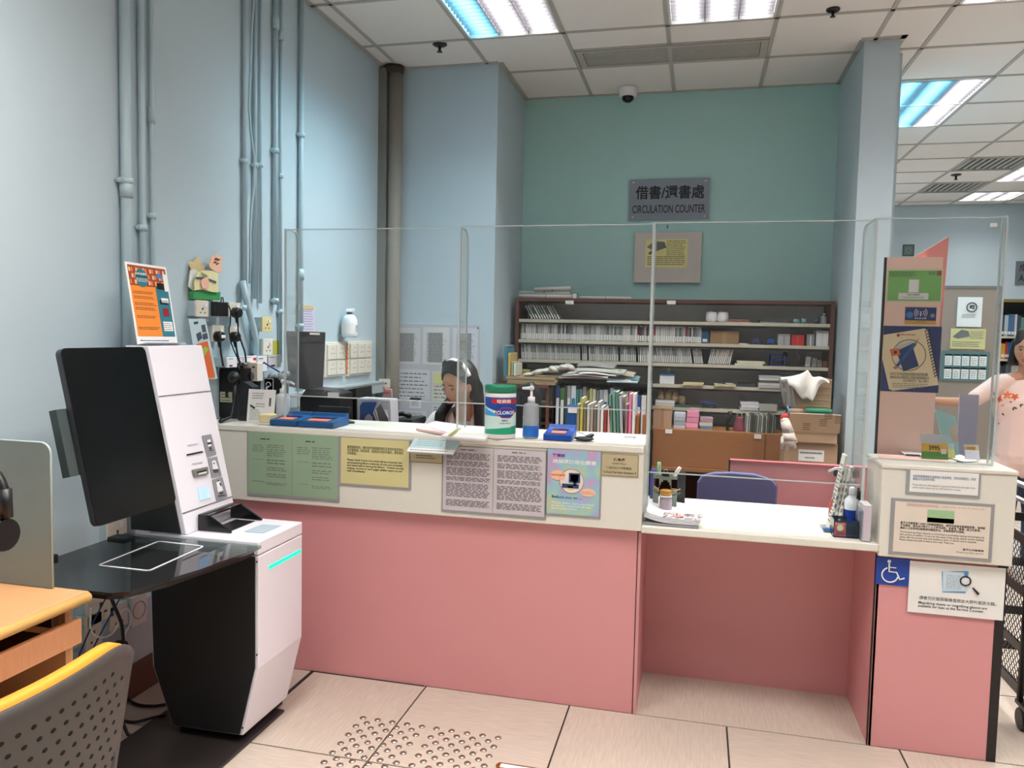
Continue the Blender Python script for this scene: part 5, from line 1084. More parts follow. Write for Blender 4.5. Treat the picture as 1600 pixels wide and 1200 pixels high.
def strokes(name, pts, r): MB().tube([pt(x, y, 3) for x, y in pts], r, 6).build(name, M_w2, t)
S.disc('head', .37, .87, .0062, M_w2, 3); strokes('body', [(.37, .80), (.38, .50), (.60, .49), (.70, .24), (.84, .30)], .0030); strokes('arm', [(.375, .66), (.58, .655)], .0022); S.ring('wheel', .41, .38, S.w*.235, .0026, M_w2, 4, a0=PI*.62, a1=PI*1.93)
t, S = sign('magnifier_notice', 'white magnifying glass loan notice on the pink right block', (1422, 876, 1567, 970), y=FY2-.003, fm=M_paper, th=.0015)
S.poly('picture_sheet', [(.34, .84), (.60, .89), (.62, .88), (.60, .46), (.36, .44)], simple((96, 150, 200)), 1); S.poly('picture_sheet', [(.35, .84), (.57, .86), (.62, .50), (.36, .46)], simple((190, 216, 232)), 2); S.poly('picture_sheet', [(.355, .86), (.56, .84), (.60, .50), (.365, .49)], simple((206, 222, 232)), 3)
S.greek(.39, .52, .56, .80, 9, simple((150, 170, 186)), k=4); S.disc('lens', .59, .70, .013, simple((226, 226, 232)), 5); S.ring('magnifier_rim', .59, .70, .0165, .0022, M_black, 6); MB().tube([pt(.59, .70, 0)]*0+[S.pt(.67, .58, 6), S.pt(.73, .47, 6)], [.0028, .0045], 8).build('magnifier_handle', M_black, t)
S.text('讀者可於服務櫃檯借用放大膠片或放大鏡。', .12, .27, .92, .34, M_ink, 2); S.text('Magnifying sheets or magnifying glasses are\navailable for loan at the Service Counter.', .11, .12, .83, .23, M_ink, 2, .012)

# ================================================================== THINGS ON THE HIGH COUNTER
TZ = 1.060
def pump_bottle(lab, x, y, z, r, h, body, lblm=None, spout=-1, neck=M_white, sp=.06, cat='bottle', clearb=False):
    t = thing('pump_bottle', lab, cat, (x, y, z)); q = (x, y, z)
    MB().lathe(q, [(r*.93, 0), (r, h*.03), (r, h*.60), (r*.92, h*.64), (r*.42, h*.68)], 24).build('body', body, t)
    MB().lathe(q, [(r*.46, h*.675), (r*.46, h*.78), (r*.3, h*.79), (r*.16, h*.80), (r*.16, h*.93)], 18).build('pump_collar', neck, t)
    b = MB(); b.lathe(q, [(r*.3, h*.92), (r*.34, h*.97), (r*.2, h)], 14); b.tube([(x, y, z+h*.955), (x+spout*sp*.7, y-.01, z+h*.95), (x+spout*sp, y-.012, z+h*.90 if sp > .05 else z+h*.95)], [.007, .0055, .005], 8); b.build('pump_head', neck, t)
    if lblm: MB().lathe(q, [(r*1.01, h*.03), (r*1.01, h*.24)], 24, cap=False).build('label', lblm, t)
    if clearb: MB().tube([(x, y, z+h*.7), (x, y, z+h*.4), (x-r*.5, y, z+.01)], .004, 8).build('dip_tube', M_clearp, t)
    return t
# canister
a = aty(762, 640, 3.03); c_ = aty(808, 640, 3.03); cr_ = (c_.x-a.x)/2+.001; cx_ = (a.x+c_.x)/2; ch = aty(785, 600, 3.06).z-TZ; cy_ = 3.085-.035
cy_ = 3.0+.0
t = thing('wipes_canister', 'big disinfecting wipes canister, green lid, blue and green label', 'canister', (cx_, cy_, TZ)); q = (cx_, cy_, TZ)
MB().lathe(q, [(cr_*.97, 0), (cr_, .004), (cr_, ch*.85), (cr_*.98, ch*.86)], 40).build('body', M_white, t)
M_gl = mat('lid_green', (22, 132, 96), .4); MB().lathe(q, [(cr_*1.02, ch*.865), (cr_*1.02, ch*.985), (cr_*.97, ch), (cr_*.3, ch*1.002)], 40).build('lid', M_gl, t)
def arc(name, a0, a1, z0, z1, m, rr, f0=None, f1=None, n=60):
    rr = cr_+(rr/cr_-1.0)*.06
    vs = []; fs = []
    for k in range(n+1):
        A = a0+(a1-a0)*k/n; lo = z0 if f0 is None else f0(k/n); hi = z1 if f1 is None else f1(k/n)
        for zz in (lo, hi): vs.append((cx_+rr*math.sin(A), cy_-rr*math.cos(A), TZ+zz*ch))
    fs = [(2*k, 2*k+2, 2*k+3, 2*k+1) for k in range(n)]; return MB().add(vs, fs, 0, True).build(name, m, t)
R1 = cr_*1.004; M_lb = mat('label_blue', (20, 70, 160), .35); M_lc = mat('label_cyan', (60, 160, 220), .35)
arc('label_wrap', -1.9, 1.9, .09, .80, mat('label_mint', (206, 232, 226), .35), R1); arc('label_blue_field', -1.15, 1.9, 0, 0, M_lb, R1*1.003, lambda f: .62-.25*f if f < .6 else .47+.1*(f-.6), lambda f: .78)
arc('label_cyan_wave', -1.15, .8, 0, 0, M_lc, R1*1.002, lambda f: .44-.02*f, lambda f: .60-.22*f); arc('label_green_base', -1.15, 1.9, 0, 0, mat('label_green', (36, 160, 120), .35), R1*1.003, lambda f: .085, lambda f: .16+.1*f)
arc('label_text_panel', -1.9, -1.15, .10, .79, M_paper, R1*1.003); arc('label_red_band', -.35, 1.5, .665, .755, mat('label_red', (196, 30, 40), .35), R1*1.005)
def wraptext(s, a0, a1, z0, z1, m, rr, bold=.02):
    S_ = Surf((0, 0, 0), (1, 0, 0), (0, 0, 1), 1, 1, t); o = S_.text(s, 0, 0, 1, 1, m, 1, bold); off = wl(t)
    for v in o.data.vertices:
        p = v.co+off; A = a0+(a1-a0)*p.x; v.co = Vector((cx_+rr*math.sin(A), cy_-rr*math.cos(A), TZ+(z0+(z1-z0)*p.z)*ch))-off
wraptext('增量裝', 0, .95, .675, .745, M_paper, R1*1.012); 
dia = [(-.12, .50), (.35, .60), (.9, .60), (1.4, .50), (.9, .385), (.35, .385)]
for mm, sc_, rr in ((simple((190, 30, 50), .4), 1, 1.010), (M_lb, .86, 1.014)):
    cA, cZ = .64, .495; vs = []; n_ = 30; A0, A1 = -.12, 1.4
    for k in range(n_+1):
        f = k/n_; hh_ = .10*min(1, f/.31, (1-f)/.31)*sc_; A = cA+(A0+(A1-A0)*f-cA)*sc_
        for sg in (-1, 1): vs.append((cx_+R1*rr*math.sin(A), cy_-R1*rr*math.cos(A), TZ+(cZ+sg*hh_)*ch))
    MB().add(vs, [(2*k, 2*k+2, 2*k+3, 2*k+1) for k in range(n_)], 0, True).build('brand_diamond', mm, t)
wraptext('CLOROX', .0, 1.28, .465, .53, M_paper, R1*1.024, .03); wraptext('高樂氏', .35, .75, .33, .37, M_lb, R1*1.008); wraptext('消毒濕紙巾', .2, .95, .285, .31, M_ink, R1*1.008, 0); wraptext('消毒殺菌', .45, .95, .21, .235, M_paper, R1*1.008, 0)
# clear sanitiser bottle
a = aty(815, 680, 3.04); pump_bottle('clear sanitizer pump bottle with blue label beside the canister', aty(829, 680, 3.03).x, 3.03, TZ, .0325, .21, M_clearp, mat('blue_label', (40, 110, 200), .4), -1, sp=.036, clearb=True)
# white pump bottle left
p = atz(441, 648, TZ); pump_bottle('white pump bottle with long spout near the left acrylic fin', aty(442, 640, 3.12).x, 3.12, TZ, .031, .19, mat('bottle_white', (224, 230, 232), .3), None, 1, sp=.062)
# barcode pad devices
def pad_dev(lab, x0, x1, y0, y1, flip=False):
    t = thing('barcode_pad', lab, 'device', ((x0+x1)/2, (y0+y1)/2, TZ), 'blue deactivation pads'); M_pb = mat('pad_blue_body', (16, 78, 132), .4) if 'left' in lab else mat('pad_blue_body2', (14, 70, 160), .4)
    MB().prism([(x0, y0, TZ), (x0, y0, TZ+.024), (x0, y1-.03, TZ+.036), (x0, y1-.02, TZ+.05), (x0, y1, TZ+.05), (x0, y1, TZ)], (x1-x0, 0, 0)).build('body', M_pb, t, bevel=.003)
    sl = Vector((0, y1-.03-y0, .012)); U = Vector((1, 0, 0)); S = Surf((x0+.02, y0+.01, TZ+.0255), U, sl, x1-x0-.04, .06, t); S.rects('orange_label', [(.1, .1, .9, .8)], simple((232, 130, 96), .5), 2)
    S.rects('display_strip', [(.05, 1.0, .95, 1.5, 0), (.3, 1.1, .8, 1.4, 1)], [M_black, simple((40, 50, 200), .3)], 3); return t
a = aty(424, 660, 3.0); c_ = aty(468, 660, 3.0); e_ = aty(524, 660, 3.0)
pad_dev('left blue scanning pad of the pair with orange sticker', a.x, c_.x-.004, 2.985, 3.14); pad_dev('right blue scanning pad of the left pair, with sloped side', c_.x, e_.x-.004, 2.985, 3.14)
t = thing('pad_screen', 'dark upright display flap behind the left blue pads', 'display', (c_.x+.09, 3.16, TZ)); MB().obox((c_.x+.0, 3.145, TZ+.003), (.155, 0, 0), (0, .012, 0), (0, .02, .072)).build('flap', M_black, t, bevel=.008); MB().box(c_.x+.04, c_.x+.11, 3.15, 3.18, TZ, TZ+.004).build('foot', M_dark, t)
a = aty(849, 680, 2.99); c_ = aty(893, 680, 2.99); pad_dev('blue scanning pad with orange sticker right of the clear bottle', a.x, c_.x, 2.985, 3.12)
t = thing('black_pouch', 'crumpled black pouch and cable right of the blue pad', 'pouch', (c_.x+.05, 3.03, TZ)); b = MB(); b.ell((c_.x+.045, 3.03, TZ+.008), (.04, .03, .008)); b.ell((c_.x+.06, 3.045, TZ+.013), (.025, .02, .010), R=Matrix.Rotation(-.5, 3, 'Y')); b.build('pouch', M_black, t); MB().tube([(c_.x+.002, 3.08, TZ+.03), (c_.x+.03, 3.09, TZ+.02), (c_.x+.05, 3.07, TZ+.012)], .002, 6).build('cable', M_grey, t)
o = MB().tube([atz(975, 682, TZ+.006), atz(993, 683, TZ+.006)], .005, 8).build('white_marker', M_white); tag(o, 'small white marker lying near the right end of the high counter', 'marker')
# papers
def flat(name, lab, px, z, th, m, cat='papers', n=1, dz=None):
    t = thing(name, lab, cat, (0, 0, z)); P_ = [atz(u, v, z) for u, v in px]; c = sum(P_, Vector())/len(P_); t.location = (c.x, c.y, z); MB().prism(P_, (0, 0, th)).build('sheet', m, t); return t, P_
t, P_ = flat('paper_pile', 'pile of white forms with a yellow-green strap on the counter', [(690, 684), (758, 690), (770, 676), (722, 668)], TZ+.001, .010, M_paper)
MB().obox(atz(700, 681, TZ+.0115), atz(715, 669, TZ+.0115)-atz(700, 681, TZ+.0115), (.018, .003, 0), (0, 0, .0015)).build('strap', simple((160, 156, 90), .5), t); MB().obox((P_[0].x, P_[0].y-.001, TZ+.001), P_[1]-P_[0], (0, -.001, 0), (0, 0, .005)).build('lower_forms', mat('lilac_form', (200, 196, 210), .7), t)
t, P_ = flat('pink_forms', 'pink and white paper forms stacked left of the white forms', [(650, 672), (700, 682), (716, 668), (676, 662)], TZ+.0005, .009, simple((226, 190, 188), .7)); MB().prism([p+Vector((.008, .008, .009)) for p in P_[1:]+[P_[0]+Vector((.05, .02, 0))]], (0, 0, .003)).build('top_sheet', M_paper, t)
t = thing('hanging_leaflet', 'pale blue leaflet holder jutting over the counter edge', 'leaflet', (-1.04, 2.93, 1.0)); S = ysurf(637, 684, 709, 709, 2.915, t); V_ = Vector((0, .05, .055)).normalized()
S = Surf((S.O.x, 2.905, S.O.z), (1, 0, 0), Vector((.02, .045, .055)), S.w, .075, t); S.slab('holder', mat('leaflet_blue', (186, 212, 216), .4), .008); S.greek(.1, .4, .75, .9, 4, simple((120, 160, 166))); S.rects('white_margin', [(.0, .02, 1, .26)], M_paper); S.greek(.05, .08, .9, .2, 1, simple((60, 70, 110)), k=2)
# left end: black cabinet, amber disc, notice, sponge
BX0, BX1 = aty(310, 620, 3.15).x, aty(375, 620, 3.15).x; zt_ = aty(340, 575, 3.15).z
t = thing('key_cabinet', 'glossy black metal cabinet with round lock at the counter left end', 'cabinet', ((BX0+BX1)/2, 3.22, TZ)); M_ki = mat('cabinet_black', (14, 11, 12), .18)
MB().box(BX0-.03, BX1, 3.15, 3.30, TZ, zt_).build('body', M_ki, t, bevel=.002); MB().box(BX0+.045, BX1-.004, 3.146, 3.15, TZ+.01, zt_-.012).build('door', M_ki, t); MB().lathe((aty(324, 619, 3.145).x, 3.146, aty(324, 619, 3.145).z), [(.011, 0), (.011, -.006), (.008, -.008)], 16, axis='y').build('lock', M_steel, t)
S = ysurf(344, 612, 363, 629, 3.1455, t); S.rects('sticker', [(0, 0, 1, .5), (0, .5, .42, 1), (.68, .5, 1, 1)], simple((190, 190, 160)), 1); S.greek(.1, .05, .9, .95, 3, simple((90, 90, 70)), k=2)
t = thing('amber_disc', 'translucent amber half-round shield on top of the black cabinet', 'shield', ((BX0+BX1)/2-.03, 3.2, zt_)); p0 = aty(305, 574, 3.2); p1_ = aty(355, 574, 3.2); r_ = (p1_.x-p0.x)/2
am = clear('amber', (190, 70, 30), .08, 1.0, haze=.12, hcol=(150, 50, 20)); MB().prism([((p0.x+r_)+r_*math.cos(a_*PI/16), 3.2, zt_+.003+(.10*math.sin(a_*PI/16))) for a_ in range(17)], (0, .004, 0)).build('disc', am, t); MB().box(p0.x+.01, p1_.x-.01, 3.19, 3.215, zt_, zt_+.006).build('holder', M_black, t)
# black gooseneck / device with ball
p = aty(367, 590, 3.08); t = thing('desk_microphone', 'black ball-headed desk device on a thin stem before the black cabinet', 'device', (p.x, 3.08, TZ))
MB().ell((p.x-.004, 3.08, p.z), (.028, .026, .028), 20, 14).build('ball_head', M_black, t); MB().tube([(p.x+.0, 3.08, p.z-.02), (p.x+.006, 3.07, p.z-.09), (p.x+.002, 3.05, TZ+.02), (p.x-.004, 2.975, TZ+.006)], [.008, .006, .007, .010], 8).build('stem', M_black, t)
bx0 = aty(377, 600, 3.12); bx1 = aty(395, 600, 3.12); t = thing('folded_terminal', 'dark grey folded terminal standing beside the black cabinet', 'device', ((bx0.x+bx1.x)/2, 3.15, TZ))
MB().prism([(bx0.x, 3.09, TZ), (bx1.x-.005, 3.09, TZ), (bx1.x+.02, 3.09, bx0.z-.01), (bx0.x+.03, 3.09, bx0.z+.015), (bx0.x-.0, 3.09, bx0.z-.0)], (0, .055, 0)).build('body', mat('terminal_dark', (30, 34, 38), .45), t, bevel=.004); MB().box(bx0.x+.01, bx1.x-.005, 3.089, 3.09, TZ+.02, TZ+.05).build('slot_panel', M_black, t)
t = thing('induction_sign', 'small black ear symbol card with white outline', 'sign', (aty(418, 608, 3.2).x, 3.2, TZ)); S = ysurf(411, 590, 428, 612, 3.2, t); S.slab('card', M_black, .004); S.ring('border', .5, .5, .001, .0006, M_white, 2, n=4) if False else None
S.rects('border', [(.04, .03, .96, .08), (.04, .92, .96, .97), (.04, .03, .1, .97), (.9, .03, .96, .97)], M_white, 1); S.ring('ear_mark', .5, .5, S.w*.2, .0022, M_white, 2, a0=-.6, a1=PI*1.1); S.rects('ear_stem', [(.25, .15, .42, .35), (.42, .3, .56, .42)], M_white, 2); MB().box(S.O.x+.01, S.O.x+.04, 3.201, 3.22, TZ, S.O.z+.02).build('stand', M_black, t)
t = thing('paper_form', 'white printed form leaning on the black terminal', 'papers', (aty(412, 630, 3.07).x, 3.07, TZ)); S = ysurf(389, 611, 431, 664, 3.075, t); S = Surf((S.O.x, 3.055, TZ+.001), (1, 0, 0), (0, .02, S.h), S.w, S.h, t); S.slab('sheet', M_paper, .002); S.greek(.15, .7, .6, .92, 3); S.greek(.3, .45, .7, .6, 2); S.rects('bars', [(.78, .5, .86, .75)], M_inkg); S.greek(.1, .05, .5, .4, 8)
MB().tube([S.pt(.12, .5, 6), S.pt(.28, .42, 6)], .004, 8).build('pen_clip', M_black, t)
t = thing('sponge_pad', 'cream sponge pad in a tray beside the blue pads', 'sponge', (aty(412, 655, 3.0).x, 3.03, TZ)); x0 = aty(403, 655, 3.0).x; x1 = aty(423, 655, 3.0).x; MB().box(x0, x1-.003, 3.0, 3.06, TZ+.006, TZ+.043).build('sponge', simple((222, 208, 160), .9), t, bevel=.006); MB().box(x0-.002, x1-.001, 2.998, 3.062, TZ, TZ+.006).build('tray', M_white, t)
# desk behind the left part + monitor + printer etc
LZ = .78
t = thing('left_desk', 'staff desk behind the left of the high counter', 'desk', (-1.5, 3.75, 0)); MB().box(XW+.07, -1.42, 3.36, 4.15, LZ-.03, LZ).build('desk_top', mat('desk_grey', (170, 166, 158), .5), t)
MB().box(-1.42, -.75, 3.36, 3.53, LZ-.03, LZ).build('desk_return', mat('desk_grey'), t)
for x, y in ((-2.03, 3.4), (-1.45, 3.38), (-2.03, 4.1), (-1.45, 4.1)): MB().box(x-.02, x+.02, y-.02, y+.02, 0, LZ-.03).build('leg', M_steel, t)
t = thing('computer_monitor', 'black computer monitor seen from its front-right behind the left acrylic pane', 'monitor', (aty(478, 600, 3.6).x, 3.6, LZ))
q_ = [aty(448, 517, 3.5), aty(509, 519, 3.62), aty(503, 614, 3.62), aty(452, 604, 3.5)]; nn = (q_[1]-q_[0]).cross(q_[3]-q_[0]).normalized()
if nn.y > 0: nn = -nn
q_ = [p-nn*(p-q_[0]).dot(nn) for p in q_]
MB().prism([p-nn*.03 for p in q_], nn*.03).build('housing', M_black, t, bevel=.004); c4 = sum(q_, Vector())/4; MB().prism([c4+(p-c4)*.93+nn*.0005 for p in q_], nn*.0008).build('screen', mat('monitor_face', (44, 46, 46), .25), t)
S = Surf(q_[0]+(q_[1]-q_[0])*.58+(q_[3]-q_[0])*.055+nn*.001, q_[1]-q_[0], q_[0]-q_[3], .05, .01, t); S.rects('sticker', [(0, 0, 1, 1)], M_white); MB().tube([(c4.x, c4.y+.05, c4.z-.08), (c4.x, c4.y+.06, LZ+.02)], .02, 12).build('stand', M_black, t); MB().box(c4.x-.1, c4.x+.1, c4.y-.04, c4.y+.14, LZ+.001, LZ+.02).build('foot', M_black, t, bevel=.004)
def prn(name, lab, cat, px, y, d, m, zb=LZ+.001): q2 = [aty(u, v, y) for u, v in px]; t = thing(name, lab, cat, (sum(p.x for p in q2)/len(q2), y+d/2, zb)); MB().prism([(p.x, y, max(p.z, zb)) for p in q2], (0, d, 0)).build('body', m, t, bevel=.004); return t
t = prn('receipt_printer', 'black receipt printer with white paper slip behind the counter', 'printer', [(470, 700), (530, 700), (529, 616), (512, 610), (478, 607), (468, 622)], 3.42, .16, M_black); S = ysurf(512, 613, 529, 622, 3.418, t); S.slab('paper_slip', M_paper, .002)
t = prn('black_case', 'tall black slanted case with two white labels behind the counter', 'case', [(524, 720), (560, 720), (556, 606), (526, 612)], 3.6, .2, mat('case_black', (24, 22, 24), .3), LZ+.001); 
for u in (532, 542): S = ysurf(u, 632, u+6, 639, 3.598, t); S.slab('label', M_paper, .001)
t = thing('scanner_stand', 'small black round scanner stand right of the blue pads', 'stand', (aty(543, 660, 3.2).x, 3.2, TZ)); x_ = aty(543, 660, 3.2).x; MB().lathe((x_, 3.2, TZ), [(.034, 0), (.034, .006), (.012, .012)], 20, sy=.7).build('base', M_black, t); MB().tube([(x_, 3.2, TZ+.008), (x_+.004, 3.2, TZ+.05)], .004, 8).build('stem', M_grey, t); MB().box(x_-.012, x_+.014, 3.19, 3.21, TZ+.045, TZ+.07).build('head', M_black, t)
t = prn('blue_bookend', 'blue bookend plate holding magazines behind the counter', 'bookend', [(562, 700), (592, 700), (592, 632), (588, 628), (566, 628), (562, 634)], 3.43, .006, simple((20, 66, 130), .4)); q2 = [aty(u, v, 3.428) for u, v in ((570, 690), (582, 690), (582, 652), (576, 646), (570, 652))]; MB().prism(q2, (0, .001, 0)).build('cutout_panel', M_grey, t)
t = prn('white_case', 'pale file box beside the blue bookend', 'box', [(557, 700), (612, 700), (610, 625), (558, 622)], 3.46, .1, mat('pale_case', (190, 192, 200), .5)); q2 = aty(600, 640, 3.459); MB().box(q2.x-.02, q2.x+.02, 3.458, 3.46, q2.z-.05, q2.z).build('label', M_paper, t)
t = thing('curled_magazine', 'grey magazine with curled open pages leaning behind the counter', 'magazine', (aty(600, 650, 3.40).x, 3.40, LZ))
for k in range(4): q2 = [aty(u, v, 3.425-.006*k) for u, v in ((583+k*1.5, 645-k*2), (590+k*1.5, 627+k), (606, 650+k), (611, 690), (600, 690))]; MB().prism(q2, (0, .003, 0)).build('page', simple([(200, 200, 200), (120, 120, 120), (224, 224, 224), (90, 90, 92)][k], .6), t)
t = prn('pink_folder', 'pink folder standing at an angle behind the magazine', 'folder', [(588, 720), (618, 720), (612, 608), (600, 606)], 3.65, .01, simple((214, 160, 156), .7)); q2 = aty(604, 612, 3.649); MB().box(q2.x-.015, q2.x+.015, 3.648, 3.65, q2.z-.012, q2.z).build('tab', simple((190, 120, 120), .7), t)
t = prn('small_keyboard', 'dark keyboard and phone behind the counter left of the staff member', 'keyboard', [(608, 700), (646, 700), (644, 656), (612, 656)], 3.56, .2, M_black, LZ+.001); q2 = aty(630, 650, 3.66); MB().tube([(q2.x-.06, 3.66, q2.z), (q2.x, 3.66, q2.z+.012), (q2.x+.04, 3.66, q2.z)], .012, 8).build('handset', M_black, t)
t = thing('wall_junction_box', 'cream wall socket box on the trunking by the corner column', 'socket', (WX+.06, 4.6, 1.14)); S = ysurf(592, 592, 608, 606, 4.92, t); t.location = (S.O.x+S.w/2, 4.92, S.O.z); S.slab('plate', M_cream, .03, bevel=.002); S.rects('pin_hole', [(.2, .4, .35, .6)], M_dark); S.rects('pin_hole', [(.6, .4, .75, .6)], M_dark)
# notice board on the pier
t = thing('notice_board', 'grey notice board covered in schedules on the blue pier', 'board', (-1.75, 5.03, 1.0)); S = ysurf(610, 505, 748, 676, 5.03, t); S.slab('board', mat('board_grey', (186, 188, 194), .5), .012, bevel=.002)
for (x0, y0, x1, y1, c) in ((.05, .62, .34, .96, (206, 206, 208)), (.37, .62, .66, .97, (212, 210, 208)), (.70, .60, .97, .97, (206, 208, 218)), (.04, .28, .45, .57, (204, 204, 208)), (.48, .28, .70, .56, (210, 208, 196)), (.72, .27, .97, .57, (206, 206, 212)), (.23, .20, .36, .30, (222, 222, 226)), (.48, .05, .7, .25, (200, 198, 200)), (.04, .03, .42, .18, (200, 202, 206))):
    S.rects('pinned_sheet', [(x0, y0, x1, y1)], simple(c, .7), 1)
    if y1 > .9: S.rects('table_block', [(x0+.2*(x1-x0), y0+.02, x0+.75*(x1-x0), y1-.05)], simple((150, 150, 152), .8), 2); S.greek(x0+.04, y0+.03, x1-.03, y1-.05, 16, k=3, wmin=.01, wmax=.04)
    else: S.greek(x0+.02, y0+.02, x1-.02, y1-.02, 7, k=2, wmin=.01, wmax=.06)
S.rects('yellow_tag', [(.5, .44, .66, .54)], simple((210, 210, 140)), 3)
for x, y in ((.03, .97), (.97, .97)): S.disc('pin', x, y, .006, M_dark, 2, 10)

# ================================================================== THINGS ON THE LOW COUNTER
QZ = .758
P4 = [atz(u, v, QZ) for u, v in ((1006, 819), (1091, 826), (1092, 802), (1012, 788))]
t = thing('magazine_tray', 'grey tray holding curled colourful leaflets on the low counter', 'tray', (P4[0].x+.1, P4[0].y+.05, QZ)); MB().prism(P4, (0, 0, .008)).build('tray', M_grey, t)
for k in range(5):
    g = []
    for j in range(5):
        g.append([P4[0].lerp(P4[3], j/4).lerp(P4[1].lerp(P4[2], j/4), i/8)+Vector((.002*k, .004*k, .012+.0035*k+(.018*(1-i/4)**2 if i < 4 else 0))) for i in range(9)])
    sheet('leaflet', g, simple([(226, 226, 232), (230, 220, 220), (222, 226, 234), (236, 232, 226), (232, 234, 240)][k], .5), t, .0018)
Nn = Vector((0, 0, 1)); U_ = (P4[1]-P4[0]).normalized(); V2 = (P4[3]-P4[0]); V2 = (V2-U_*V2.dot(U_)).normalized(); S = Surf(P4[0].lerp(P4[1], .28)+Vector((.01, .01, .030)), U_, V2, .15, .10, t); random.seed(5)
rs = [(random.random()*.9, random.random()*.9) for _ in range(130)]
S.rects('colour_print', [(x, y, x+random.uniform(.03, .12), y+.035, random.randrange(6)) for x, y in rs], [simple((220, 80, 60)), simple((230, 150, 90)), simple((90, 120, 190)), simple((70, 110, 80)), simple((232, 120, 110)), M_ink], 2, stuff=True)
gy = 3.20
t = thing('green_clip_stand', 'grey-green upright board with arch cut-out, two pegs clipped on top', 'stand', (aty(1040, 790, gy).x, gy, QZ)); M_gg = mat('stand_green', (146, 158, 146), .5)
a = aty(1021, 740, gy); c_ = aty(1059, 740, gy); zb_ = QZ; W_ = c_.x-a.x; zt_2 = a.z
out = [(a.x, zb_), (a.x+W_*.22, zb_), (a.x+W_*.22, zb_+.10)]+[(a.x+W_*.5-W_*.26*math.cos(k*PI/8), zb_+.10+.035*math.sin(k*PI/8)) for k in range(9)]+[(c_.x-W_*.22, zb_+.10), (c_.x-W_*.22, zb_), (c_.x, zb_), (c_.x, zt_2), (a.x, zt_2)]
b = MB(); b.box(a.x, a.x+W_*.25, gy, gy+.004, zb_, zb_+.10); b.box(c_.x-W_*.25, c_.x, gy, gy+.004, zb_, zb_+.10); b.box(a.x, c_.x, gy, gy+.004, zb_+.138, zt_2)
for k in range(8):
    xa = a.x+W_*.5-W_*.25*math.cos(k*PI/8); xb = a.x+W_*.5-W_*.25*math.cos((k+1)*PI/8); zz = zb_+.10+.036*min(math.sin(k*PI/8), math.sin((k+1)*PI/8)); b.box(xa, xb, gy, gy+.004, zz, zb_+.14)
b.build('board', M_gg, t); MB().box(a.x, c_.x, gy, gy+.05, zb_, zb_+.004).build('foot', M_gg, t)
S = Surf((a.x, gy-.0002, zb_+.14), (1, 0, 0), (0, 0, 1), W_, zt_2-zb_-.14, t); S.rects('mark', [(.40, .72, .64, .88), (.42, .5, .68, .6)], M_black)
for (u0, v0, u1, v1, c, l) in ((1030, 742, 1030, 722, (150, 200, 160), 'pale green clothes peg clipped upright on the green stand'), (1053, 744, 1063, 730, (232, 226, 222), 'white clothes peg clipped slanting on the green stand')):
    p, q2 = aty(u0, v0, gy-.006), aty(u1, v1, gy-.006); o = thing('clothes_peg', l, 'peg', tuple(p)); MB().tube([p, p.lerp(q2, .5), q2], [.006, .008, .007], 8).build('peg', simple(c, .4), o); MB().tube([p.lerp(q2, .4)+Vector((-.006, -.004, 0)), p.lerp(q2, .4)+Vector((.006, -.004, 0))], .003, 6).build('spring', M_steel, o)
o = thing('binder_clip', 'black binder clip with wire loops on top of the green stand', 'clip', tuple(aty(1040, 742, gy-.005))); p = aty(1040, 741, gy-.005); MB().box(p.x-.014, p.x+.014, gy-.006, gy+.006, p.z-.008, p.z+.004).build('clip', M_black, o); MB().tube([(p.x-.005, gy, p.z+.003), (p.x-.008, gy, p.z+.018), (p.x+.008, gy, p.z+.018), (p.x+.005, gy, p.z+.003)], .0012, 6).build('wire', M_steel, o)
p = aty(1040, 785, 3.14); t = thing('glass_jar', 'small glass jar with gold lid and rubber bands before the green stand', 'jar', (p.x, 3.14, QZ)); MB().lathe((p.x, 3.14, QZ), [(.022, 0), (.025, .006), (.025, .065), (.022, .078)], 20).build('jar', mat('jar_lilac', (170, 156, 164), .2), t); MB().lathe((p.x, 3.14, QZ+.078), [(.025, 0), (.025, .006), (.024, .007)], 20).build('label_ring', M_white, t); MB().lathe((p.x, 3.14, QZ+.085), [(.023, 0), (.023, .018), (.02, .02)], 20).build('lid', mat('gold_lid', (190, 140, 60), .35, metal=.4), t)
for dz, m in ((.082, simple((60, 90, 50), .5)), (.098, simple((200, 140, 40), .5))): MB().tube([(p.x-.026, 3.15, QZ+dz), (p.x-.05, 3.18, QZ+dz+.012)], .0025, 6).build('rubber_band', m, t); MB().tube([(p.x+.026, 3.15, QZ+dz), (p.x+.055, 3.18, QZ+dz+.006)], .0025, 6).build('rubber_band', m, t)
o = MB().tube([aty(1023, 733, 3.26), aty(1019, 748, 3.26), aty(1018, 775, 3.26)]+[Vector((aty(1018, 775, 3.26).x, 3.26, QZ+.004))], [.014, .010, .008, .012], 10).build('blue_hook', simple((70, 84, 150), .4)); tag(o, 'blue curved plastic piece behind the left of the green stand', 'hook')
p = aty(1066, 785, 3.3); o = MB().tube([(p.x-.03+.035*math.cos(k*PI/6), 3.3+.018*math.sin(k*PI/6), QZ+.003) for k in range(12)], .0022, 6, closed=True).build('black_band', M_black); tag(o, 'black elastic loop lying right of the green stand', 'band')
q2 = aty(1066, 745, 3.34); o = MB().box(q2.x-.02, q2.x+.014, 3.34, 3.35, QZ+.002, q2.z+.02).build('framed_card', M_dark, None, bevel=.002); tag(o, 'dark framed card standing behind the green stand', 'card')
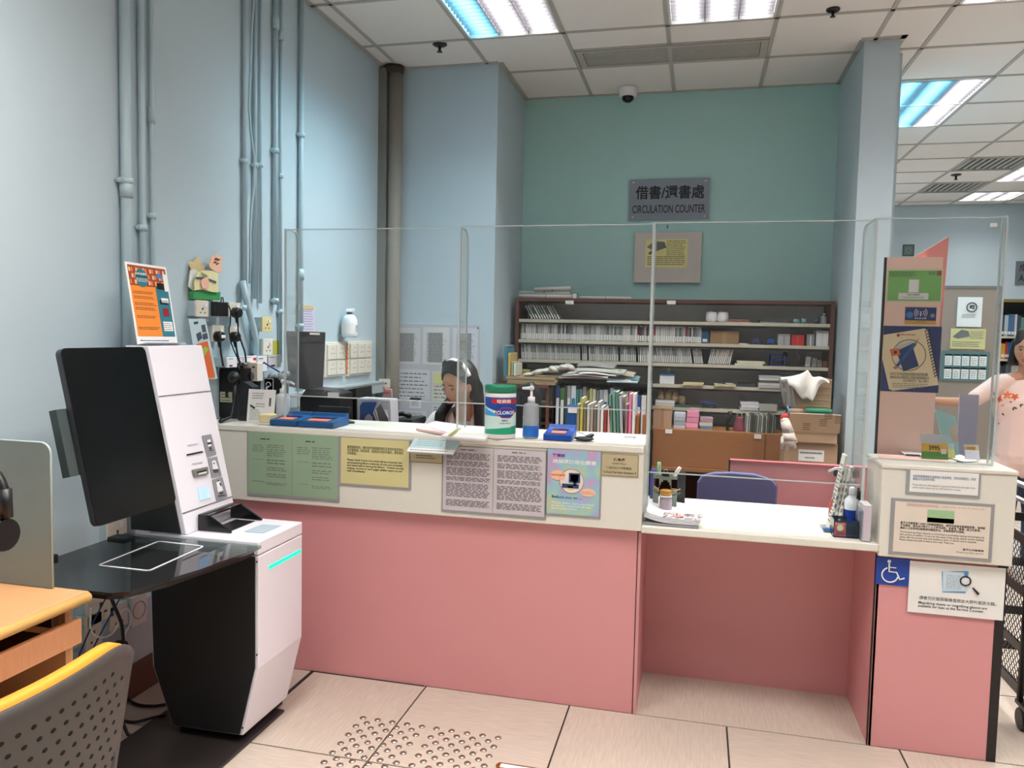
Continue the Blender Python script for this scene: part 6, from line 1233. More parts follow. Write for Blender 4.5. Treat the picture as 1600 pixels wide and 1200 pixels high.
# right side of the low counter
t = thing('leaflet_rack', 'slanted clear rack of beige leaflets leaning on the low counter', 'rack', (.52, 3.2, QZ)); q_ = [atz(1288, 822, QZ), None]; b0 = atz(1290, 822, QZ+.002); tp = aty(1316, 708, 3.26)
M_lf = mat('leaflet_beige', (214, 208, 194), .6); sv = tp-b0
for k, (w_, f) in enumerate(((.012, 1.0), (.012, .84), (.012, .82))): MB().obox(b0+Vector((.010*k, -.012*k, 0)), (.008, 0, 0), (-.0, -.07, 0), sv*f).build('leaflets', M_lf if k != 1 else simple((180, 184, 180), .6), t)
S = Surf(b0+Vector((0, -.07, 0))+sv*.05, (.009, 0, 0), sv, .009, sv.length*.9, t); 
b = MB()
for k in range(16): q2 = b0+Vector((-.0006, -.065+.004*(k % 3), 0))+sv*(.1+.05*k); b.obox(q2, (.0006, 0, 0), (0, .05, 0), sv*.018)
b.build('print', M_inkg, t, stuff=True); b = MB()
for j in range(3):
    for k in range(7): q2 = b0+Vector((.010*j+.001, -.0712-.012*j, 0))+sv*(.08+.11*k*(1 if j == 0 else .82)); b.obox(q2, (.006, 0, 0), (0, .0006, 0), sv*.05)
b.build('front_print', M_inkg, t, stuff=True)
MB().obox(b0+Vector((-.02, -.085, -.0015)), (.075, 0, 0), (0, .10, 0), (0, 0, .004)).build('base', M_clearp, t); MB().obox(b0+Vector((-.022, -.09, .003)), (.03, 0, 0), (0, .02, 0), (0, 0, .008)).build('blue_leaflet', simple((60, 110, 180), .5), t)
p = atz(1330, 818, QZ); pump_bottle('white pump bottle with long spout behind the pen box', aty(1327, 800, 3.20).x, 3.20, QZ, .032, .235, mat('bottle_white', (224, 230, 232), .3), None, -1, sp=.085)
t = bottle('white bottle with blue label between the rack and pen box', Vector((aty(1329, 815, 3.10).x, 3.10, 0)), QZ, .026, .17, mat('bottle_white'), M_white, lbl=mat('label_navy', (24, 60, 150), .4)); t.name = 'disinfectant_bottle'
t = bottle('clear bottle of pinkish-red liquid behind the leaflet rack', Vector((aty(1303, 800, 3.17).x, 3.17, 0)), QZ, .02, .13, mat('red_liquid', (190, 90, 90), .15), M_clearp)
S0 = aty(1303, 816, 3.0); S1 = aty(1342, 816, 3.0); t = thing('pen_box', 'see-through blue-grey box of pencils with red patterned card front', 'box', ((S0.x+S1.x)/2, 3.04, QZ)); bz = .062
for (x0, x1, y0, y1) in ((S0.x, S1.x, 3.0, 3.003), (S0.x, S1.x, 3.08, 3.083), (S0.x, S0.x+.003, 3.003, 3.08), (S1.x-.003, S1.x, 3.003, 3.08)): MB().box(x0, x1, y0, y1, QZ+.001, QZ+bz).build('wall', clear('smoky_blue', (110, 130, 150), .05, 1.2, haze=.15, hcol=(120, 140, 165)), t)
MB().box(S0.x, S1.x, 3.0, 3.083, QZ, QZ+.004).build('floor', mat('box_navy', (80, 96, 120), .4), t); S = Surf((S0.x+.002, 2.9995, QZ+.004), (1, 0, 0), (0, 0, 1), .04, .052, t); S.rects('card', [(0, 0, 1, 1)], simple((150, 80, 86), .5)); S.disc('flower', .5, .6, .012, simple((190, 200, 160)), 2, 8); S.rects('card_marks', [(.1+.2*k, .8, .22+.2*k, .92, 0) for k in range(4)]+[(.2+.14*k, .12, .28+.14*k, .3, 1) for k in range(5)], [simple((220, 160, 160)), simple((90, 60, 70))], 3)
MB().box(S0.x+.04, S1.x-.006, 3.01, 3.07, QZ+.004, QZ+.04).build('contents', mat('box_blue', (96, 122, 150), .5), t)
for k, (dx, c, h) in enumerate(((.066, (20, 20, 22), .135), (.074, (70, 70, 74), .125), (.080, (24, 24, 26), .115), (.070, (220, 220, 222), .11))):
    p = Vector((S0.x+dx+.02, 3.05+.006*k, QZ+.04)); o = thing('pen', ['black pen with thick cap in the pen box', 'grey pen in the pen box', 'short black pen in the pen box', 'white pen in the pen box'][k], 'pen', tuple(p)); MB().tube([p, p+Vector((.002, .01, h*.7))], .0035, 8).build('barrel', simple((200, 200, 204) if k else (120, 120, 124), .4), o); MB().tube([p+Vector((.002, .01, h*.7)), p+Vector((.004, .014, h))], .0045, 8).build('cap', simple(c, .4), o)
x0 = aty(1350, 840, 2.98).x; t = thing('card_holder', 'clear holder full of white cards against the right stone block', 'holder', (x0, 3.0, QZ)); MB().obox((x0-.012, 2.965, QZ+.001), (.003, 0, 0), (0, .09, 0), (0, .0, .11)).build('front', M_clearp, t); MB().obox((x0-.008, 2.965, QZ+.002), (.026, 0, 0), (0, .085, 0), (0, .0, .128)).build('cards', mat('card_lilac', (200, 190, 200), .6), t); MB().obox((x0-.012, 2.963, QZ), (.034, 0, 0), (0, .094, 0), (0, 0, .002)).build('base', M_clearp, t); MB().obox((x0-.0075, 2.9655, QZ+.1285), (.025, 0, 0), (0, .084, 0), (0, 0, .003)).build('top_card', M_white, t)

# ================================================================== RIGHT SIDE: salmon board, holders, far room
BYY = 3.28; M_sal = mat('salmon_board', (250, 212, 196), .55, var=.02)
t = thing('salmon_board', 'tall salmon pink notice board behind the right counter block', 'board', (.83, BYY, 0))
a = aty(1386, 402, BYY); c_ = aty(1474, 402, BYY); wB = c_.x-a.x
MB().prism([(a.x-.0, BYY, 0), (c_.x, BYY, 0), (c_.x, BYY, a.z), (a.x, BYY, a.z)], (0, .02, 0)).build('panel', M_sal, t); MB().box(a.x-.006, a.x, BYY-.001, BYY+.021, 0, a.z).build('dark_edge', M_blk, t)
e1 = aty(1428, 402, BYY+.03); e3 = aty(1482, 370, BYY+.03); e2 = aty(1474, 402, BYY+.03)
MB().prism([(e1.x, BYY+.022, e1.z-.3), (e1.x, BYY+.022, e1.z), (e3.x, BYY+.022, e3.z), (e2.x+.004, BYY+.022, e2.z-.3)], (0, .012, 0)).build('side_wing', simple((236, 156, 150), .55), t)
def bsurf(name, lab, *px): tt = thing(name, lab, 'poster', (0, BYY, 0)); S = ysurf(*px, BYY-.002, tt); tt.location = Vector((S.O.x+S.w/2, BYY-.002, S.O.z)); return tt, S
tt, S = bsurf('green_poster', 'green landscape poster with cream rim at the top of the salmon board', 1387, 420, 1471, 473)
S.slab('sheet', simple((226, 220, 190)), .0015); S.rects('green_field', [(.02, .05, .98, .95)], simple((128, 186, 104))); S.greek(.04, .76, .55, .92, 4, M_ink, k=2); S.greek(.74, .82, .88, .93, 2, M_ink, k=2); S.rects('blank_card', [(.40, .30, .58, .68)], M_paper, 2)
S.rects('name_strip', [(.22, .09, .76, .28)], M_paper, 2); S.text('香港公共圖書館', .38, .20, .60, .26, M_ink, 3); S.text('Hong Kong Public Libraries', .30, .12, .68, .17, M_ink, 3); S.rects('seal', [(.89, .80, .97, .94)], simple((150, 90, 60)), 2)
tt, S = bsurf('wifi_poster', 'small navy wireless internet poster with yellow base on the salmon board', 1415, 480, 1462, 507)
S.slab('sheet', simple((44, 56, 120)), .0015); S.rects('yellow_base', [(0, 0, 1, .22)], simple((226, 176, 80))); S.text('Wi-Fi.HK', .30, .30, .70, .40, M_paper, 2, .02); S.text('免費上網', .37, .12, .62, .19, M_ink, 2); S.text('Connect in Here', .26, .03, .74, .09, simple((150, 90, 40)), 2); S.disc('round_badge', .15, .55, .012, simple((70, 130, 200)), 2); S.disc('badge', .88, .52, .008, simple((140, 150, 150)), 2)
for r in (.010, .016, .022):
    S.ring('wave', .5, .68, r, .0012, M_paper, 2, a0=-.75, a1=.75, n=10); S.ring('wave', .5, .68, r, .0012, M_paper, 2, a0=PI-.75, a1=PI+.75, n=10)
S.disc('dot', .5, .72, .003, M_paper, 2, 10); S.rects('stem', [(.48, .48, .52, .66)], M_paper, 2)
tt, S = bsurf('notebook_poster', 'navy poster of a spiral notebook with pencil in a circle on the salmon board', 1381, 509, 1466, 614)
S.slab('sheet', simple((42, 58, 110)), .0015); M_bg = simple((242, 222, 182)); S.poly('notebook_page', [(.0, .86), (.70, .97), (.76, .95), (1.0, .12), (.22, .01), (.15, .03), (.0, .50)], M_bg, 1)
for k in range(16): S.ring('spiral_ring', .745+.0135*k, .92-.045*k, .0052, .0016, M_black, 3, a0=.3, a1=PI+.6, n=8)
S.disc('seal', .26, .86, .006, simple((190, 80, 80)), 2); S.greek(.3, .85, .62, .90, 1, simple((200, 120, 110)), k=2); S.ring('circle', .46, .56, S.w*.29, .001, M_black, 3)
S.poly('phone_book', [(.24, .62), (.50, .73), (.64, .40), (.38, .31)], simple((44, 62, 116)), 3); S.poly('top_page', [(.22, .69), (.50, .77), (.52, .74), (.24, .66)], simple((190, 196, 210)), 4); S.poly('orange_tag', [(.12, .64), (.28, .66), (.31, .56), (.16, .54)], simple((228, 110, 60)), 5); S.disc('tag_mark', .22, .60, .006, simple((60, 60, 40)), 6)
S.poly('pencil', [(.24, .40), (.29, .38), (.58, .73), (.52, .75)], simple((40, 90, 150)), 6); S.poly('pencil_tip', [(.53, .74), (.58, .72), (.62, .83)], simple((200, 150, 110)), 6); S.poly('eraser', [(.19, .36), (.25, .34), (.29, .38), (.24, .40)], simple((200, 120, 120)), 6)
S.text('你所打的每個電話號碼均受到私隱', .15, .245, .80, .295, M_ink, 3); S.text('保障條例的規管請以適當措施保護自己', .15, .195, .83, .24, M_ink, 3); S.text('切勿洩露任何「個人資料」', .38, .15, .82, .19, M_ink, 3); S.greek(.2, .06, .84, .14, 3, M_inkg, k=3)
# things on top of the right block
RZ = 1.047
t, _ = flat('pink_strip', 'flat pink card strip lying along the right counter block', [(1374, 716), (1486, 722), (1480, 717), (1372, 711.5)], RZ, .002, simple((236, 180, 170)), 'card'); 
t, P_ = flat('white_card', 'white folded card with pink edge lying before the salmon board', [(1398, 700), (1415, 711), (1455, 712.5), (1445, 701)], RZ+.002, .002, M_paper, 'card'); MB().box(P_[1].x, P_[1].x+.05, P_[1].y, P_[1].y+.003, RZ+.0005, RZ+.006).build('dark_underside', M_dark, t)
t, P_ = flat('notice_sheet', 'white sheet lying at the right of the leaflet holder', [(1482, 715), (1505, 722), (1530, 721), (1500, 711)], RZ+.001, .002, M_paper, 'papers'); MB().box(P_[0].x-.003, P_[1].x, P_[1].y-.002, P_[1].y+.001, RZ-.0, RZ+.003).build('dark_edge', M_black, t)
def lholder(lab, px, y, fields, tilt=.03):
    t = thing('leaflet_holder', lab, 'holder', (0, y, RZ)); S = ysurf(*px, y, t); S = Surf((S.O.x, y, RZ+.002), (1, .12, 0), (0, tilt, S.h), S.w, S.h, t); t.location = (S.O.x+S.w/2, y, RZ); S.slab('clear_front', M_clearp, .002)
    for nme, r, c in fields: S.slab(nme, simple(c, .5), -.0015, *r)
    MB().obox(S.O-Vector((0, 0, .0015)), S.U*S.w, (0, .05, 0), (0, 0, .002)).build('foot', M_clearp, t); return t, S
t, S = lholder('clear holder with green and yellow leaflet numbered 3995 on the right block', (1442, 674, 1484, 716), 3.10, [('green_card', (.02, .0, .98, .30), (80, 140, 60)), ('yellow_card', (.02, .30, .98, .62), (210, 170, 60))])
S.text('3995', .28, .36, .68, .54, M_ink, 5, .02); S.rects('pale_label', [(.72, .22, .92, .42)], simple((220, 200, 190)), 5)
t, S = lholder('small clear holder with yellow-green card behind the numbered leaflet', (1478, 684, 1494, 709), 3.16, [('lime_card', (.05, .0, .95, .6), (190, 200, 110))])
t, S = lholder('small white leaflet with orange top in a clear holder on the right block', (1510, 686, 1533, 712), 3.15, [('white_card', (.03, 0, .97, .62), (214, 214, 228)), ('orange_top', (.1, .62, .9, .92), (216, 170, 90))]); S.greek(.15, .66, .85, .86, 2, M_ink, k=5)
t = thing('lilac_banner', 'upright pale lilac acrylic panel with dark foot behind the right block', 'panel', (1.0, 3.36, 0)); a = aty(1500, 616, 3.36); c_ = aty(1530, 616, 3.36)
MB().box(a.x, c_.x, 3.36, 3.368, .98, a.z).build('panel', clear('lilac_film', (214, 214, 232), .1, .8, haze=.55, hcol=(196, 196, 220)), t); MB().box(a.x-.01, c_.x+.01, 3.34, 3.40, .96, .98).build('foot', simple((110, 70, 90)), t); MB().box((a.x+c_.x)/2-.02, (a.x+c_.x)/2+.02, 3.35, 3.38, 0, .96).build('post', M_dark, t)
t = thing('cyan_board', 'pale cyan slanted card standing behind the clear holders', 'card', (.95, 3.32, .9)); q2 = [aty(u, v, 3.31) for u, v in ((1460, 638), (1494, 652), (1500, 720), (1482, 720))]; MB().prism(q2, (0, .004, 0)).build('card', simple((160, 206, 208)), t); q2 = [aty(u, v, 3.308) for u, v in ((1484, 670), (1494, 662), (1498, 690), (1488, 690))]; MB().prism(q2, (0, .002, 0)).build('cartoon_patch', simple((196, 176, 160)), t); MB().box(.9, 1.0, 3.30, 3.335, 0, .94).build('stand', M_grey, t)
# far room
o = thing('wall_control', 'small dark framed control panel on the far blue wall left of the pink wing', 'panel', (0, YF, 1.5)); S = ysurf(1411, 382, 1428, 400, YF-.01, o); o.location = (S.O.x+S.w/2, YF-.01, S.O.z); S.slab('case', M_dark, .03, bevel=.004); S.rects('face', [(.12, .1, .88, .9)], mat('control_green', (90, 116, 110), .4)); S.ring('outline', .5, .5, S.w*.2, .004, M_grey, 3)
t = thing('far_sign', 'dark grey lettered plate on the far wall at the right picture edge', 'sign', (0, YF-.01, 2.5)); S = ysurf(1588, 408, 1640, 445, YF-.01, t); t.location = (S.O.x+S.w/2, YF-.01, S.O.z); S.slab('plate', mat('sign_grey2', (104, 112, 120), .4), .03); S.text('成人', .1, .55, .5, .9, M_ink, 2, .02); S.text('ADULT', .1, .14, .75, .42, M_ink, 2, .02)
t = thing('brown_partition', 'brown-grey partition with notices in the far room', 'partition', (0, 7, 0)); a = aty(1440, 450, 7.0); c_ = aty(1563, 450, 7.0); t.location = ((a.x+c_.x)/2, 7.02, 0); MB().box(a.x, c_.x, 7.0, 7.05, 0, a.z).build('panel', mat('brown_fabric', (152, 134, 122), .8, bump=.1), t); MB().box(a.x, c_.x, 6.996, 7.054, a.z, a.z+.02).build('top_rail', mat('rail_grey', (120, 116, 112), .5), t); MB().box(c_.x, c_.x+.02, 6.996, 7.054, 0, a.z+.02).build('end_post', mat('rail_grey'), t)
def psurf(name, lab, *px): tt = thing(name, lab, 'notice', (0, 6.99, 0)); S = ysurf(*px, 6.994, tt); tt.location = Vector((S.O.x+S.w/2, 6.994, S.O.z)); return tt, S
tt, S = psurf('white_notice', 'white notice with round emblem on the brown partition', 1497, 464, 1533, 511); S.slab('sheet', M_paper, .002); S.ring('emblem', .58, .66, S.w*.2, .004, M_ink, 3); S.rects('emblem_marks', [(.5, .62, .58, .72), (.6, .6, .68, .66), (.58, .68, .7, .72)], M_ink, 2); S.greek(.2, .3, .8, .44, 3, k=2)
tt, S = psurf('yellow_notice', 'yellow notice with grey drawing on the brown partition', 1486, 513, 1539, 546); S.slab('sheet', M_yel, .002); S.poly('drawing', [(.06, .6), (.3, .95), (.5, .88), (.55, .62), (.2, .5)], M_inkg, 2); S.greek(.56, .5, .95, .92, 5, k=2); S.greek(.06, .1, .94, .4, 3, k=2)
tt, S = psurf('schedule_board', 'teal board of white schedule cards on the brown partition', 1472, 548, 1544, 597); S.slab('board', simple((84, 120, 120)), .01)
for i in range(5):
    for j in range(2): S.rects('card', [(.07+.18*i, .08+.44*j, .22+.18*i, .46+.44*j, 0), (.07+.18*i, .40+.44*j, .22+.18*i, .46+.44*j, 1)], [M_paper, simple([(200, 80, 80), (80, 140, 90), (90, 120, 180), (190, 120, 60), (120, 90, 140)][i])], 2); S.greek(.09+.18*i, .12+.44*j, .20+.18*i, .36+.44*j, 4, k=3, wmin=.02, wmax=.06)
# far bookcase with books
t = thing('far_bookcase', 'dark far bookcase full of books at the right edge', 'bookcase', (3.3, 9.1, 0)); a = aty(1562, 475, 9.0); x0, x1 = a.x, 4.4; zz = [aty(1600, v, 9).z for v in (472, 526, 562, 592, 640)]
MB().box(x0, x1, 9.28, 9.3, 0, zz[0]).build('back', M_dark, t); MB().box(x0, x1, 9.0, 9.3, zz[0], zz[0]+.03).build('top', mat('shelf_top', (120, 106, 60), .6), t); MB().box(x0-.02, x0, 9.0, 9.3, 0, zz[0]+.03).build('side', M_brown, t)
for z in zz[1:]+[.5, .1]: MB().box(x0, x1, 9.0, 9.28, z-.02, z).build('shelf', mat('lip_cream'), t)
random.seed(21); bcol = [[(70, 110, 150), (200, 200, 200), (90, 130, 120), (60, 70, 90), (170, 190, 200)], [(200, 60, 40), (220, 160, 60), (60, 120, 70), (180, 50, 50), (230, 200, 120), (50, 90, 160)], [(190, 190, 190), (90, 110, 120), (60, 60, 70), (140, 150, 150)], [(150, 120, 90), (80, 80, 90), (190, 180, 170)]]
nm = ['top', 'second', 'third', 'lowest']
for r in range(4):
    x = x0+.01; k = 0
    while x < 3.75:
        w_ = random.uniform(.02, .04); h = min(.24, zz[r]-zz[r+1]-.05)*random.uniform(.82, 1); c = random.choice(bcol[r])
        o = MB(); o.box(x, x+w_-.002, 9.02, 9.2, zz[r+1]+.001, zz[r+1]+h, 0); o.box(x+.002, x+w_-.004, 9.018, 9.02, zz[r+1]+.02, zz[r+1]+.05, 1); o = o.build('library_book', [simple(c), M_paper]); tag(o, cword(c)+' spined library book on the '+nm[r]+' shelf of the far bookcase', 'book', 'library books on the %s far shelf' % nm[r]); x += w_; k += 1
# black mesh trolley
t = thing('mesh_trolley', 'black wire mesh book trolley on castors at the right edge', 'trolley', (1.55, 3.55, 0)); X0, X1, Y0_, Y1_ = 1.262, 1.80, 3.30, 3.80
M_mt = mat('trolley_black', (26, 24, 26), .4); 
for x, y in ((X0, Y0_), (X1, Y0_), (X0, Y1_), (X1, Y1_)): MB().tube([(x, y, .10), (x, y, .90)], .012, 8).build('post', M_mt, t)
for z in (.14, .30, .52, .72): 
    b = MB(); b.box(X0, X1, Y0_-.005, Y0_+.005, z-.018, z+.018); b.box(X0, X1, Y1_-.005, Y1_+.005, z-.018, z+.018); b.box(X0-.005, X0+.005, Y0_, Y1_, z-.018, z+.018); b.box(X1-.005, X1+.005, Y0_, Y1_, z-.018, z+.018); b.build('rail_frame', M_mt, t)
for z in (.93, .87): MB().tube([(X0-.02, Y0_, z), (X1, Y0_, z)], .011, 10).build('chrome_rail', M_steel, t); MB().tube([(X0-.01, Y0_, z), (X0-.01, Y1_, z)], .011, 10).build('chrome_rail', M_steel, t)
b = MB(); n = 34
for k in range(n+1):
    f = k/n; 
    for s_ in (-1, 1):
        for (P0_, U0) in (((X0, Y0_, .15), (X1-X0, 0, 0)), ((X0, Y0_, .15), (0, Y1_-Y0_, 0))):
            L_ = .55; h_ = .58; xs = f*(L_+h_)-h_ if s_ > 0 else f*(L_+h_)
            q0, q1 = (xs, 0), (xs+s_*h_, h_)
            (xa, za), (xb, zb2) = q0, q1
            def clip(xa, za, xb, zb2):
                if xb < xa: xa, za, xb, zb2 = xb, zb2, xa, za
                if xb <= 0 or xa >= L_: return None
                if xa < 0: za += (zb2-za)*(-xa)/(xb-xa); xa = 0
                if xb > L_: zb2 = za+(zb2-za)*(L_-xa)/(xb-xa); xb = L_
                return xa, za, xb, zb2
            r_ = clip(xa, za, xb, zb2)
            if not r_ or abs(r_[2]-r_[0]) < .01: continue
            U1 = Vector(U0).normalized(); A_ = Vector(P0_)+U1*r_[0]*((X1-X0)/L_ if U0[0] else (Y1_-Y0_)/L_)+Vector((0, 0, r_[1])); B_ = Vector(P0_)+U1*r_[2]*((X1-X0)/L_ if U0[0] else (Y1_-Y0_)/L_)+Vector((0, 0, r_[3]))
            b.tube([A_, B_], .0016, 4)
b.build('wire_mesh', M_mt, t, stuff=True)
for x, y in ((X0, Y0_), (X1, Y0_), (X0, Y1_), (X1, Y1_)):
    MB().box(x-.01, x+.03, y-.10, y+.02, .085, .10).build('fork_arm', M_mt, t) if x == X0 and y == Y0_ else None
    w_ = MB().lathe((x-.012, y-.03, .042), [(.038, 0), (.042, .004), (.042, .020), (.038, .024)], 18, axis='x').build('castor', M_black, t)
# ================================================================== LEFT DESK, DIVIDER, HEADSET, CHAIR
t = thing('computer_desk', 'orange beech computer desk with pull-out shelf at the lower left', 'desk', (-1.87, 1.3, 0))
MB().box(XW+.01, -1.615, .55, 1.775, .712, .74).build('desk_top', M_beech, t, bevel=.004); MB().tube([(-1.612, .55, .726), (-1.612, 1.765, .726)], .0145, 12).build('rounded_edge', mat('edge_yellow', (212, 168, 100), .35), t)
MB().box(XW+.05, -1.66, 1.735, 1.76, 0, .712).build('side_panel', M_beech, t); MB().box(XW+.05, -1.66, .58, .60, 0, .712).build('side_panel', M_beech, t); MB().box(XW+.12, XW+.14, .60, 1.735, .15, .712).build('back_panel', mat('mahogany', (110, 44, 24), .5), t)
tr = MB().box(XW+.25, -1.64, .62, 1.70, .625, .637).build('keyboard_shelf', mat('shelf_dark', (70, 40, 24), .5), t); MB().box(-1.64, -1.625, .60, 1.755, .60, .668).build('shelf_front', mat('beech_front', (196, 138, 96), .45, var=.14, scale=16, stretch=(9, 9, 1)), tr)
MB().box(XW+.3, -1.68, 1.71, 1.735, .65, .69).build('slide_rail', M_steel, t)
MB().box(XW+.14, -1.70, .60, 1.735, .30, .315).build('lower_shelf', mat('mahogany'), t)
t = thing('desk_divider', 'frosted glass divider with rounded corner on the beech desk', 'divider', (-1.93, 1.76, .742)); n = 6; r = .03
pts = [(XW+.015, .742), (-1.722, .742)]+[(-1.722-.0-r+r*math.cos(PI/2*k/n), 1.148-r+r*math.sin(PI/2*k/n)) for k in range(n+1)]+[(XW+.015, 1.148)]
MB().prism([(x, 1.755, z) for x, z in pts], (0, .008, 0)).build('glass', M_frost, t); MB().tube([(x, 1.759, z) for x, z in pts[1:]], .0035, 6).build('glass_edge', mat('glass_edge_green', (170, 190, 184), .2), t)
hx = atz(4, 800, 1.0); c0 = aty(-6, 800, 1.40); t = thing('headset', 'black headset hanging from a hook at the left picture edge', 'headset', (c0.x-.02, 1.40, 1.0))
pts = [c0+Vector((-.045+.07*math.cos(a_), 0, .0+.075*math.sin(a_)+.03)) for a_ in [PI*(.02+k*.96/12) for k in range(13)]]
MB().tube(pts, [.011]*13, 8).build('headband', M_black, t); MB().tube([pts[0]+Vector((.0, 0, .02)), pts[0]+Vector((.004, 0, -.045))], [.014, .013], 10).build('slider', M_black, t)
MB().lathe(pts[0]+Vector((-.025, 0, -.085)), [(.036, 0), (.04, .01), (.036, .028)], 18, axis='x').build('ear_cup', M_black, t); MB().lathe(pts[-1]+Vector((.0, 0, -.07)), [(.036, 0), (.04, .01), (.036, .028)], 18, axis='x').build('ear_cup', M_black, t)
MB().tube([pts[6]-Vector((-.01, 0, .016)), (XW+.004, 1.40, pts[6].z-.016)], .005, 8).build('wall_hook', M_steel, t); MB().box(XW, XW+.006, 1.37, 1.43, pts[6].z-.05, pts[6].z+.01).build('hook_plate', M_dark, t)
# chair with perforated back
t = thing('perforated_chair', 'grey perforated-back chair with orange cushion in the lower left corner', 'chair', (-1.32, 1.12, 0)); CYc = 1.125; HW = .28
def cbx(y, z): f = (y-CYc)/HW; return -1.115-.055*f*f-.05*(.80-z)/.34+.0
def grid_shell(x_off, z0, z1, hw, nu=24, nv=12, zf=None):
    g = []
    for j in range(nv+1):
        r_ = []
        for i in range(nu+1):
            f = -1+2*i/nu; q_ = j/nv; ww = hw*(.90+.10*q_); y = CYc+ww*f; z = z0+(z1-z0)*q_+ (-.05*f**6 if q_ > .5 else 0)*((q_-.5)*2)
            r_.append(Vector((cbx(y, z)+x_off, y, z)))
        g.append(r_)
    return g
M_shell = mat('chair_shell', (66, 61, 58), .5, var=.05)
o = sheet('back_shell', grid_shell(0, .44, .823, HW), M_shell, t, .006); o.modifiers['s'].offset = 1
o = sheet('orange_cushion', grid_shell(-.020, .47, .828, HW-.012), mat('orange_fabric', (238, 146, 40), .7, bump=.2, bscale=200), t, .022)
b = MB()
for j in range(10):
    for i in range(15):
        y = CYc-.215+.0305*i+(.015 if j % 2 else 0); z = .765-.030*j
        if y > CYc+.235 or (z > .75 and abs(y-CYc) > .2): continue
        b.ell((cbx(y, z)+.0065, y, z), (.0008, .0062, .0045), 8, 5)
b.build('perforations', mat('hole_black', (8, 8, 8), .95), t, stuff=True)
MB().tube([(cbx(CYc+HW, .8)-.005, CYc+HW-.003, .77), (cbx(CYc+HW, .6)+.0, CYc+HW*.96, .62), (-1.22, CYc+HW*.93, .47)], [.009, .012, .012], 10).build('side_rim', M_shell, t)
MB().box(-1.62, -1.20, CYc-.22, CYc+.22, .42, .445).build('seat', M_shell, t, bevel=.01); MB().box(-1.61, -1.22, CYc-.21, CYc+.21, .446, .475).build('seat_cushion', mat('orange_fabric'), t, bevel=.012)
for x, y in ((-1.2, CYc+.225), (-1.2, CYc-.225), (-1.56, CYc+.215), (-1.56, CYc-.215)): MB().tube([(x, y, .44), (x+(.03 if x > -1.3 else -.02), y, .012)], .011, 10).build('leg', M_steel, t); MB().lathe((x+(.03 if x > -1.3 else -.02), y, 0), [(.014, 0), (.014, .02)], 12).build('foot', M_black, t)
for y in (CYc+.235, CYc-.235): MB().tube([(-1.20, y, .44), (-1.195, y, .60)], .014, 10).build('back_upright', mat('upright_dark', (60, 54, 60), .5), t)

# ================================================================== PEOPLE
M_skin = mat('skin', (190, 140, 112), .55, var=.05, scale=6); M_hair = mat('hair_black', (20, 17, 17), .45, var=.3, scale=40, stretch=(8, 8, .6), bump=.5, bscale=30)
def remesh(mb, name, m, parent, vox, smooth=4):
    me = mb.mesh('tmp', m); o = bpy.data.objects.new('tmp', me); COL.objects.link(o)
    r = o.modifiers.new('r', 'REMESH'); r.mode = 'VOXEL'; r.voxel_size = vox; r.use_smooth_shade = True
    s = o.modifiers.new('s', 'SMOOTH'); s.iterations = smooth; s.factor = .5
    dg = bpy.context.evaluated_depsgraph_get(); me2 = bpy.data.meshes.new_from_object(o.evaluated_get(dg)); bpy.data.objects.remove(o)
    off = wl(parent); me2.transform(Matrix.Translation(-off)); me2.name = name
    if not me2.materials: me2.materials.append(m)
    for p in me2.polygons: p.use_smooth = True
    o = bpy.data.objects.new(name, me2); COL.objects.link(o); o.parent = parent; return o
def G(d, s): return math.exp(-(d/s)**2)
def head_pts(T, k=1.0, n=56, m=44):
    vs = []; fs = []
    for i in range(m+1):
        th = PI*i/m
        for j in range(n):
            ph = 2*PI*j/n; sx, sy, cz = math.sin(th)*math.sin(ph), math.sin(th)*math.cos(ph), math.cos(th)
            x, y, z = .072*sx, -.088*sy, .110*cz
            lo = max(0, -z/.11)
            x *= 1-.36*lo**1.7; 
            if y > 0: y *= 1-.45*lo
            else: y *= 1-.10*lo
            if sy > 0:
                fr = sy
                y -= .020*G(x, .011)*G(z+.022, .018)*fr+.010*G(x, .008)*G(z-.002, .022)*fr
                y -= .006*G(x, .016)*G(z+.031, .007)*fr
                y += .009*(G(x-.031, .014)+G(x+.031, .014))*G(z-.008, .012)*fr
                y -= .004*(G(x-.03, .02)+G(x+.03, .02))*G(z-.026, .008)*fr
                y -= .007*G(x, .020)*G(z+.056, .006)*fr+.006*G(x, .018)*G(z+.067, .006)*fr-.002*G(x, .02)*G(z+.0615, .0025)
                y -= .008*G(x, .02)*G(z+.094, .014)*fr
                y -= .004*(G(x-.042, .02)+G(x+.042, .02))*G(z+.022, .02)*fr
            vs.append(T @ (Vector((x, y, z))*k))
    for i in range(m):
        for j in range(n): fs.append((i*n+j, (i+1)*n+j, (i+1)*n+(j+1) % n, i*n+(j+1) % n))
    return vs, fs
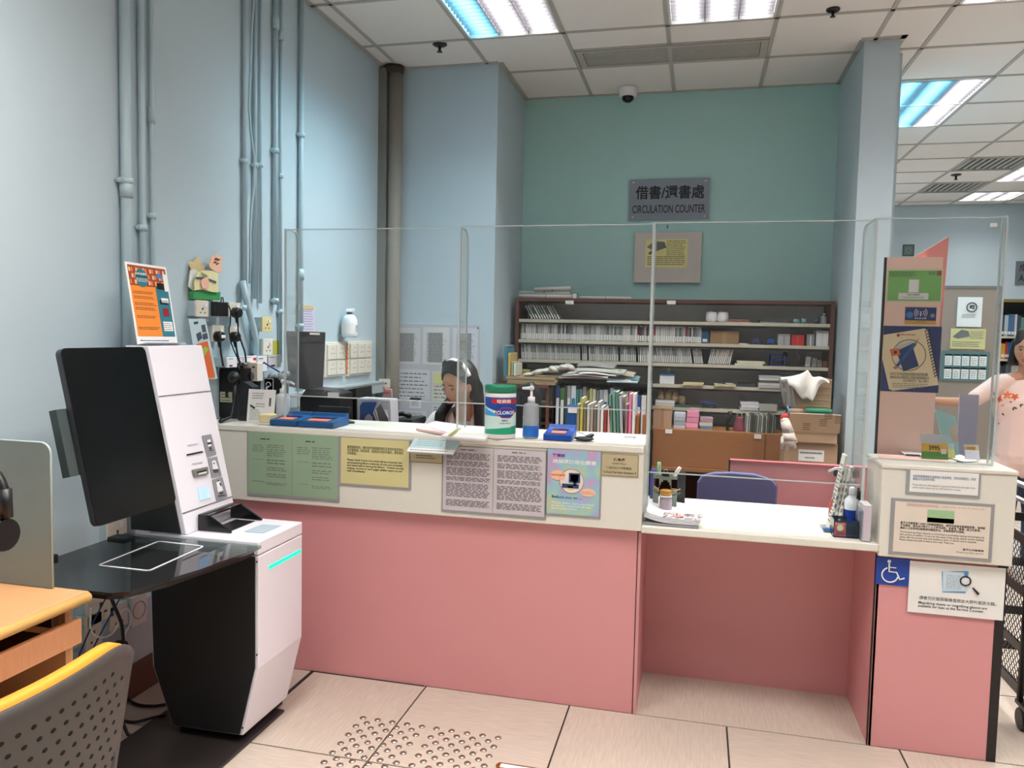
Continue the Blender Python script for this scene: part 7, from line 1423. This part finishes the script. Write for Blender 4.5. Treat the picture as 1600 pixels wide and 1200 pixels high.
def person(name, lab, base, C, yaw, pitch, body_fn, shirt_fn, hair_fn, k=1.0, lids=True, shirt_m=None):
    t = thing(name, lab, 'person', base)
    T = Matrix.Translation(C) @ Matrix.Rotation(yaw, 4, 'Z') @ Matrix.Rotation(pitch, 4, 'X')
    b = MB(); vs, fs = head_pts(T, k); b.add(vs, fs, 0, True)
    R3 = T.to_3x3()
    for s_ in (-1, 1): b.ell(T @ Vector((.073*s_*k, .006*k, -.004*k)), (.008*k, .017*k, .030*k), 12, 8, R=R3)
    body_fn(b, T); remesh(b, 'body', M_skin, t, .0045, 2)
    eye = MB(); iris = MB(); brow = MB(); lid = MB()
    for s_ in (-1, 1):
        c = T @ (Vector((.030*s_, -.0755, .006))*k)
        e = MB(); e.ell(c, (.0135*k, .007*k, (.0030 if lids else .006)*k), 12, 8, R=R3); e.build('eye', mat('eye_white', (214, 206, 200), .3), t)
        e = MB(); e.ell(T @ (Vector((.030*s_, -.0815, .0045))*k), (.0055*k, .003*k, (.0026 if lids else .004)*k), 10, 6, R=R3); e.build('iris', M_black, t)
        e = MB(); e.tube([T @ (Vector((s_*(.030+.015*(q/4-.5)*2), -.0835+.004*abs(q-2)/2, .0105-.0018*abs(q-2)))*k) for q in range(5)], .0014*k, 6); e.build('eyelid', mat('lash', (46, 32, 28), .7), t)
        e = MB(); e.tube([T @ (Vector((s_*(.014+.0075*q), -.0885+.0022*q, .0255+.0014*(2-abs(q-2))+.003*(1-q/4)))*k) for q in range(5)], [.0018*k, .0026*k, .0026*k, .002*k, .001*k], 6); e.build('eyebrow', M_hair, t)
    e = MB(); e.tube([T @ (Vector((-.022+.0055*q, -.0905-.0035*(1-((q-4)/4)**2)+.002*abs(q-4)/4, -.0565+.0012*math.sin(q*.8)))*k) for q in range(9)], [.001*k]+[.0035*k]*7+[.001*k], 8); e.build('upper_lip', mat('lips', (150, 82, 74), .45), t)
    e = MB(); e.tube([T @ (Vector((-.019+.00475*q, -.0895-.0035*(1-((q-4)/4)**2)+.002*abs(q-4)/4, -.0660))*k) for q in range(9)], [.001*k]+[.004*k]*7+[.001*k], 8); e.build('lower_lip', mat('lips'), t)
    shirt_fn(t, T); hair_fn(t, T); return t
def hand(b, w, d, up, s=1):        # palm + five fingers; w wrist, d direction, up back of hand
    d = Vector(d).normalized(); up = Vector(up); up = (up-d*up.dot(d)).normalized(); sd = d.cross(up)
    b.cap(w, w+d*.035, .024, .026); b.cap(w+d*.03+sd*.018, w+d*.085+sd*.026, .016, .013); b.cap(w+d*.03-sd*.018, w+d*.085-sd*.026, .016, .013); b.cap(w+d*.03, w+d*.088, .018, .014)
    for k, L in enumerate((.062, .074, .068, .052)):
        p = w+d*.088+sd*(-.029+.0195*k)*s; q = p+d*L*.5-up*.008; r_ = q+d*L*.42-up*.022; b.cap(p, q, .0092, .0085); b.cap(q, r_, .0085, .007)
    p = w+d*.03-sd*.026*s; q = p+d*.03-sd*.028*s-up*.01; b.cap(p, q, .012, .010); b.cap(q, q+d*.028-sd*.006*s-up*.008, .010, .008)
V = Vector
# ---- the seated staff member
hc = aty(716, 602, 3.60)
def w_body(b, T):
    nb = V((hc.x+.015, 3.68, 1.085)); b.cap(T @ V((0, .03, -.07)), nb, .048, .052)
    for s_ in (-1, 1): b.cap(nb+V((0, .02, -.02)), nb+V((.14*s_, .03, -.055)), .05, .045)
    b.ell(nb+V((0, .05, -.16)), (.15, .095, .17)); b.ell(V((hc.x+.01, 3.80, .68)), (.14, .10, .16)); b.cap(nb+V((0, .06, -.2)), V((hc.x+.01, 3.84, .60)), .11, .12)
    for s_, el, wr in ((-1, V((hc.x-.235, 3.60, .845)), V((hc.x-.13, 3.46, .815))), (1, V((hc.x+.235, 3.62, .845)), V((hc.x+.12, 3.46, .815)))):
        sh = nb+V((.15*s_, .03, -.06)); b.cap(sh, el, .044, .034); b.cap(el, wr, .034, .024); hand(b, wr, (-.35*s_, -.5, -.12), (0, 0, 1), -s_)
        hip = V((hc.x+.08*s_, 3.84, .53)); kn = V((hc.x+.10*s_, 3.47, .52)); an = V((hc.x+.10*s_, 3.52, .08)); b.cap(hip, kn, .075, .052); b.cap(kn, an, .05, .034); b.cap(an+V((0, 0, -.035)), an+V((0, -.12, -.05)), .032, .026)
def w_shirt(t, T):
    M_sh = mat('blouse', (214, 208, 204), .85, var=.05, scale=30, bump=.3, bscale=18); nb = V((hc.x+.015, 3.68, 1.085)); b = MB()
    for s_ in (-1, 1): b.cap(nb+V((.05*s_, .03, -.028)), nb+V((.145*s_, .03, -.058)), .052, .056)
    b.ell(nb+V((0, .05, -.16)), (.165, .108, .16)); b.cap(nb+V((0, .06, -.2)), V((hc.x+.01, 3.84, .60)), .125, .135); b.ell(V((hc.x+.01, 3.82, .62)), (.15, .12, .12))
    for s_, el, wr in ((-1, V((hc.x-.235, 3.60, .845)), V((hc.x-.15, 3.49, .822))), (1, V((hc.x+.235, 3.62, .845)), V((hc.x+.14, 3.49, .822)))):
        sh = nb+V((.15*s_, .03, -.06)); b.cap(sh, el, .055, .046); b.cap(el, wr, .045, .036)
    remesh(b, 'blouse', M_sh, t, .006, 3)
    for s_ in (-1, 1): MB().prism([nb+V((.012*s_, -.065, -.11)), nb+V((.055*s_, -.035, -.005)), nb+V((.062*s_, .02, .022)), nb+V((.085*s_, -.02, -.02)), nb+V((.062*s_, -.078, -.085))], V((0, -.006, .002))).build('collar', M_sh, t, bevel=.001)
    b = MB(); 
    for s_ in (-1, 1): hip = V((hc.x+.08*s_, 3.84, .53)); kn = V((hc.x+.10*s_, 3.47, .52)); b.cap(hip, kn, .09, .066); b.cap(kn, V((hc.x+.10*s_, 3.52, .14)), .062, .05)
    remesh(b, 'trousers', mat('trousers_dark', (36, 36, 44), .8), t, .008, 2)
def w_hair(t, T):
    b = MB(); R3 = T.to_3x3()
    b.ell(T @ V((0, .034, .030)), (.083, .084, .096), 24, 16, R=R3); b.ell(T @ V((0, .055, -.03)), (.076, .055, .10), 20, 14, R=R3)
    for s_ in (-1, 1):
        for dx, dy in ((.0, .03), (.0, .055)):
            p0 = T @ V((s_*.072, dy, .02)); p = T @ V((s_*.080, dy, -.07)); q = V((hc.x+s_*.088+.015*(s_ > 0)-.01*(s_ < 0), 3.60+dy*.6, 1.07)); b.cap(p0, p, .018, .020); b.cap(p, q, .020, .026); b.cap(q, q+V((s_*.012, -.01, -.15)), .026, .020)
    b.cap(T @ V((0, .09, -.05)), V((hc.x+.02, 3.78, 1.0)), .06, .05)
    for q in range(11): a_ = -1.25+q*.25; b.cap(T @ V((.069*math.sin(a_), -.040*math.cos(a_*.8)-.008, .084-.030*a_*a_)), T @ V((.05*math.sin(a_), -.01, .116)), .009, .016)
    remesh(b, 'hair', M_hair, t, .006, 3)
    b = MB(); pts = [T @ V((.0905*math.sin(a_), -.006, .024+.108*math.cos(a_))) for a_ in [-1.05+2.35*q/20 for q in range(21)]]
    R3 = T.to_3x3(); w_ = R3 @ V((0, 1, 0)); vs = []
    for q, p in enumerate(pts):
        rad = (p-(T @ V((0, -.012, .02)))).normalized()
        vs += [p-w_*.011, p+w_*.011, p+w_*.011+rad*.005, p-w_*.011+rad*.005]
    fs = [(q*4+c, q*4+(c+1) % 4, (q+1)*4+(c+1) % 4, (q+1)*4+c) for q in range(20) for c in range(4)]+[(0, 3, 2, 1), (80, 81, 82, 83)]
    b.add(vs, fs, 0, True).build('headband', mat('headband_white', (238, 238, 236), .5), t)
person('person', 'seated person with long black hair, white headband and pale blouse, looking down', (hc.x, 3.8, 0), hc, -.42, .30, w_body, w_shirt, w_hair, .93)
t = thing('stool', 'low office stool under the seated person, hidden by the counter', 'stool', (hc.x, 3.86, 0)); MB().lathe((hc.x+.01, 3.86, .38), [(.15, 0), (.16, .02), (.15, .045)], 24).build('seat', M_black, t); MB().lathe((hc.x+.01, 3.86, .02), [(.02, 0), (.02, .36)], 12).build('post', M_steel, t); MB().lathe((hc.x+.01, 3.86, 0), [(.13, 0), (.13, .012), (.03, .03)], 24).build('base', M_dark, t)
# ---- the standing visitor at the right edge
pc = aty(1606, 548, 5.5); gx = pc.x
def px5(u, v, y=5.5): return aty(u, v, y)
shL = px5(1556, 606); elb = px5(1512, 630, 5.45); wrL = px5(1455, 626, 5.42)
def v_body(b, T):
    nb = V((gx+.02, 5.53, pc.z-.16)); b.cap(T @ V((0, .03, -.06)), nb, .05, .055)
    for s_ in (-1, 1): b.cap(nb+V((0, .01, -.01)), nb+V((.15*s_, .01, -.05)), .052, .05)
    b.ell(nb+V((0, .02, -.20)), (.17, .11, .22)); b.cap(nb+V((0, .02, -.2)), nb+V((.0, .03, -.50)), .13, .14); b.ell(nb+V((0, .03, -.55)), (.16, .12, .12))
    b.cap(nb+V((-.16, .01, -.06)), elb, .046, .036); b.cap(elb, wrL, .036, .025); hand(b, wrL, (-1, -.1, .02), (0, 0, 1))
    er = nb+V((.22, -.02, -.30)); wr = nb+V((.13, -.14, -.47)); b.cap(nb+V((.16, .01, -.06)), er, .046, .036); b.cap(er, wr, .036, .025); hand(b, wr, (-.8, -.3, -.2), (0, -1, .3))
    for s_ in (-1, 1): hp = nb+V((.08*s_, .03, -.60)); kn = V((nb.x+.09*s_, 5.54, .44)); an = V((nb.x+.09*s_, 5.56, .07)); b.cap(hp, kn, .085, .058); b.cap(kn, an, .055, .036); b.cap(an+V((0, 0, -.035)), an+V((0, -.14, -.042)), .034, .028)
def v_shirt(t, T):
    nb = V((gx+.02, 5.53, pc.z-.16)); M_ts = mat('pink_tshirt', (236, 206, 196), .85, var=.03, bump=.25, bscale=14); b = MB()
    for s_ in (-1, 1): b.cap(nb+V((.06*s_, .01, -.03)), nb+V((.155*s_, .01, -.056)), .05, .06)
    b.ell(nb+V((0, .02, -.20)), (.185, .128, .21)); b.cap(nb+V((0, .02, -.2)), nb+V((0, .03, -.50)), .15, .165); b.ell(nb+V((0, .03, -.56)), (.175, .14, .10))
    b.cap(nb+V((-.16, .01, -.06)), (nb+V((-.16, .01, -.06))).lerp(elb, .72), .064, .052); er = nb+V((.22, -.02, -.30)); b.cap(nb+V((.16, .01, -.06)), (nb+V((.16, .01, -.06))).lerp(er, .75), .062, .056)
    o = remesh(b, 'tshirt', M_ts, t, .008, 3)
    fl = [((1567, 660), .030, (226, 110, 70)), ((1580, 653), .034, (232, 130, 84)), ((1592, 656), .028, (220, 96, 60)), ((1573, 671), .02, (236, 150, 100)), ((1560, 650), .018, (60, 80, 60)), ((1590, 672), .026, (76, 100, 70)), ((1600, 668), .02, (70, 90, 64)), ((1562, 680), .014, (70, 60, 64)), ((1572, 684), .016, (90, 60, 76)), ((1556, 692), .013, (60, 56, 60)), ((1566, 697), .012, (50, 50, 54)), ((1585, 663), .012, (120, 50, 50))]
    dg = bpy.context.evaluated_depsgraph_get()
    from mathutils.bvhtree import BVHTree
    bv = BVHTree.FromPolygons([v.co+wl(t) for v in o.data.vertices], [tuple(p.vertices) for p in o.data.polygons])
    for (u, v), r_, c in fl:
        u -= 6; v -= 36; r_ *= .9
        d = ray(u, v).normalized(); hit = bv.ray_cast(CP, d)
        if hit[0] is None: continue
        nn = hit[1].normalized(); q_ = Matrix.Rotation(0, 3, 'X'); R = nn.to_track_quat('Z', 'Y').to_matrix(); e = MB(); [e.ell(hit[0]+(R @ Matrix.Rotation(u*1.3+k*PI*2/5, 3, 'Z')) @ V((r_*.45, 0, 0)), (r_*.5, r_*.26, .003), 10, 6, R=R @ Matrix.Rotation(u*1.3+k*PI*2/5, 3, 'Z')) for k in range(5 if r_ > .025 else 2)]; e.build('flower_print', simple(c, .8), t)
    b = MB(); 
    for s_ in (-1, 1): b.cap(nb+V((.08*s_, .03, -.60)), V((nb.x+.09*s_, 5.54, .44)), .098, .075); b.cap(V((nb.x+.09*s_, 5.54, .44)), V((nb.x+.09*s_, 5.56, .10)), .072, .055)
    remesh(b, 'trousers', mat('jeans', (60, 74, 100), .8), t, .010, 2)
def v_hair(t, T):
    b = MB(); R3 = T.to_3x3(); b.ell(T @ V((0, .028, .030)), (.086, .088, .100), 22, 14, R=R3); b.ell(T @ V((0, .05, -.02)), (.08, .06, .09), 20, 12, R=R3)
    for s_ in (-1, 1):
        for dy in (0, .03): b.cap(T @ V((s_*.074, dy, .05)), T @ V((s_*.082, dy+.005, -.075)), .018, .026)
    for q in range(9): a_ = -1.1+q*.275; b.cap(T @ V((.064*math.sin(a_), -.058*math.cos(a_*.7), .058-.01*abs(a_))), T @ V((.05*math.sin(a_), -.02, .118)), .013, .02)
    remesh(b, 'hair', M_hair, t, .007, 2)
person('person', 'standing person in pink flower-print T-shirt with outstretched arm, black bobbed hair', (gx, 5.55, 0), pc, -.45, .02, v_body, v_shirt, v_hair, 1.0, lids=False)

# more small things at the left end of the counter
t = thing('wall_leaflet', 'pale blue picture leaflet with orange lower half between kiosk and sockets', 'leaflet', (WX+.05, 3.0, 1.3))
def lw(pts, m, k=0, nme='sheet'): q2 = [atx(u, v, WX+.055) + Vector((.0008*k, 0, 0)) for u, v in pts]; return MB().prism(q2, (.0008, 0, 0)).build(nme, m, t)
lw([(294, 498), (321, 498), (340, 592), (311, 592)], simple((196, 216, 222), .5)); lw([(306, 538), (324, 533), (336, 590), (316, 592)], simple((226, 110, 60), .5), 1, 'orange_picture'); lw([(312, 548), (320, 541), (325, 546), (319, 556)], simple((160, 190, 80), .5), 2, 'green_patch')
for pts in ([(302, 503), (309, 502), (309, 506), (303, 507)], [(314, 508), (320, 507), (322, 519), (316, 519)], [(306, 522), (313, 518), (316, 528), (309, 534)], [(316, 522), (323, 520), (325, 529), (317, 531)]): lw(pts, simple((80, 84, 100), .5), 1, 'picture_mark')
MB().box(WX, WX+.055, 2.98, 2.99, 1.5, 1.51).build('wall_pin', M_grey, t)
S0 = xsurf(329, 533, 337, 541, WX+.056, None); o = MB().box(WX+.001, WX+.003, S0.O.y+.02, S0.O.y+.06, S0.O.z-.01, S0.O.z+.03).build('pink_note', simple((214, 80, 120), .7)); tag(o, 'small pink sticky note on the wall beside the picture leaflet', 'note')
t = thing('cream_speaker', 'cream box with a grey round grille standing behind the black ball device', 'speaker', (aty(392, 580, 3.24).x, 3.24, zt_)); S = ysurf(376, 566, 402, 596, 3.24, t)
MB().box(S.O.x, S.O.x+S.w, 3.2405, 3.29, min(S.O.z, zt_+.001) if False else S.O.z, S.O.z+S.h).build('box', M_cream, t, bevel=.003); S.disc('grille', .55, .25, S.w*.28, simple((130, 130, 134), .6), 2); S.rects('slot', [(.0, .72, .16, .8), (.7, .72, .86, .8)], M_dark, 1)
MB().box(S.O.x+.01, S.O.x+S.w-.01, 3.25, 3.285, TZ+.0, S.O.z).build('stand', M_black, t)
t = thing('plastic_bag', 'crumpled clear plastic bag behind the white pump bottle', 'bag', (aty(435, 585, 3.22).x, 3.22, TZ)); random.seed(9); c0 = aty(434, 586, 3.22); b = MB()
for k in range(7): b.ell(c0+Vector((.012*k-.03, random.uniform(-.02, .02), random.uniform(-.012, .012))), (.022, .02, .014), 8, 6, R=Matrix.Rotation(random.uniform(-1, 1), 3, 'Y'))
b.build('bag', M_clearp, t, stuff=True); MB().box(c0.x-.05, c0.x+.04, 3.2, 3.25, TZ, c0.z-.012).build('black_box', M_black, t, bevel=.003)

# ------------------------------------------------------------------ sub-parts: hang small pieces on the part they belong to
def nest(part, subs):
    for root in [o for o in COL.objects if o.parent is None and o.get('category')]:
        ch = list(root.children); base = lambda o: o.name.split('.')[0]
        ps = [o for o in ch if base(o) == part]
        if not ps: continue
        cen = lambda o: sum((v.co for v in o.data.vertices), Vector())/max(1, len(o.data.vertices))
        pc_ = [(cen(p), p) for p in ps]
        for o in ch:
            if base(o) in subs and o.type == 'MESH' and o.location.length < 1e-6:
                c = cen(o); o.parent = min(pc_, key=lambda q: (q[0]-c).length)[1]
for part, subs in (('face_plate', ('pin_hole', 'rocker')), ('card_reader', ('reader_slot', 'reader_lip')), ('screen_housing', ('screen_face',)), ('door', ('lock', 'sticker')), ('pump_collar', ('pump_head',)),
                   ('icon_panel', ('icon_card', 'icon_mark')), ('drawer_front', ('drawer_label',)), ('cover', ('spine_label', 'finger_ring')), ('backrest', ('back_cushion',)), ('hood_top', ('sensor_plate',)),
                   ('housing', ('lamp_tube', 'louvre_spine', 'louvre_blade', 'screen')), ('tissue_box', ()), ('back_shell', ('perforations',)), ('notebook_page', ('spiral_ring', 'seal')), ('carton', ('slot', 'lid_band')), ('box', ('front_flap', 'torn_edge', 'flap_line'))):
    nest(part, subs)
